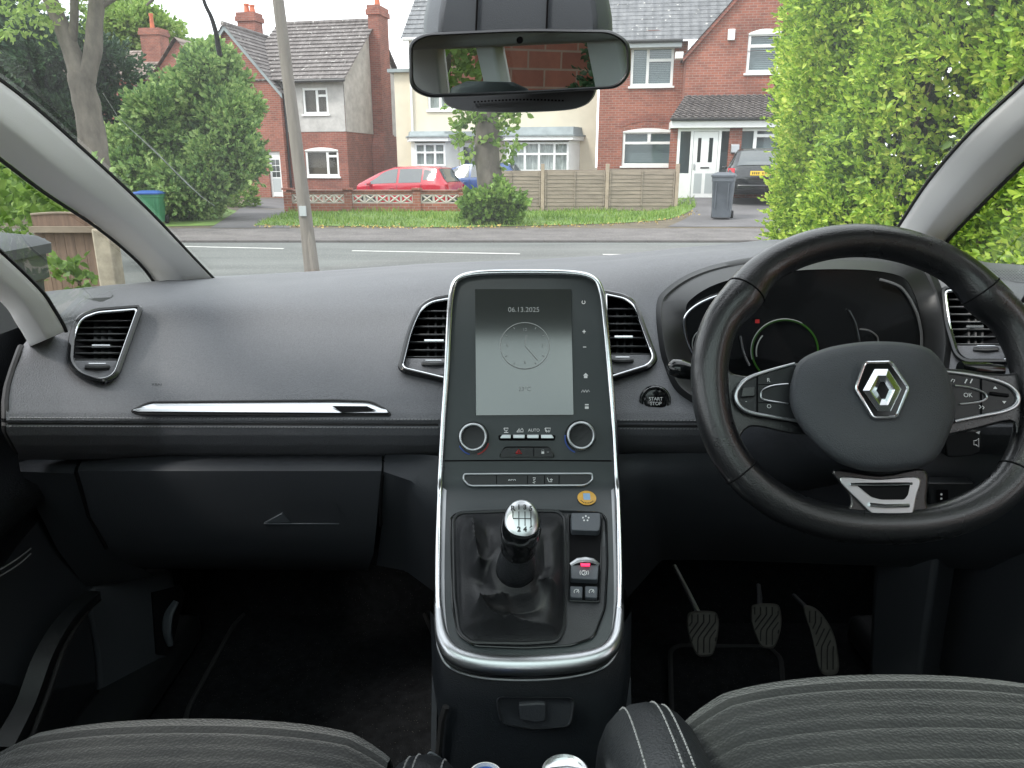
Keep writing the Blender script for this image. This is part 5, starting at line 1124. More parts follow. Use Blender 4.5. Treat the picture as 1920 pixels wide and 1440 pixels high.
def floor_mat(label, pts):
    P = [onplane(x, y, Vector((0, 0, 0.392)), Vector((0, 0, 1))) for x, y in pts]
    c = sum(P, Vector()) / len(P); t = thing('floor_mat', label, 'floor mat', c, 0, 'carpet floor mats')
    b = MB(); b.prism(P, (0, 0, 0.006)); b.build('mat_pile', MT['carpet'], t)
    b = MB(); b.tube([p + Vector((0, 0, 0.006)) for p in P], 0.005, 6, closed=True); b.build('mat_binding', MT['mat_edge'], t)
floor_mat('black carpet mat with a pale binding under the clutch pedal', rpoly([(1256, 1225), (1272, 1216), (1440, 1218), (1464, 1240), (1480, 1470), (1262, 1470)], 10))
floor_mat('dusty black carpet mat in the passenger footwell', rpoly([(356, 1330), (440, 1175), (484, 1132), (780, 1120), (815, 1200), (812, 1520), (300, 1520)], 16))
b = MB(); b.prism([(0.135, 0.72, 0.39), (0.135, 1.5, 0.39), (0.135, 1.5, 0.75), (0.135, 0.85, 0.72)], (0.02, 0, 0)); b.build('tunnel_side', MT['carpet'], car)
b = MB(); b.prism([(-0.105, 0.72, 0.39), (-0.105, 1.5, 0.39), (-0.105, 1.5, 0.75), (-0.105, 0.85, 0.72)], (0.02, 0, 0)); b.build('tunnel_side', MT['carpet'], car)
# footrest strip on the far right
b = MB(); b.prism([at(x, y, 1.16) for x, y in ((1742, 1070), (1786, 1065), (1800, 1150), (1812, 1268), (1758, 1268))], (0.02, 0.06, 0.02)); b.build('sill_trim', MT['dash_low'], car, bevel=0.01)
def cup(name, label, cat, px, py, r, kind):
    P = ata(px, py, 0.625); t = thing(name, label, cat, (P.x, P.y, 0.587))
    z0 = P.z; O = Vector((P.x, P.y, 0))
    if kind == 'can':
        b = MB(); b.lathe([(r * .8, 0.587), (r, 0.597), (r, z0 - 0.012), (r * .9, z0)], 36, O, (0, 0, 1)); b.build('body', MT['can_metal'], t)
        b = MB(); b.lathe([(r * .90, z0 - 0.003), (r * .93, z0 + 0.002), (r * .86, z0 + 0.003), (r * .82, z0 - 0.003), (r * .7, z0 - 0.004), (r * .66, z0 - 0.002), (r * .4, z0 - 0.003), (0.0001, z0 - 0.003)], 40, O, (0, 0, 1)); l_ = b.build('lid', MT['can_metal'], t, smooth=30)
        b = MB(); b.tube([Vector((P.x - 0.012, P.y + 0.003, z0)), Vector((P.x + 0.002, P.y + 0.004, z0 + 0.001)), Vector((P.x + 0.016, P.y + 0.002, z0))], 0.004, 8, flat=0.3); b.build('pull_tab', MT['satin_metal'], l_)
        b = MB(); b.ngon([Vector((P.x + 0.010 + 0.008 * math.cos(a), P.y + 0.010 + 0.005 * math.sin(a), z0 - 0.0015)) for a in np.linspace(0, 6.28, 16, endpoint=False)]); b.build('can_mouth', MT['void'], l_, smooth=0)
    else:
        b = MB(); b.lathe([(r * .8, 0.587), (r, 0.597), (r, z0 - 0.008)], 32, O, (0, 0, 1)); b.build('body', MT['blue_paint'], t)
        b = MB(); b.lathe([(r, z0 - 0.010), (r * 1.03, z0 - 0.004), (r * .98, z0), (r * .88, z0 + 0.0005), (r * .86, z0 - 0.003)], 36, O, (0, 0, 1)); b.build('rim', MT['white_plastic'], t)
        b = MB(); b.lathe([(r * .86, z0 - 0.003), (r * .3, z0 - 0.001), (0.0001, z0)], 32, O, (0, 0, 1)); b.build('lid', MT['blue_paint'], t)
cup('bottle', 'round bottle with a white rimmed dark blue cap, left one in the cup tray', 'bottle', 910, 1453, 0.0145, 'b')
cup('drink_can', 'silver drink can standing in the cup tray under the socket flap', 'can', 1060, 1451, 0.0215, 'can')
# ------------------------------------------------------------------ ground, road, pavements
xs = sorted(set(list(np.linspace(-30, 30, 61)) + [-400, -200, -100, -60, 60, 100, 200, 400, 4.0, 4.5, 5.0, 5.5]))
ysg = sorted(set(list(np.linspace(-30, 13, 30)) + [13.29, 13.30, 13.31, 13.32, 13.33, 13.34, 13.4] + list(np.linspace(14, 40, 53)) + [-400, -150, -60, 60, 100, 200, 450]))
b = MB(); b.grid([[Vector((x, y, gz(x, y))) for x in xs] for y in ysg]); tag(b.build('ground', MT['soil']), kind='structure')
def sheet(name, pts, m, dz, nx=28, ny=14, kind='structure'):
    """a ground-hugging sheet filling the outline given as ground points"""
    P = [(p.x, p.y) for p in pts]; y0, y1 = min(p[1] for p in P), max(p[1] for p in P); g = []
    for i in range(ny + 1):
        y = y0 + (y1 - y0) * (i / ny * 0.998 + 0.001); a, c = extent(P, y); g.append([Vector((a + (c - a) * k / nx, y, gz(a + (c - a) * k / nx, y) + dz)) for k in range(nx + 1)])
    b = MB(); b.grid(g); return tag(b.build(name, MT[m]), kind=kind)
sheet('road', [Vector((-120, 8.0, 0)), Vector((120, 8.0, 0)), Vector((120, 13.3, 0)), Vector((-120, 13.3, 0))], 'asphalt', 0.004, 40, 6)
b = MB(); x = -60.0
while x < 60: b.bb((x, 13.30, 0.0), (x + 0.90, 13.44, 0.046)); x += 0.904
tag(b.build('kerb', MT['kerb_stone'], bevel=0.012), kind='structure')
sheet('pavement', [Vector((-60, 13.44, 0)), Vector((60, 13.44, 0)), Vector((60, 15.9, 0)), Vector((-60, 15.9, 0))], 'pavement_mat', 0.006, 40, 8)
sheet('driveway', [gp(395, 428), gp(545, 428), gp(560, 400), gp(536, 372), gp(470, 372), gp(440, 400)], 'tarmac_drive', 0.010)
sheet('driveway', [gp(1252, 426), gp(1560, 426), gp(1600, 372), gp(1262, 372), gp(1300, 400)], 'tarmac_drive', 0.010)
sheet('driveway', [Vector((-1.5, -9, 0)), Vector((1.7, -9, 0)), Vector((1.9, 8.0, 0)), Vector((-1.9, 8.0, 0))], 'pavement_mat', 0.003)
for (x0, y0), (x1, y1) in (((660, 471), (975, 477)), ((1130, 478), (1330, 480)), ((345, 463), (532, 467))):
    A, B = gp(x0, y0), gp(x1, y1); b = MB(); w = Vector((0, 0.06, 0)); A.z = B.z = 0
    n = 14; b.grid([[A.lerp(B, k / n) + w * s * (1 + 0.2 * noise.noise(Vector((k * 1.7, s, 3)))) + Vector((0, 0, 0.0085)) for k in range(n + 1)] for s in (-1, 1)]); tag(b.build('road_marking', MT['road_paint'], smooth=0), kind='structure')
verge = [gpf(474, 424), gpf(850, 427), gpf(1130, 421), gpf(1240, 414), gpf(1303, 400), gpf(1300, 390), gpf(1200, 386), gpf(700, 394), gpf(545, 397), gpf(505, 410)]
sheet('verge', verge, 'lawn', 0.012, 40, 16)
sheet('front_garden', [gp(180, 428), gp(400, 424), gp(445, 396), gp(400, 385), gp(200, 390), gp(120, 400)], 'lawn', 0.008)
sheet('lawn', [Vector((-9, 3.2, 0)), Vector((-2.2, 3.2, 0)), Vector((-2.5, 7.9, 0)), Vector((-9, 7.9, 0))], 'lawn', 0.006)
# grass blades on the verge, fallen leaves along its edge
rng = np.random.default_rng(4)
VP = [(p.x, p.y) for p in verge]; pts = []
while len(pts) < 9000:
    x, y = rng.uniform(min(p[0] for p in VP), max(p[0] for p in VP)), rng.uniform(min(p[1] for p in VP), max(p[1] for p in VP))
    if inside(x, y, VP): pts.append((x, y, gz(x, y) + 0.01))
P = np.array(pts); n = len(P); a = rng.uniform(0, 6.28, n); h = rng.uniform(0.04, 0.14, n) * (1 + 0.6 * np.sin(P[:, 0] * 2.1) * np.sin(P[:, 1] * 1.7)); w = 0.012
d = np.stack([np.cos(a), np.sin(a), 0 * a], 1); ln = rng.normal(size=(n, 3)) * 0.04; ln[:, 2] = h
v = np.stack([P - d * w, P + d * w, P + ln * 0.6 + d * w * .6, P + ln], 1).reshape(-1, 3); f = np.arange(n)[:, None] * 4 + np.array([[0, 1, 2, 3]])
leafmesh('grass', v, f, MT['blade'], kind='stuff')
pts = []
for k in range(420):
    px = rng.uniform(478, 1310); e = interp(px, [474, 850, 1130, 1240, 1303], [424, 427, 421, 414, 400]); p = gp(px, e + rng.normal() * 1.8 + 1.0); pts.append((p.x, p.y, p.z + 0.02))
P = np.array(pts); n = len(P); v, f = sprigs(rng, P, rng.normal(size=(n, 3)) * np.array([1, 1, .1]), 0.0, 1, 0.055, 0.3); leafmesh('leaf_litter', v, f, MT['fallen'], kind='stuff')

# ------------------------------------------------------------------ houses
class HF:
    def __init__(s, name, label, px0, Y, yaw, z=0.05, cat='house'):
        s.yaw = R(yaw); s.O = at(px0, 367, Y); s.O.z = z; s.s = Vector((math.cos(s.yaw), -math.sin(s.yaw), 0)); s.t = Vector((math.sin(s.yaw), math.cos(s.yaw), 0))
        s.r = thing(name, label, cat, s.O, -s.yaw)
    def p(s, px, py, y=0.0): q = onplane(px, py, s.O + s.t * y, s.t) - s.O; return (q.dot(s.s), q.z)
    def side(s, px, py, x=0.0): q = onplane(px, py, s.O + s.s * x, s.s) - s.O; return (q.dot(s.t), q.z)
    def rect(s, x0, y0, x1, y1, y=0.0): a, c = s.p(x0, y0, y), s.p(x1, y1, y); return (a[0], c[1], c[0], a[1])     # x0 z0 x1 z1
def wallq(b, x0, x1, z0, z1, y, holes=(), dep=0.10):
    X = sorted({x0, x1, *[q for h in holes for q in (h[0], h[2])]}); Z = sorted({z0, z1, *[q for h in holes for q in (h[1], h[3])]})
    X = [q for q in X if x0 <= q <= x1]; Z = [q for q in Z if z0 <= q <= z1]
    for i in range(len(X) - 1):
        for j in range(len(Z) - 1):
            cx, cz = (X[i] + X[i + 1]) / 2, (Z[j] + Z[j + 1]) / 2
            if any(h[0] < cx < h[2] and h[1] < cz < h[3] for h in holes): continue
            b.ngon([(X[i], y, Z[j]), (X[i + 1], y, Z[j]), (X[i + 1], y, Z[j + 1]), (X[i], y, Z[j + 1])])
    for h in holes:
        a, c, e, g = h; k = [(a, c), (e, c), (e, g), (a, g)]
        for i in range(4): (p, q), (r, t) = k[i], k[(i + 1) % 4]; b.ngon([(p, y, q), (r, y, t), (r, y + dep, t), (p, y + dep, q)])
    return b
def window(par, h, y, vbars=(), bars=(), fill='dark_room', arch=0.0, fw=0.07, sill=True, open_top=False, local_slats=False):
    """h: opening; vbars: x fractions of full-height bars; bars: (x0,x1,z) fractions of horizontal bars"""
    x0, z0, x1, z1 = h; W, H = x1 - x0, z1 - z0; b = MB(); yf = y + 0.035
    for lo, hi in (((x0, z0), (x0 + fw, z1)), ((x1 - fw, z0), (x1, z1))): b.bb((lo[0], yf, lo[1]), (hi[0], yf + 0.06, hi[1]))
    b.bb((x0 + fw, yf, z0), (x1 - fw, yf + 0.06, z0 + fw)); b.bb((x0 + fw, yf, z1 - fw), (x1 - fw, yf + 0.06, z1))
    for v in vbars: b.bb((x0 + W * v - fw * .55, yf + .003, z0 + fw), (x0 + W * v + fw * .55, yf + .055, z1 - fw))
    for a, c, z in bars: b.bb((x0 + max(W * a, fw), yf + .005, z0 + H * z - fw * .5), (x0 + min(W * c, W - fw), yf + .053, z0 + H * z + fw * .5))
    if arch:
        pts = [(x0 + W * k / 10, z1 - 0.01 + arch * (1 - (2 * k / 10 - 1) ** 2)) for k in range(11)]
        b.prism([(x, y - 0.012, z) for x, z in pts] + [(x1, y - 0.012, z1 - 0.05), (x0, y - 0.012, z1 - 0.05)], (0, 0.03, 0))
    f = b.build('window', MT['upvc'], par, local=True, smooth=0, bevel=0.006)
    b = MB(); b.ngon([(x0, yf + .04, z0), (x1, yf + .04, z0), (x1, yf + .04, z1), (x0, yf + .04, z1)]); b.build('pane', MT['window_glass'], f, local=True, smooth=0)
    b = MB(); yb = yf + 0.16
    if fill == 'blind':
        n = int(H / 0.055)
        for k in range(n): z = z0 + H * k / n; b.add([(x0, yb, z), (x1, yb, z), (x1, yb + 0.03, z + H / n * 1.02), (x0, yb + 0.03, z + H / n * 1.02)], [(0, 1, 2, 3)])
    elif fill == 'net':
        g = []
        for k in range(61): x = x0 + W * k / 60; yy = yb + 0.02 * math.sin(x * 34) + 0.01 * math.sin(x * 61); g.append([(x, yy, z0), (x, yy, z1)])
        b.grid(g)
    else: b.ngon([(x0, yb, z0), (x1, yb, z0), (x1, yb, z1), (x0, yb, z1)])
    b.build('curtain' if fill == 'net' else 'blind' if fill == 'blind' else 'room_dark', MT[fill], f, local=True, smooth=60 if fill == 'net' else 0)
    if sill: b = MB(); b.bb((x0 - 0.06, y - 0.06, z0 - 0.07), (x1 + 0.06, y + 0.08, z0 - 0.002)); b.build('sill', MT['upvc'] if sill is True else MT[sill], f, local=True, smooth=0, bevel=0.01)
    return f
def tiles(b, e0, e1, r0, r1, n, thick=0.035, over=0.03, wav=0):
    """stepped courses between eave line e0-e1 and ridge line r0-r1"""
    e0, e1, r0, r1 = map(Vector, (e0, e1, r0, r1)); nrm = (e1 - e0).cross(r0 - e0).normalized(); nrm = nrm if nrm.z > 0 else -nrm
    for k in range(n):
        a, c = k / n, (k + 1) / n; m = wav or 1
        for j in range(m):
            u0, u1 = j / m, (j + 1) / m; up = nrm * (0.03 if (j % 2) else 0.0) if wav else Vector()
            lo = lambda u, t: e0.lerp(e1, u).lerp(r0.lerp(r1, u), t)
            p = [lo(u0, a) + nrm * thick + up, lo(u1, a) + nrm * thick + up, lo(u1, c) + nrm * 0.006 + up, lo(u0, c) + nrm * 0.006 + up]
            b.add(p + [lo(u0, a), lo(u1, a)], [(0, 1, 2, 3), (4, 5, 1, 0), (0, 3, 4), (1, 5, 2)])
    return b
glassmat('window_glass', (0.80, 0.84, 0.83), 0.035)
def chimney(par, x0, x1, y0, y1, z0, z1, pots, m='brick_red'):
    b = MB(); b.bb((x0, y0, z0), (x1, y1, z1)); b.bb((x0 - .07, y0 - .07, z1 - 0.32), (x1 + .07, y1 + .07, z1 - 0.12)); b.bb((x0 - .03, y0 - .03, z1 - 0.12 + .001), (x1 + .03, y1 + .03, z1 + .05)); c = b.build('chimney', MT[m], par, local=True, smooth=0)
    for x, h in pots: b = MB(); b.lathe([(0.13, 0), (0.10, h * .8), (0.125, h * .85), (0.125, h), (0.09, h)], 14, (x, (y0 + y1) / 2, z1 + .05), (0, 0, 1)); b.build('chimney_pot', MT['clay'], c, local=True)
    return c

# left house: brick wing, grey pebbledash, steep tiled roof
hA = HF('house', 'red brick house with grey pebbledash upper wall and speckled tile roof, behind the leaning pole', 656, 31.5, 12)
r = hA.r; xe = hA.p(524, 250)[0]; ez = hA.p(652, 149)[1]; zb = hA.p(600, 247)[1]; yr, zr = hA.side(698, 40); D = yr * 2
w1 = hA.rect(566, 165, 617, 214); w2 = hA.rect(571, 281, 637, 331)
b = wallq(MB(), xe, 0, -0.3, zb, 0, [w2]); b.build('wall', MT['brick_dark'], r, local=True, smooth=0)
b = wallq(MB(), xe, 0, zb, ez + 0.1, -0.02, [w1]); b.ngon([(xe, -.02, zb), (0, -.02, zb), (0, .0, zb), (xe, 0, zb)]); b.build('wall', MT['pebbledash'], r, local=True, smooth=0)
b = MB(); b.ngon([(0, 0, -.3), (0, D, -.3), (0, D, zb), (0, 0, zb)]); b.ngon([(xe - 6, D, -.3), (0, D, -.3), (0, D, ez), (xe - 6, D, ez)]); b.build('wall', MT['brick_dark'], r, local=True, smooth=0)
b = MB(); b.ngon([(0.02, -.02, zb), (0.02, D, zb), (0.02, D, ez), (0.02, D / 2, zr - .05), (0.02, -.02, ez)]); b.build('gable', MT['pebbledash'], r, local=True, smooth=0)
xg0, xg1 = hA.p(330, 200, -.3)[0], hA.p(527, 200, -.3)[0]; xp, zp = hA.p(423, 47, -.3); zge = hA.p(529, 168, -.3)[1]
xg0 = 2 * xp - xg1
dr = hA.rect(501, 284, 531, 367, -.3); dr = (dr[0], 0.0, min(dr[2], xg1 - .12), dr[3])
b = wallq(MB(), xg0, xg1, -0.3, zge, -.3, [dr]); b.ngon([(xg0, -.3, zge), (xg1, -.3, zge), (xp, -.3, zp - .1)]); b.ngon([(xg1, -.3, -.3), (xg1, 0, -.3), (xg1, 0, zge), (xg1, -.3, zge)]); b.build('gable', MT['brick_red'], r, local=True, smooth=0)
b = MB(); tiles(b, (xe - 1.5, -0.35, ez - 0.02), (0.22, -0.35, ez - 0.02), (xe - 1.5, D / 2, zr), (0.22, D / 2, zr), 15, .055); tiles(b, (0.22, D + .35, ez - .02), (xe - 1.5, D + .35, ez - .02), (0.22, D / 2, zr), (xe - 1.5, D / 2, zr), 10)
tiles(b, (xg1 + .15, -0.5, zge - .15), (xg1 + .15, D, zge - .15), (xp, -0.5, zp), (xp, D, zp), 16); tiles(b, (xg0 - .15, D, zge - .15), (xg0 - .15, -.5, zge - .15), (xp, D, zp), (xp, -.5, zp), 16)
roofA = b.build('roof', MT['roof_tile'], r, local=True, smooth=0)
b = MB(); b.tube([(xe - 1.5, D / 2, zr + .03), (0.24, D / 2, zr + .03)], 0.10, 8); b.tube([(xp, -.52, zp + .03), (xp, D, zp + .03)], 0.09, 8); b.build('ridge', MT['roof_tile'], roofA, local=True)
b = MB()
for s_ in (-1, 1): b.prism([(xp, -.46, zp - .02), (xp + s_ * (xg1 + .15 - xp), -.46, zge - .17), (xp + s_ * (xg1 + .15 - xp), -.46, zge - .33), (xp, -.46, zp - .2)], (0, .05, 0))
b.build('bargeboard', MT['lead'], roofA, local=True, smooth=0)
b = MB(); b.tube([(xg1 + .16, -0.42, ez - .06), (0.25, -0.42, ez - .06)], 0.055, 8); b.tube([(xg1 + .05, -.08, ez - .1), (xg1 + .05, -.08, 0)], 0.04, 6); b.build('gutter', MT['gutter'], r, local=True)
window(r, w1, -.02, (0.56,), ((0.56, 1, 0.70),), 'dark_room', 0.0, 0.09); window(r, w2, 0, (0.66,), ((0.66, 1, 0.76),), 'dark_room', 0.10, 0.09)
b = MB(); b.bb((dr[0], -.22, dr[1]), (dr[0] + .09, -.16, dr[3])); b.bb((dr[2] - .09, -.22, dr[1]), (dr[2], -.16, dr[3])); b.bb((dr[0] + .09, -.22, dr[3] - .12), (dr[2] - .09, -.16, dr[3])); b.bb((dr[0] + .09, -.21, dr[1] + .02), (dr[2] - .09, -.17, dr[3] - .12)); do = b.build('door', MT['upvc'], r, local=True, smooth=0, bevel=.008)
dx, dz = (dr[0] + dr[2]) / 2, dr[3] - .75; b = MB()
for i in range(2):
    for j in range(3): b.bb((dx - .17 + i * .18, -.216, dz - .26 + j * .24), (dx - .01 + i * .18, -.212, dz - .05 + j * .24))
b.build('door_glass', MT['pane'], do, local=True, smooth=0)
b = MB(); b.bb((dx - .26, -.214, .2), (dx + .26, -.2115, .75)); b.bb((dx - .26, -.214, .85), (dx + .26, -.2115, 1.0)); b.build('door_panel', MT['fascia_grey'], do, local=True, smooth=0)
(yc0, _), (yc1, _) = hA.side(690, 200, .3), hA.side(735, 200, .3); zc = hA.side(710, 14, .4)[1]
yc0, yc1 = yr - .55, yr + .55
c_ = chimney(r, 0.03, 0.50, yc0, yc1, -.2, zc, ((0.26, 0.42),), 'brick_dark')
b = MB(); b.prism([(0.03, yc0 - .25, -.25), (0.03, yc1 + .25, -.25), (0.03, yc1 + .25, zb - .5), (0.03, yc1, zb), (0.03, yc0, zb), (0.03, yc0 - .25, zb - .5)], (.52, 0, 0)); b.build('chimney_breast', MT['brick_dark'], c_, local=True, smooth=0)
xq, zq = hA.p(476, 50, D * .7); chimney(r, xq - .42, xq + .42, D * .6, D * .6 + .7, zr - 1.6, hA.p(476, 30, D * .7)[1], ((xq - .1, .40), (xq + .18, .34)), 'brick_dark')

# far left house, mostly behind the shrub
hB = HF('house', 'distant red brick house with brown tiled roof, showing above the round shrub', 330, 46, 8)
r = hB.r; xl, ez2 = hB.p(185, 150); xr_, _ = hB.p(320, 150); zr2 = hB.p(250, 95, 3)[1]; xpk, zpk = hB.p(330, 70, -.5)
b = MB(); b.bb((xl - 6, 0, -.5), (xr_, 6, ez2)); b.prism([(xpk - 2.6, -.5, -.5), (xpk + 2.6, -.5, -.5), (xpk + 2.6, -.5, zpk - 3.1), (xpk, -.5, zpk - .15), (xpk - 2.6, -.5, zpk - 3.1)], (0, 6, 0)); b.build('wall', MT['brick_red'], r, local=True, smooth=0)
b = MB(); tiles(b, (xl - 6.2, -.3, ez2), (xr_, -.3, ez2), (xl - 6.2, 3, zr2), (xr_, 3, zr2), 12); tiles(b, (xpk - 2.8, 5.6, zpk - 3.3), (xpk - 2.8, -.7, zpk - 3.3), (xpk, 5.6, zpk), (xpk, -.7, zpk), 12); tiles(b, (xpk + 2.8, -.7, zpk - 3.3), (xpk + 2.8, 5.6, zpk - 3.3), (xpk, -.7, zpk), (xpk, 5.6, zpk), 12); b.build('roof', MT['roof_brown'], r, local=True, smooth=0)
xk, zk = hB.p(286, 56, 2); chimney(r, xk - .6, xk + .6, 1.6, 2.6, zr2 - 1.5, zk, ((xk - .05, .85),))

# cream half of the pair, with two bay windows
hC = HF('house', 'cream rendered house with two white bay windows, behind the red and blue cars', 776, 30.0, 9)
r = hC.r; x1 = hC.p(1118, 250)[0]; ezc = hC.p(950, 70)[1]; uw = hC.rect(801, 150, 860, 206); uw2 = hC.rect(990, 120, 1070, 190)
b = wallq(MB(), 0, x1, -.4, ezc, 0, [uw, uw2]); b.ngon([(0, 0, -.4), (0, 7, -.4), (0, 7, ezc), (0, 3.5, ezc + 3), (0, 0, ezc)]); b.build('wall', MT['cream_render'], r, local=True, smooth=0)
b = MB(); tiles(b, (-.2, -.3, ezc), (x1 + .01, -.3, ezc), (-.2, 3.5, ezc + 3.1), (x1 + .01, 3.5, ezc + 3.1), 16); b.build('roof', MT['roof_slate'], r, local=True, smooth=0)
window(r, uw, 0, (.4, .7), ((0, .4, .68),), 'net', 0, .08); window(r, uw2, 0, (.33, .66), (), 'net', 0, .08)
xs0 = hC.p(738, 128, .5)[0]; zs = hC.p(750, 130, .5)[1]; b = MB(); b.bb((xs0, .5, -.4), (-.002, 6, zs - .12)); sx = b.build('side_wall', MT['cream_render'], r, local=True, smooth=0)
b = MB(); b.bb((xs0 - .2, .3, zs - .12 + .002), (-.004, 6.1, zs)); b.build('flat_roof', MT['lead'], sx, local=True, smooth=0)
b = MB(); b.tube([(.06, -.06, ezc - .1), (.06, -.06, -.3)], .045, 8); b.tube([(-.1, -.36, ezc - .03), (x1, -.36, ezc - .03)], .06, 8); b.build('downpipe', MT['upvc'], r, local=True)
def bay(xa, xb, zlo, zhi, zrf, name, cols, yb=-.7):
    a, z0 = hC.p(xa, zlo, yb); c, z1 = hC.p(xb, zhi, yb); zr_ = hC.p((xa + xb) / 2, zrf, yb)[1]
    b = MB(); b.bb((a, yb, -.4), (c, -.003, z0 - .08)); bo = b.build('bay', MT['cream_render'], r, local=True, smooth=0)
    window(r, (a + .35, z0, c - .35, z1), yb - .04, cols, ((0, 1, .60),), 'net', 0, .075, False)
    b = MB()
    for s0, s1 in ((a, a + .35), (c, c - .35)):
        b.prism([(s0, -.01, z0 - .08), (s1, yb, z0 - .08), (s1, yb, z1 + .05), (s0, -.01, z1 + .05)], (0, .06, 0))
    b.build('bay_cheek', MT['upvc'], bo, local=True, smooth=0)
    b = MB(); b.prism([(a - .15, -.003, z1 + .06), (a + .2, yb - .2, z1 + .06), (c - .2, yb - .2, z1 + .06), (c + .15, -.003, z1 + .06)], (0, 0, .14)); b.build('bay_fascia', MT['upvc'], bo, local=True, smooth=0)
    b = MB(); b.prism([(a - .2, -.003, z1 + .202), (a + .15, yb - .25, z1 + .202), (c - .15, yb - .25, z1 + .202), (c + .2, -.003, z1 + .202)], (0, 0, .05)); b.prism([(a - .1, -.003, z1 + .255), (a + .2, yb - .1, z1 + .255), (c - .2, yb - .1, z1 + .255), (c + .1, -.003, z1 + .255)], (0, .12, max(.12, zr_ - z1 - .25))); b.build('bay_roof', MT['lead'], bo, local=True, smooth=0)
bay(762, 852, 312, 268, 246, 'l', (.33, .66)); bay(938, 1085, 322, 266, 238, 'r', (.26, .5, .76))
a_, z0_ = hC.p(854, 250, -.3); c_2, _ = hC.p(936, 250, -.3); b = MB(); b.bb((a_ - .3, -.75, z0_ - .12), (c_2 + .3, -.003, z0_ + .05)); b.build('canopy', MT['lead'], r, local=True, smooth=0)
dd = hC.rect(862, 268, 925, 372, 0); b = MB(); b.bb((dd[0], -.05, 0), (dd[2], -.002, dd[3])); dk = b.build('door', MT['upvc'], r, local=True, smooth=0); b = MB(); b.bb((dd[0] + .15, -.06, .3), (dd[2] - .15, -.052, dd[3] - .15)); b.build('door_glass', MT['pane'], dk, local=True, smooth=0)

# right house: red brick, gabled wing and tiled porch
hD = HF('house', 'red brick house with white tiled-roof porch and grey slate roof, beside the tall hedge', 1118, 27.2, 9, 0.3)
r = hD.r; xw = hD.p(1272, 200)[0]; ezd = hD.p(1230, 78)[1]
u1 = hD.rect(1184, 88, 1261, 161); l1 = hD.rect(1168, 246, 1262, 311)
b = wallq(MB(), 0, xw + .2, -.5, ezd, 0, [u1, l1]); b.build('wall', MT['brick_red'], r, local=True, smooth=0)
b = MB(); tiles(b, (0, -.35, ezd), (xw + 5, -.35, ezd), (0, 3.9, ezd + 3.9), (xw + 5, 3.9, ezd + 3.9), 26, .018); b.build('roof', MT['roof_slate'], r, local=True, smooth=0)
b = MB(); b.bb((0, -.38, ezd - .22), (xw - .02, -.10, ezd - .03)); b.build('fascia', MT['fascia_grey'], r, local=True, smooth=0); b = MB(); b.tube([(0, -.43, ezd - .04), (xw, -.43, ezd - .04)], .055, 8); b.build('gutter', MT['gutter'], r, local=True)
window(r, u1, 0, (.40,), ((.40, 1, .66),), 'blind', .08, .085); window(r, l1, 0, (), ((0, 1, .66),), 'blind', .10, .085)
b = MB(); q = l1; b.bb((q[0] + (q[2] - q[0]) * .48, .03, q[1] + (q[3] - q[1]) * .66), (q[0] + (q[2] - q[0]) * .54, .09, q[3])); b.build('glazing_bar', MT['upvc'], r, local=True, smooth=0)
b = MB()
for q, k in ((u1, .2), (l1, .22)):
    W = q[2] - q[0]; pts = [(q[0] - .12 + (W + .24) * i / 12, q[3] + .10 + k * (1 - (2 * i / 12 - 1) ** 2)) for i in range(13)]
    b.grid([[(x, -.012, z) for x, z in pts], [(x, -.012, z + .20) for x, z in pts]]); b.grid([[(x, -.012, z + .2) for x, z in pts], [(x, 0.0, z + .2) for x, z in pts]])
b.build('brick_arch', MT['brick_dark'], r, local=True, smooth=0)
Yw = -1.4; xw0 = hD.p(1282, 200, Yw)[0]; zwe = hD.p(1272, 98, Yw)[1]; xw1 = xw0 + 4.9; xpk = (xw0 + xw1) / 2; zpk = zwe + 2.75
uw = hD.rect(1404, 62, 1462, 136, Yw)
b = wallq(MB(), xw0, xw1, -.5, zwe, Yw, [uw] if uw[3] < zwe else []); hw = uw[3] < zwe
if not hw:
    b = wallq(MB(), xw0, xw1, -.5, zwe, Yw, [(uw[0], uw[1], uw[2], zwe)])
    f = lambda z: (z - zwe) / 2.75 * (xpk - xw0)
    b.ngon([(xw0, Yw, zwe), (uw[0], Yw, zwe), (uw[0], Yw, uw[3]), (max(xw0 + f(uw[3]), xw0), Yw, uw[3])]); b.ngon([(uw[2], Yw, zwe), (xw1, Yw, zwe), (xw1 - f(uw[3]), Yw, uw[3]), (uw[2], Yw, uw[3])]); b.ngon([(xw0 + f(uw[3]), Yw, uw[3]), (xw1 - f(uw[3]), Yw, uw[3]), (xpk, Yw, zpk - .1)])
    for a, c, e, g in (((uw[0], zwe), (uw[0], uw[3]), 0, 0), ((uw[2], zwe), (uw[2], uw[3]), 0, 0), ((uw[0], uw[3]), (uw[2], uw[3]), 0, 0)): b.ngon([(a[0], Yw, a[1]), (c[0], Yw, c[1]), (c[0], Yw + .1, c[1]), (a[0], Yw + .1, a[1])])
else: b.ngon([(xw0, Yw, zwe), (xw1, Yw, zwe), (xpk, Yw, zpk - .1)])
b.ngon([(xw0, Yw, -.5), (xw0, 0, -.5), (xw0, 0, zwe), (xw0, Yw, zwe)]); b.build('gable', MT['brick_red'], r, local=True, smooth=0)
b = MB(); tiles(b, (xw0 - .12, 3.5, zwe - .14), (xw0 - .12, Yw - .15, zwe - .14), (xpk, 3.5, zpk), (xpk, Yw - .15, zpk), 22, .018); tiles(b, (xw1 + .12, Yw - .15, zwe - .14), (xw1 + .12, 3.5, zwe - .14), (xpk, Yw - .15, zpk), (xpk, 3.5, zpk), 22, .018); b.build('roof', MT['roof_slate'], r, local=True, smooth=0)
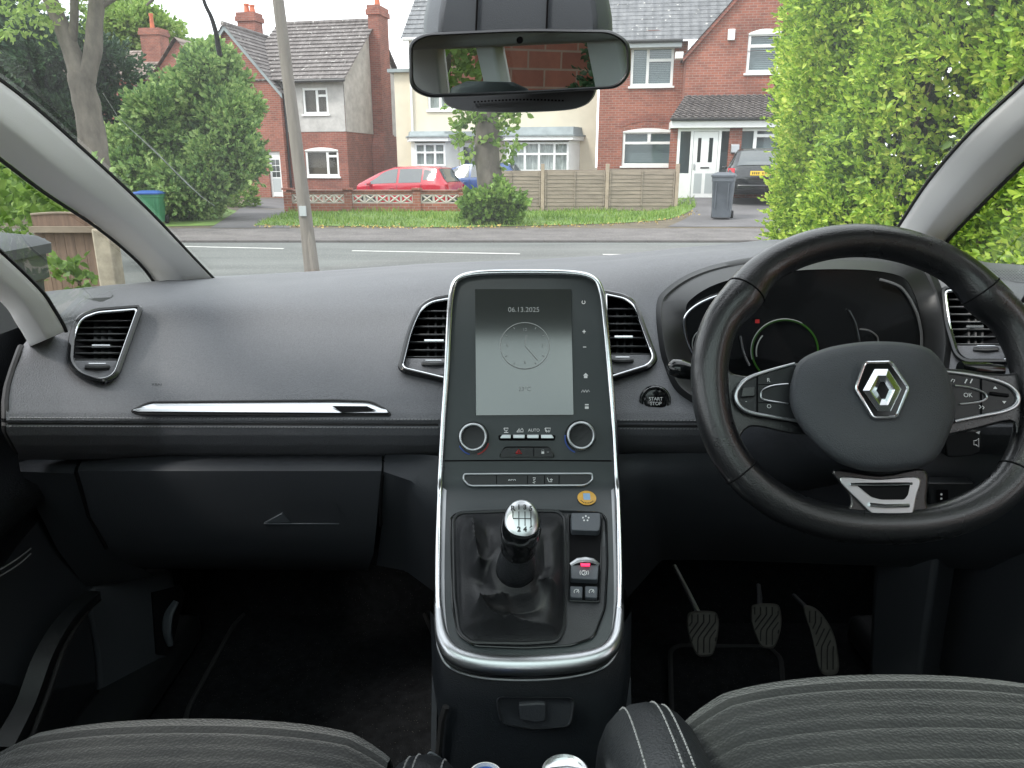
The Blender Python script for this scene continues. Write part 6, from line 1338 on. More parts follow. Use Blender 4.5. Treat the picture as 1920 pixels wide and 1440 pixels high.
b = MB(); b.prism([(xpk, Yw - .12, zpk - .02), (xw0 - .12, Yw - .12, zwe - .16), (xw0 - .12, Yw - .12, zwe - .30), (xpk, Yw - .12, zpk - .16)], (0, .05, 0)); b.build('verge_board', MT['brick_dark'], r, local=True, smooth=0)
window(r, uw, Yw, (), ((0, 1, .68),), 'blind', .12, .085)
ab_ = hD.rect(1365, 55, 1377, 76, Yw); b = MB(); b.bb((ab_[0], Yw - .09, ab_[1]), (ab_[2], Yw - .002, ab_[3])); b.build('alarm_box', MT['upvc'], r, local=True, smooth=0, bevel=.02)
sb_ = hD.rect(1267, 97, 1281, 109, Yw - .1); b = MB(); b.bb((sb_[0], Yw - .1, sb_[1]), (sb_[2], Yw + .3, sb_[3])); b.build('soffit_end', MT['upvc'], r, local=True, smooth=0)
Yp = -2.7; pe = hD.rect(1256, 219, 1620, 222, Yp - .25); zt = hD.p(1300, 180, Yw)[1]; xt0 = hD.p(1285, 180, Yw)[0]
b = MB(); tiles(b, (pe[0], Yp - .3, pe[1]), (pe[2], Yp - .3, pe[1]), (xt0, Yw - .01, zt), (pe[2], Yw - .01, zt), 10, .05, 0, 56); po = b.build('porch_roof', MT['porch_tile'], r, local=True, smooth=0)
fa = hD.rect(1258, 226, 1620, 238, Yp); b = MB(); b.bb((fa[0], Yp - .2, fa[1]), (pe[2], Yw - .005, fa[3])); b.build('porch_fascia', MT['upvc'], po, local=True, smooth=0, bevel=.01)
b = MB(); b.tube([(fa[0], Yp - .27, fa[3] + .02), (pe[2], Yp - .27, fa[3] + .02)], .05, 8); b.build('gutter', MT['gutter'], po, local=True)
pr = hD.rect(1272, 240, 1367, 369, Yp); x0, z0, x1_, z1 = pr; z0 = 0.02; W = x1_ - x0; b = MB()
for a, c in ((0, .05), (.235, .285), (.735, .785), (.95, 1.0)): b.bb((x0 + W * a, Yp, z0), (x0 + W * c, Yp + .08, z1))
for a, c in ((.05, .235), (.785, .95)): b.bb((x0 + W * a, Yp + .01, z0), (x0 + W * c, Yp + .06, z0 + .75)); b.bb((x0 + W * a, Yp + .01, z1 - .1), (x0 + W * c, Yp + .06, z1))
b.bb((x0 + W * .285, Yp + .005, z1 - .1), (x0 + W * .735, Yp + .07, z1)); pf = b.build('porch_frame', MT['upvc'], r, local=True, smooth=0, bevel=.006)
b = MB(); b.bb((x0 + W * .29, Yp + .02, z0 + .02), (x0 + W * .73, Yp + .06, z1 - .105)); do = b.build('door', MT['upvc'], r, local=True, smooth=0, bevel=.01)
b = MB(); H = z1 - z0
for a, c in ((.37, .43), (.57, .64)): b.bb((x0 + W * a, Yp + .012, z0 + H * .52), (x0 + W * c, Yp + .018, z0 + H * .86))
b.build('door_glass', MT['pane'], do, local=True, smooth=0)
b = MB(); b.bb((x0 + W * .44, Yp + .008, z0 + H * .43), (x0 + W * .60, Yp + .018, z0 + H * .45)); b.build('letter_slot', MT['gutter'], do, local=True, smooth=0)
b = MB(); b.bb((x0 + W * .315, Yp - .02, z0 + H * .42), (x0 + W * .335, Yp + .018, z0 + H * .50)); b.build('handle', MT['satin_metal'], do, local=True, smooth=0)
b = MB()
for a, c in ((.34, .48), (.54, .68)): b.bb((x0 + W * a, Yp + .016, z0 + .15), (x0 + W * c, Yp + .019, z0 + .75))
b.build('door_panel', MT['fascia_grey'], do, local=True, smooth=0)
b = MB()
for a, c in ((.05, .235), (.785, .95)): b.ngon([(x0 + W * a, Yp + .04, z0 + .75), (x0 + W * c, Yp + .04, z0 + .75), (x0 + W * c, Yp + .04, z1 - .1), (x0 + W * a, Yp + .04, z1 - .1)])
b.build('side_light', MT['window_glass'], pf, local=True, smooth=0)
b = MB(); b.bb((x0, Yp + .5, z0), (x1_, Yp + .55, z1)); b.build('porch_inside', MT['blind'], pf, local=True, smooth=0)
pk = hD.rect(1369, 240, 1382, 369, Yp); b = MB(); b.bb((pk[0], Yp - .005, -.5), (pk[2], Yp + .2, z1)); xq0 = hD.p(1258, 240, Yp)[0]; b.bb((xq0, Yp + .03, -.5), (x0 - .002, Yp + .2, z1)); b.build('brick_pier', MT['brick_red'], r, local=True, smooth=0)
pw = hD.rect(1383, 240, 1470, 292, Yp); window(r, pw, Yp - .03, (.38,), ((.38, 1, .72),), 'blind', 0, .09, False); b = MB(); b.bb((pw[0], Yp, -.5), (pw[2], Yp + .15, pw[1] - .002)); b.build('wall', MT['brick_red'], r, local=True, smooth=0)
b = MB(); b.bb((pk[0] + .06, Yp - .10, z0 + 1.35), (pk[2] - .06, Yp - .006, z0 + 1.6)); b.build('porch_lamp', MT['satin_metal'], r, local=True, smooth=0, bevel=.02)

# house behind the car, seen only in the mirror
hE = thing('house', 'sandstone block house corner with white downpipe, seen in the rear-view mirror', 'house', (3.3, -7.0, 0))
b = MB(); b.bb((2.65, -12, 0), (7.5, -7.0, 6.0)); b.build('wall', MT['sandstone'], hE, smooth=0)
b = MB(); b.tube([(2.78, -6.93, 0), (2.78, -6.93, 6)], .055, 8); b.build('downpipe', MT['upvc'], hE)
b = MB(); b.bb((2.2, -12.4, 6.0), (8, -6.6, 6.2)); b.build('roof', MT['roof_slate'], hE, smooth=0)

# ------------------------------------------------------------------ walls, fences, pole
yb = gpf(700, 397).y
def gwx(px): return (px - 960) / FPX * (yb * CT - (0.2 - CAMZ) * ST)
gw = thing('garden_wall', 'low red brick garden wall with white pierced block panels, in front of the red car', 'garden wall', (gwx(700), yb, gz(gwx(700), yb)))
X0, X1 = gwx(541), gwx(905); z0 = 0.0; zt = at(700, 356, yb).z
b = MB(); b.bb((X0, yb, z0 - .1), (X1, yb + .11, z0 + .27)); b.bb((X0, yb, zt - .12), (X1, yb + .11, zt - .05)); b.build('brickwork', MT['brick_red'], gw, smooth=0)
b = MB(); b.bb((X0 - .03, yb - .03, zt - .049), (X1 + .03, yb + .14, zt)); b.build('coping', MT['brick_dark'], gw, smooth=0, bevel=.01)
piers = [541, 654, 782, 868, 905]
for k, px in enumerate(piers):
    x = gwx(px); b = MB(); b.bb((x - .11, yb - .05, z0 - .1), (x + .11, yb + .16, zt - .052)); b.bb((x - .14, yb - .08, zt + .001), (x + .14, yb + .19, zt + .05)); b.build('pier', MT['brick_red'], gw, smooth=0)
for k in range(4):
    a, c = gwx(piers[k]) + .112, gwx(piers[k + 1]) - .112; n = max(1, int((c - a) / .29)); s = (c - a) / n; b = MB(); h0, h1 = z0 + .272, zt - .122
    for i in range(n):
        x = a + i * s; m = (x + s / 2, (h0 + h1) / 2); fr = .028
        b.bb((x + .002, yb + .01, h0), (x + fr, yb + .10, h1)); b.bb((x + s - fr, yb + .01, h0), (x + s - .002, yb + .10, h1)); b.bb((x + fr, yb + .012, h0), (x + s - fr, yb + .098, h0 + fr)); b.bb((x + fr, yb + .012, h1 - fr), (x + s - fr, yb + .098, h1))
        for sg in (-1, 1):
            q = [Vector((m[0] - s * .42, yb + .02, m[1] - sg * (h1 - h0) * .42)), Vector((m[0], yb + .02, m[1] + .0)), Vector((m[0] + s * .42, yb + .02, m[1] + sg * (h1 - h0) * .42))]
            b.tube(q, [.022, .034, .022], 4)
    b.build('screen_blocks', MT['block_white'], gw, smooth=0)
# timber fence
yf = 22.2
def fx(px): return (px - 960) / FPX * (yf * CT + 1.0 * ST)
fe = thing('fence', 'weathered overlap panel garden fence with pale posts, behind the grass verge', 'fence', (fx(1100), yf, 0.07))
fp = [900, 1017, 1137, 1267]
for k in range(3):
    a, c = fx(fp[k]) + .05, fx(fp[k + 1]) - .05; zg = gz((a + c) / 2, yf); z1 = at(1100, 322 - 3 * k / 2, yf).z; b = MB(); n = 9
    b.bb((a, yf - .01, zg - .02), (c, yf + .03, zg + .16))
    for i in range(n):
        za = zg + .17 + (z1 - zg - .17) * i / n; zh = (z1 - zg - .17) / n; g0 = []
        for j in range(13):
            x = a + (c - a) * j / 12; wv = .012 * noise.noise(Vector((x * 1.9, i * 3.1 + k * 7, 0))); g0.append((x, wv))
        b.grid([[(x, yf - .022, za - .02 + w) for x, w in g0], [(x, yf - .004, za + zh + .012) for x, w in g0]]); b.grid([[(x, yf - .022, za - .02 + w) for x, w in g0], [(x, yf - .006, za - .02 + w) for x, w in g0]])
    b.bb((a, yf - .0, z1 - .01), (c, yf + .03, z1 + .03)); fpn = b.build('fence_panel', MT['fence_wood'], fe, smooth=0)
    b = MB()
    for t in (.02, .5, .98): x = a + (c - a) * t; b.bb((x - .02, yf - .045, zg + .15), (x + .02, yf - .024, z1))
    b.build('batten', MT['fence_wood'], fpn, smooth=0)
for px in fp[1:]:
    x = fx(px); zg = gz(x, yf); b = MB(); b.bb((x - .05, yf - .06, zg - .1), (x + .05, yf + .05, at(px, 307, yf).z)); b.build('post', MT['post_wood'], fe, smooth=0, bevel=.008)
# leaning wooden pole on the near side of the road
pb_ = gp(586, 512); pt = at(490, -250, pb_.y + 0.2); pl = thing('utility_pole', 'leaning grey wooden utility pole on the near pavement, in front of the pebbledash house', 'utility pole', pb_)
pth = [pb_ + Vector((0, 0, -.1)), pb_ + (pt - pb_) * 0.12, pb_ + (pt - pb_) * .5, pt]
b = MB(); b.tube(pth, [.098, .082, .070, .058], 16); b.build('shaft', MT['pole_wood'], pl)
b = MB(); q0, q1 = pb_ + Vector((.055, -.06, -.05)), pb_ + (pt - pb_) * .13 + Vector((.03, -.05, 0)); b.tube([q0, q0.lerp(q1, .7), q1], [.055, .045, .012], 8); b.build('stub', MT['pole_wood'], pl)
b = MB(); c0 = pb_ + (pt - pb_) * .17; b.bb((c0.x - .04, c0.y - .10, c0.z - .06), (c0.x + .04, c0.y - .07, c0.z + .06)); b.build('plate', MT['fascia_grey'], pl, smooth=0)

# ------------------------------------------------------------------ bins
def bin_(name, label, base, w, h, mbody, mlid, rz=0.0, dep=None, grp='wheelie bins'):
    dep = dep or w * 1.2; o = thing(name, label, 'wheelie bin', base, rz, grp)
    b = MB(); ls = []
    for z, k in ((.06, .80), (.10, .82), (h * .80, .95), (h * .81, 1.0), (h * .90, 1.0)):
        ls.append([Vector((x * w / 2 * k, y * dep / 2 * k - (1 - k) * dep * .2, z)) for x, y in rpoly([(-1, -1), (1, -1), (1, 1), (-1, 1)], .18, 4)])
    b.loft(ls, True, True); bo = b.build('body', MT[mbody], o, local=True, smooth=40)
    b = MB(); ls = []
    for z, k, ys in ((h * .90, 1.06, 1.0), (h * .935, 1.07, 1.0), (h * .965, .98, .93), (h, .6, .5)):
        ls.append([Vector((x * w / 2 * k, y * dep / 2 * k * ys, z)) for x, y in rpoly([(-1, -1), (1, -1), (1, 1), (-1, 1)], .2, 4)])
    b.loft(ls, True, True); lo = b.build('lid', MT[mlid], o, local=True, smooth=40)
    b = MB(); b.tube([(-w * .42, dep * .53, h * .91), (-w * .40, dep * .60, h * .93), (w * .40, dep * .60, h * .93), (w * .42, dep * .53, h * .91)], .018, 8); b.build('handle', MT[mbody], o, local=True)
    for s in (-1, 1):
        wm = MB(); wm.lathe([(.03, -.025), (.095, -.03), (.10, 0), (.095, .03), (.03, .025)], 20, (s * w * .44, dep * .40, .10), (1, 0, 0)); wm.build('wheel', MT['tyre'], o, local=True)
    for s in (-.5, .5):
        rb = MB(); rb.bb((s * w * .55 - .012, -dep * .5 - .006, h * .25), (s * w * .55 + .012, -dep * .44, h * .78)); rb.build('rib', MT[mbody], bo, local=True, smooth=0)
    return o
p = gp(1352, 411); bin_('wheelie_bin', 'slate grey wheelie bin standing on the drive beside the black car', p, .52, 1.10, 'bin_grey_far', 'bin_grey_far', R(-20))
p = gp(288, 421); bin_('wheelie_bin', 'green wheelie bin with a blue lid at the foot of the round shrub', p, .52, .74, 'bin_green', 'bin_blue', R(10))
p = Vector((-2.14, 2.72, 0)); bin_('wheelie_bin', 'dark grey wheelie bin close to the car, beside the brown garden gate', p, .56, 1.07, 'bin_grey', 'bin_grey', R(3))

# garden gate panel with arched top, concrete post
gY = 4.15; gt_ = thing('garden_gate', 'brown boarded garden gate with arched pale top rail, beside the near grey bin', 'gate', (at(130, 500, gY).x, gY, 0))
xa, xb = at(60, 440, gY).x, at(190, 440, gY).x; ztop = at(130, 430, gY).z; zar = at(120, 401, gY).z
n = 7
b = MB()
for i in range(n):
    x0, x1 = xa + (xb - xa) * i / n, xa + (xb - xa) * (i + .96) / n; b.bb((x0, gY + .02, .08), (x1, gY + .04, ztop + .02))
b.build('boards', MT['gate_wood'], gt_, smooth=0)
b = MB(); arc_ = [(xa + (xb - xa) * k / 12, ztop + .05 + (zar - ztop - .05) * (1 - ((k / 12 - .45) / .55) ** 2 if k / 12 > .45 else 1 - ((.45 - k / 12) / .6) ** 2 * .5)) for k in range(13)]
b.grid([[(x, gY + .02, ztop + .012) for x, z in arc_], [(x, gY + .02, z) for x, z in arc_], [(x, gY + .045, z) for x, z in arc_], [(x, gY + .045, ztop + .012) for x, z in arc_]]); b.build('arched_head', MT['gate_wood'], gt_, smooth=0)
b = MB(); b.tube([(x, gY + .02, z + .004) for x, z in arc_], .007, 6); b.bb((xa, gY - .02, ztop - .016), (xb, gY + .018, ztop + .016)); b.bb((xa, gY - .015, .28), (xb, gY + .018, .36)); b.build('rail', MT['gate_pale'], gt_, smooth=0)
cpz = at(200, 427, gY).z; cpo = thing('concrete_post', 'rough speckled concrete fence post next to the arched garden gate', 'post', (at(202, 480, gY).x, gY, 0))
x0 = at(202, 470, gY).x; b = MB(); b.bb((x0 - .05, gY - .05, -.1), (x0 + .05, gY + .05, cpz)); b.build('shaft', MT['concrete'], cpo, bevel=.012)
b = MB(); b.prism([(x0 - .05, gY - .05, cpz + .001), (x0 + .05, gY - .05, cpz + .001), (x0 + .05, gY + .05, cpz + .001), (x0 - .05, gY + .05, cpz + .001)], (0, 0, .03)); b.build('cap', MT['concrete'], cpo, bevel=.015)

# ------------------------------------------------------------------ cars across the road
def carx(name, label, base, rz, paint, L=3.85, W=1.68, H=1.50, plate=False, kind='hatch'):
    o = thing(name, label, 'car', base, rz, 'cars parked across the road')
    h = L / 2
    S = [(-h, .42, .72, .78, .70, .58), (-h + .06, .32, .88, .97, .80, .66), (-h + .22, .26, .93, 1.12 if kind == 'hatch' else 1.05, .83, .62), (-h + .42, .24, .94, H - .06, .84, .56), (-h + .80, .22, .94, H - .01, .84, .58), (-h + 1.4, .22, .92, H, .84, .59), (-h + 2.0, .22, .91, H - .03, .84, .58), (-h + 2.45, .22, .90, H - .16, .84, .57), (-h + 2.95, .23, .89, 1.12, .83, .60), (-h + 3.25, .24, .86, .98, .82, .64), (h - .28, .26, .74, .86, .80, .62), (h - .08, .32, .62, .74, .72, .55), (h, .40, .55, .62, .62, .48)]
    sw = W / 1.68; ls = []
    def sec(q): x, zb, zl, zt, wl_, wt = q; wl_ *= sw; wt *= sw; return [(x, 0, zb), (x, wl_ * .75, zb), (x, wl_ * .97, zb + .12), (x, wl_, (zb + zl) / 2 + .05), (x, wl_ * .985, zl - .06), (x, wl_ * .965, zl), (x, (wl_ * .965 * .35 + wt * .65), zl + (zt - .05 - zl) * .66), (x, wt, zt - .04), (x, wt * .75, zt - .008), (x, 0, zt)]
    xs_ = np.array([q[0] for q in S]); A = np.array(S)
    def st(x): return tuple(float(np.interp(x, xs_, A[:, k])) for k in range(6))
    xr = sorted(set(list(xs_) + list(np.linspace(-h, h, 40))))
    for x in xr: s_ = sec(st(x)); ls.append([Vector(p) for p in s_] + [Vector((p[0], -p[1], p[2])) for p in s_[-2:0:-1]])
    b = MB(); b.loft(ls, True, True); body = b.build('body', MT[paint], o, local=True, smooth=45)
    def sidept(x, t, sg, out=.006):
        q = sec(st(x)); a, m_, c = Vector(q[5]), Vector(q[6]), Vector(q[7]); p = a.lerp(m_, t / .66) if t < .66 else m_.lerp(c, (t - .66) / .34); return Vector((p.x, sg * (p.y + out), p.z + out * .3))
    def sidewin(x0, x1, t0=.10, t1=.90, f=0.0, r=0.0):
        for sg in (-1, 1):
            b = MB(); g = []
            for i in range(9): x = x0 + (x1 - x0) * i / 8; k = i / 8; lo = t0; hi = t0 + (t1 - t0) * min(1, max(.04, (1 - f * max(0, k - .45) / .55)) * max(.05, (1 - r * max(0, .35 - k) / .35))); g.append([sidept(x, lo + (hi - lo) * j / 5, sg) for j in range(6)])
            b.grid(g); b.build('side_window', MT['car_glass'], o, local=True)
    sidewin(-h + .50, -h + .86, .25, .85, 0, .55); sidewin(-h + .92, -h + 1.72); sidewin(-h + 1.80, -h + 2.98, .10, .92, .85)
    def topwin(name, xa, xb, ka, kb, m='car_glass'):
        b = MB(); g = []
        for i in range(7):
            x = xa + (xb - xa) * i / 6; q = sec(st(x)); kk = ka + (kb - ka) * i / 6; row = []
            for j in range(11):
                y = (j / 10 * 2 - 1) * kk; zt, wt = q[9][2], q[7][1]; z = zt - .008 * (abs(y) / (wt * .75)) ** 2 if abs(y) < wt * .75 else zt - .008 - .032 * (abs(y) - wt * .75) / (wt * .25); row.append(Vector((x, y, z)) + Vector(((-.012 if x < 0 else .012), 0, .008)))
            g.append(row)
        b.grid(g); return b.build(name, MT[m], o, local=True)
    topwin('rear_window', -h + .10, -h + .40, .58 * sw, .50 * sw); topwin('windscreen', -h + 2.50, -h + 3.15, .52 * sw, .60 * sw)
    for sg in (-1, 1):
        b = MB(); b.grid([[Vector((-h + .02 + .02 * j, sg * (.60 + .055 * j) * sw, .66 + .09 * i)) + Vector((-.03 + .012 * i, sg * .035, 0)) for j in range(4)] for i in range(4)]); b.build('tail_light', MT['tail_red'], o, local=True)
        b = MB(); b.prism([(h - .16, sg * .50 * sw, .66), (h - .30, sg * .74 * sw, .70), (h - .42, sg * .75 * sw, .80), (h - .22, sg * .52 * sw, .79)], (.03, sg * .01, .01)); b.build('headlight', MT['signal_glass'], o, local=True)
        b = MB(); c = sidept(-h + 2.75, .06, sg, .09); b.box(c, (.10, .16, .10)); b.build('door_mirror', MT[paint], o, local=True, bevel=.03)
        for x in (-h + .68, h - .72):
            b = MB(); b.lathe([(.16, -.09), (.29, -.10), (.31, -.07), (.31, .07), (.29, .10), (.16, .09)], 24, (x, sg * (.76 * sw), .31), (0, 1, 0)); wh = b.build('wheel', MT['tyre'], o, local=True); b = MB(); b.lathe([(.20, -.105), (.19, .105), (.05, .10)], 20, (x, sg * .76 * sw, .31), (0, sg, 0)); b.build('rim', MT['wheel_alloy'], wh, local=True)
    for sg in (-1, 1):
        b = MB()
        for x in (-h + .90, -h + 1.76, -h + 2.86):
            q = sec(st(x)); b.tube([Vector((p[0], sg * (p[1] + .002), p[2])) for p in (q[5], q[4], q[3], q[2])], .007, 4)
        b.build('door_seam', MT['gutter'], body, local=True, smooth=0)
        for x in (-h + 1.05, -h + 1.95):
            q = sec(st(x)); b = MB(); b.box((x, sg * (q[4][1] + .018), q[4][2] - .05), (.17, .03, .03)); b.build('door_handle', MT[paint], body, local=True, bevel=.01)
    b = MB(); b.bb((-h - .03, -.55 * sw, .36), (-h + .05, .55 * sw, .50)); b.build('bumper', MT['black_plastic'] if paint != 'paint_black' else MT[paint], o, local=True, bevel=.03)
    if plate:
        b = MB(); b.bb((-h - .035, -.26, .74), (-h - .02, .26, .855)); pl_ = b.build('number_plate', MT['plate_yellow'], o, local=True, smooth=0)
        b = MB()
        for k_ in range(8):
            if k_ != 4: b.bb((-h - .0375, .20 - .053 * k_ - .014, .768), (-h - .036, .20 - .053 * k_ + .014, .828))
        b.build('plate_lettering', MT['plate_ink'], pl_, local=True, smooth=0)
    return o
pr_ = at(765, 340, 25.6); carx('parked_car', 'red hatchback parked behind the low brick garden wall', Vector((pr_.x, 25.6, -.20)), R(160), 'paint_red', 3.55, 1.66, 1.50)
pb2 = at(884, 340, 27.6); carx('parked_car', 'blue hatchback half hidden behind the leafy tree trunk', Vector((pb2.x, 27.6, -.05)), R(165), 'paint_blue', 3.9, 1.70, 1.46)
pk_ = at(1416, 360, 22.9); carx('parked_car', 'black car with a yellow number plate, parked nose to the white porch', Vector((pk_.x, 22.9, gz(pk_.x, 22.9) - .02)), R(75), 'paint_black', 4.1, 1.78, 1.47, True)
# ------------------------------------------------------------------ trees, shrubs, hedge
def tree(name, label, base, limbs, blobs, n, m, ll, L=0.35, nl=6, lw=0.30, seed=1, cat='tree', crown='crown', bark='bark', shell=.4, spread=.9, extra=None, group=None, clump=None):
    o = thing(name, label, cat, base, 0, group); rng = np.random.default_rng(seed)
    if limbs:
        b = MB()
        for pts, r0, r1 in limbs:
            q = spline([Vector(p) for p in pts], 6); k = len(q)
            q = [p + Vector((noise.noise(p * 1.3), noise.noise(p * 1.3 + Vector((9, 0, 0))), 0)) * r0 * .35 for p in q]
            b.tube(q, [(r0 + (r1 - r0) * i / (k - 1)) * (1 + .10 * noise.noise(q[i] * 4)) for i in range(k)], 14)
        b.build('trunk', MT[bark], o, smooth=60)
    if blobs is not None:
        P, D = clump_pts(rng, blobs, n, shell, *clump) if clump else crown_pts(rng, blobs, n, shell)
        if extra is not None: P = np.concatenate([P, extra[0]]); D = np.concatenate([D, extra[1]])
        v, f = sprigs(rng, P, D, L * rng.uniform(.7, 1.3, len(P)), nl, ll, lw, spread); leafmesh(crown, v, f, MT[m], o)
    return o
def lumps(blobs, k, f, seed):
    rng = np.random.default_rng(seed); out = list(blobs)
    for q in blobs:
        for _ in range(k):
            d = rng.normal(size=3); d /= np.linalg.norm(d); d[1] = -abs(d[1]); r = f * rng.uniform(.6, 1.25)
            out.append((q[0] + d[0] * q[3] * .95, q[1] + d[1] * q[4] * .95, max(.2, q[2] + d[2] * q[5] * .95), q[3] * r, q[4] * r, q[5] * r))
    return out
def bl(px, py, Y, rx, ry, rz): p = at(px, py, Y); return (p.x, p.y, p.z, rx, ry, rz)
# grey forked tree on the far left pavement
Y = 15.2; b0 = gp(188, 428); b0 = Vector((at(188, 428, Y).x, Y, .07)); t_ = lambda px, py, dy=0: at(px, py, Y + dy)
tree('tree', 'forked grey barked tree rising past the left roof pillar, with few low leaves', b0,
     [([b0 + Vector((0, 0, -.2)), t_(172, 290), t_(160, 200), t_(155, 140)], .29, .22), ([t_(158, 160), t_(140, 110), t_(112, 50), t_(85, -20), t_(60, -120)], .20, .10), ([t_(160, 165), t_(175, 90), t_(180, 20), t_(188, -90)], .17, .12), ([t_(132, 90), t_(138, 30), t_(140, -60)], .09, .06), ([t_(180, 20), t_(230, -10), t_(300, -20), t_(275, 10)], .05, .02)],
     [bl(50, -20, Y, 1.3, 1.2, .55), bl(10, 20, Y - 1, .7, .8, .4), bl(150, -120, Y, 2.2, 2, .8), bl(20, -130, Y, 2.2, 2, .8)], 1500, 'pale_leaf', .11, .3, 5, .33, 11)
# dark evergreen behind it
tree('evergreen_tree', 'dense dark evergreen tree behind the forked grey trunk', Vector((at(90, 400, 21).x, 21, .07)), [([Vector((at(90, 400, 21).x, 21, 0)), at(90, 200, 21)], .25, .1)],
     lumps([bl(90, 130, 21, 1.5, 1.4, 1.3), bl(60, 220, 21, 1.6, 1.4, 1.3), bl(130, 260, 21, 1.5, 1.4, 1.3), bl(40, 310, 20.5, 1.8, 1.4, 1.3), bl(195, 250, 21.4, .8, .9, 1.1), bl(170, 330, 20.6, 1.3, 1.2, 1.1), bl(60, 60, 21.4, .9, .9, .8), bl(205, 130, 21.5, .6, .6, .5), bl(-60, 250, 20, 1.6, 1.4, 2.2)], 3, .34, 6), 10000, 'dark_leaf', .14, .26, 7, .28, 12, 'tree', clump=(420, .34))
# big round shrub
sY = 19.5
tree('shrub', 'large rounded green shrub as tall as the house eaves, beside the white arched door', Vector((at(345, 400, sY).x, sY, .07)), [([Vector((at(345, 400, sY).x, sY, 0)), at(345, 260, sY)], .2, .08)],
     lumps([bl(392, 175, sY, .62, .8, .85), bl(395, 130, sY, .36, .5, .42), bl(432, 235, sY - .2, .60, .8, .75), bl(330, 265, sY - .4, 1.0, 1.1, .95), bl(425, 300, sY - .5, .68, .9, .80), bl(275, 310, sY - .4, .80, 1.0, .80), bl(335, 350, sY - .8, 1.15, 1.1, .6), bl(405, 355, sY - .5, .50, .7, .42), bl(245, 350, sY - .5, .55, .8, .6), bl(350, 205, sY, .62, .7, .6)], 5, .26, 5), 11000, 'shrub_leaf', .12, .20, 7, .34, 13, 'shrub', 'foliage', clump=(330, .29))
# pale tree far behind
tree('tree', 'pale green leafy tree far behind the distant brick house', Vector((at(262, 300, 62).x, 62, 0)), [([Vector((at(262, 300, 62).x, 62, 0)), at(262, 60, 62)], .5, .2)],
     lumps([bl(262, 58, 62, 2.6, 2.4, 1.9), bl(225, 80, 62, 1.8, 2, 1.7), bl(300, 80, 62, 1.5, 2, 1.6), bl(250, 150, 62, 2.6, 2, 3), bl(215, 40, 62, 1.3, 1, .9)], 4, .35, 7), 4200, 'pale_leaf', .30, .6, 6, .36, 14, clump=(230, .6))
# bushes at the foot of the left house
tree('bush', 'small light green bush by the white arched door, at the foot of the round shrub', gp(452, 378), None, [bl(455, 366, 26, .45, .4, .35), bl(440, 375, 25.5, .4, .4, .28)], 350, 'bush_leaf', .10, .2, 6, .33, 15, 'bush', 'foliage')
# street tree stub with fresh shoots and the bush at its foot
kY = 17.6; kb = Vector((at(915, 425, kY).x, kY, .08)); q_ = lambda px, py: at(px, py, kY)
tree('street_tree', 'thick pollarded street tree trunk with fresh leafy shoots', kb, [([kb + Vector((0, 0, -.1)), q_(915, 350), q_(915, 290), q_(913, 240), q_(912, 180), q_(910, 80)], .31, .24)],
     [bl(885, 238, kY - .2, .22, .25, .25), bl(938, 232, kY - .2, .28, .25, .22), bl(880, 270, kY - .25, .18, .2, .25), bl(950, 262, kY - .2, .25, .2, .18), bl(912, 222, kY - .3, .4, .25, .15), bl(930, 300, kY - .3, .12, .14, .12), bl(895, 180, kY, .5, .4, .5), bl(945, 150, kY, .5, .4, .6), bl(912, 90, kY, .7, .6, .7)], 620, 'bush_leaf', .15, .28, 6, .34, 16, crown='shoots', shell=.8)
tree('bush', 'bright leafy bush growing round the foot of the pollarded street tree', gp(918, 424), None, [bl(918, 382, kY - .5, .46, .42, .28), bl(890, 395, kY - .55, .25, .4, .22), bl(950, 388, kY - .5, .26, .4, .25), bl(920, 404, kY - .7, .40, .4, .15), bl(930, 362, kY - .4, .24, .3, .20)], 1000, 'bush_leaf', .115, .13, 6, .40, 17, 'bush', 'foliage', shell=.6, clump=(90, .13))
# weeds on the left
wl_p = []
# leafy bush behind the near bin, and the climbing plant beside the gate
tree('bush', 'yellow green leafy bush behind the near grey bin and gate', Vector((at(25, 480, 5.6).x, 5.6, 0)), None, [bl(20, 370, 5.6, .38, .4, .26), bl(-40, 340, 5.6, .4, .4, .4), bl(40, 405, 5.5, .3, .3, .16), bl(-10, 440, 5.6, .5, .4, .4)], 700, 'pale_leaf', .085, .16, 6, .42, 18, 'bush', 'foliage', shell=.7)
tree('plant', 'young bright maple leaved plant between the near grey bin and the gate', Vector((at(145, 545, 3.2).x, 3.2, 0)), [([Vector((at(150, 560, 3.2).x, 3.2, 0)), at(148, 530, 3.2), at(140, 480, 3.2)], .008, .004)],
     [bl(143, 500, 3.2, .035, .04, .04), bl(128, 530, 3.15, .04, .05, .03), bl(166, 535, 3.2, .045, .05, .03), bl(105, 515, 3.3, .03, .05, .04)], 42, 'bush_leaf', .040, .05, 5, .55, 19, 'plant', 'leaves', bark='twig', shell=.9)
# distant greenery beyond the left bin
tree('tree', 'small dark tree beyond the yellow green bush, past the left roof pillar', Vector((at(95, 400, 12).x - .2, 9.5, 0)), [([Vector((at(95, 400, 9.5).x, 9.5, 0)), at(92, 340, 9.5)], .10, .05)], [bl(60, 330, 9.5, .5, .5, .3), bl(115, 350, 9.8, .4, .4, .25), bl(20, 310, 9.5, .5, .5, .35)], 500, 'shrub_leaf', .10, .2, 6, .34, 20)
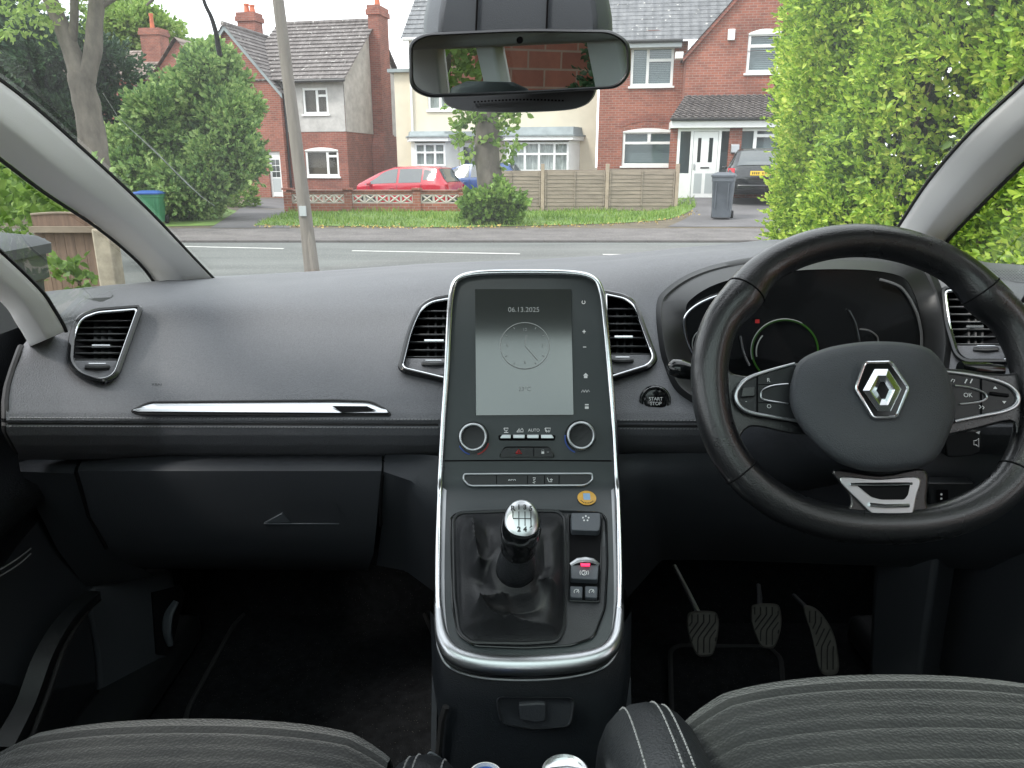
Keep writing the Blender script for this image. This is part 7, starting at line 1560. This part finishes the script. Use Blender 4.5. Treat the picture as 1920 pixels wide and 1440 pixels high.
# trees on the near left and behind the car, which darken the reflections
tree('tree', 'tall leafy tree behind the car, seen in the rear-view mirror', Vector((1.9, -6.0, 0)), [([Vector((1.9, -6.0, 0)), Vector((1.95, -6, 2)), Vector((1.9, -6, 4))], .16, .08)], [(1.75, -5.8, 1.5, .42, .5, .9), (1.8, -5.9, 2.6, .5, .5, .9), (1.9, -6, 4, 1, 1, 1.2)], 1700, 'bush_leaf', .08, .2, 7, .36, 21)
tree('shrub', 'ivy covered shrub beside the sandstone wall, seen in the rear-view mirror', Vector((4.1, -6.2, 0)), [([Vector((4.1, -6.2, 0)), Vector((4.1, -6.2, 1.4))], .1, .05)], [(4.1, -6.0, 1.0, .5, .5, .9), (4.2, -6.1, 2.2, .55, .5, .9), (4.3, -6, 3.3, .6, .5, .8)], 1500, 'dark_leaf', .075, .2, 7, .4, 22, 'shrub', 'foliage')

# hedge along the right of the drive
rng = np.random.default_rng(31)
hx0, hy0, hy1, hz = 2.02, 0.3, 6.55, 3.3
hg = thing('hedge', 'tall bright privet hedge with yellow green shoots, filling the right of the windscreen', 'hedge', (hx0 + .5, 3.4, 0))
def hface(y, z): return hx0 + .10 * np.sin(y * 1.9 + z * .7) + .07 * np.sin(z * 2.7 + y * 3.1) + .05 * np.sin(y * 6.1 + z * 4.7) + .035 * y - .115 * z * np.clip(y / 6.5, .2, 1) + .10
n = 17000
yy = rng.uniform(hy0, hy1, n) ; zz = rng.uniform(0.05, hz, n); dep = rng.exponential(.10, n) - .03
hole = np.sin(yy * 2.3 + 1.2) * np.sin(zz * 2.9 + .5) + .6 * np.sin(yy * 5.2 + zz * 4.1)
dep = dep + np.clip(hole - .45, 0, 1) * .34
dep = dep * .8
P1 = np.stack([hface(yy, zz) + dep, yy, zz], 1); D1 = np.stack([-np.abs(rng.normal(.55, .35, n)), rng.normal(0, .5, n), rng.normal(.65, .45, n)], 1)
m_ = 1900; zz2 = rng.uniform(.05, hz, m_); xx = rng.uniform(hx0 + .1, hx0 + 1.0, m_) - .115 * zz2 + .10; d2 = rng.exponential(.08, m_) - .03
P2 = np.stack([xx + .22, hy1 - d2 + .06 * np.sin(zz2 * 3.3 + xx * 4), zz2], 1); D2 = np.stack([rng.normal(-.2, .5, m_), np.abs(rng.normal(.5, .4, m_)), rng.normal(.6, .4, m_)], 1)
P = np.concatenate([P1, P2]); D = np.concatenate([D1, D2])
v, f = sprigs(rng, P, D, .11 * rng.uniform(.6, 1.4, len(P)), 9, .0385, .28, .85); leafmesh('foliage', v, f, MT['hedge_leaf'], hg)
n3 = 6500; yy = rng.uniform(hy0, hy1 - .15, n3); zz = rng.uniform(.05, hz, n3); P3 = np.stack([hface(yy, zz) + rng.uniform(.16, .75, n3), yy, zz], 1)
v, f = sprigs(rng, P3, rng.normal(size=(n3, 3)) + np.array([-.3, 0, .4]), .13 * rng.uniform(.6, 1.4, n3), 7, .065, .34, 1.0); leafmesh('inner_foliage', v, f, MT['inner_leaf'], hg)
b = MB()
for k in range(150):
    y = rng.uniform(hy0, hy1 - .4); z = rng.uniform(.0, .4) if k < 60 else rng.uniform(.3, 2.4); x = hface(y, z) + rng.uniform(.16, .45); q = [Vector((x, y, z))]; d = Vector((rng.normal(.02, .08), rng.normal(0, .16), 1)).normalized(); l = rng.uniform(.4, 1.1)
    for i in range(4): d = (d + Vector((rng.normal(0, .12), rng.normal(0, .16), 0))).normalized(); q.append(q[-1] + d * l / 4)
    b.tube(q, [.011, .010, .008, .006, .003], 5)
b.build('stems', MT['twig'], hg)
# slab standing in for the neighbour's brick house wall, glimpsed through the hedge
nb = thing('house_wall', 'red brick house wall glimpsed through gaps in the tall hedge', 'wall', (3.6, 3.0, 0)); b = MB(); b.bb((3.5, -1.5, 0), (3.7, 6.2, 3.6)); b.build('brickwork', MT['brick_red'], nb, smooth=0); b = MB(); b.bb((3.46, -1.54, 3.601), (3.74, 6.24, 3.66)); b.build('coping', MT['concrete'], nb, smooth=0)
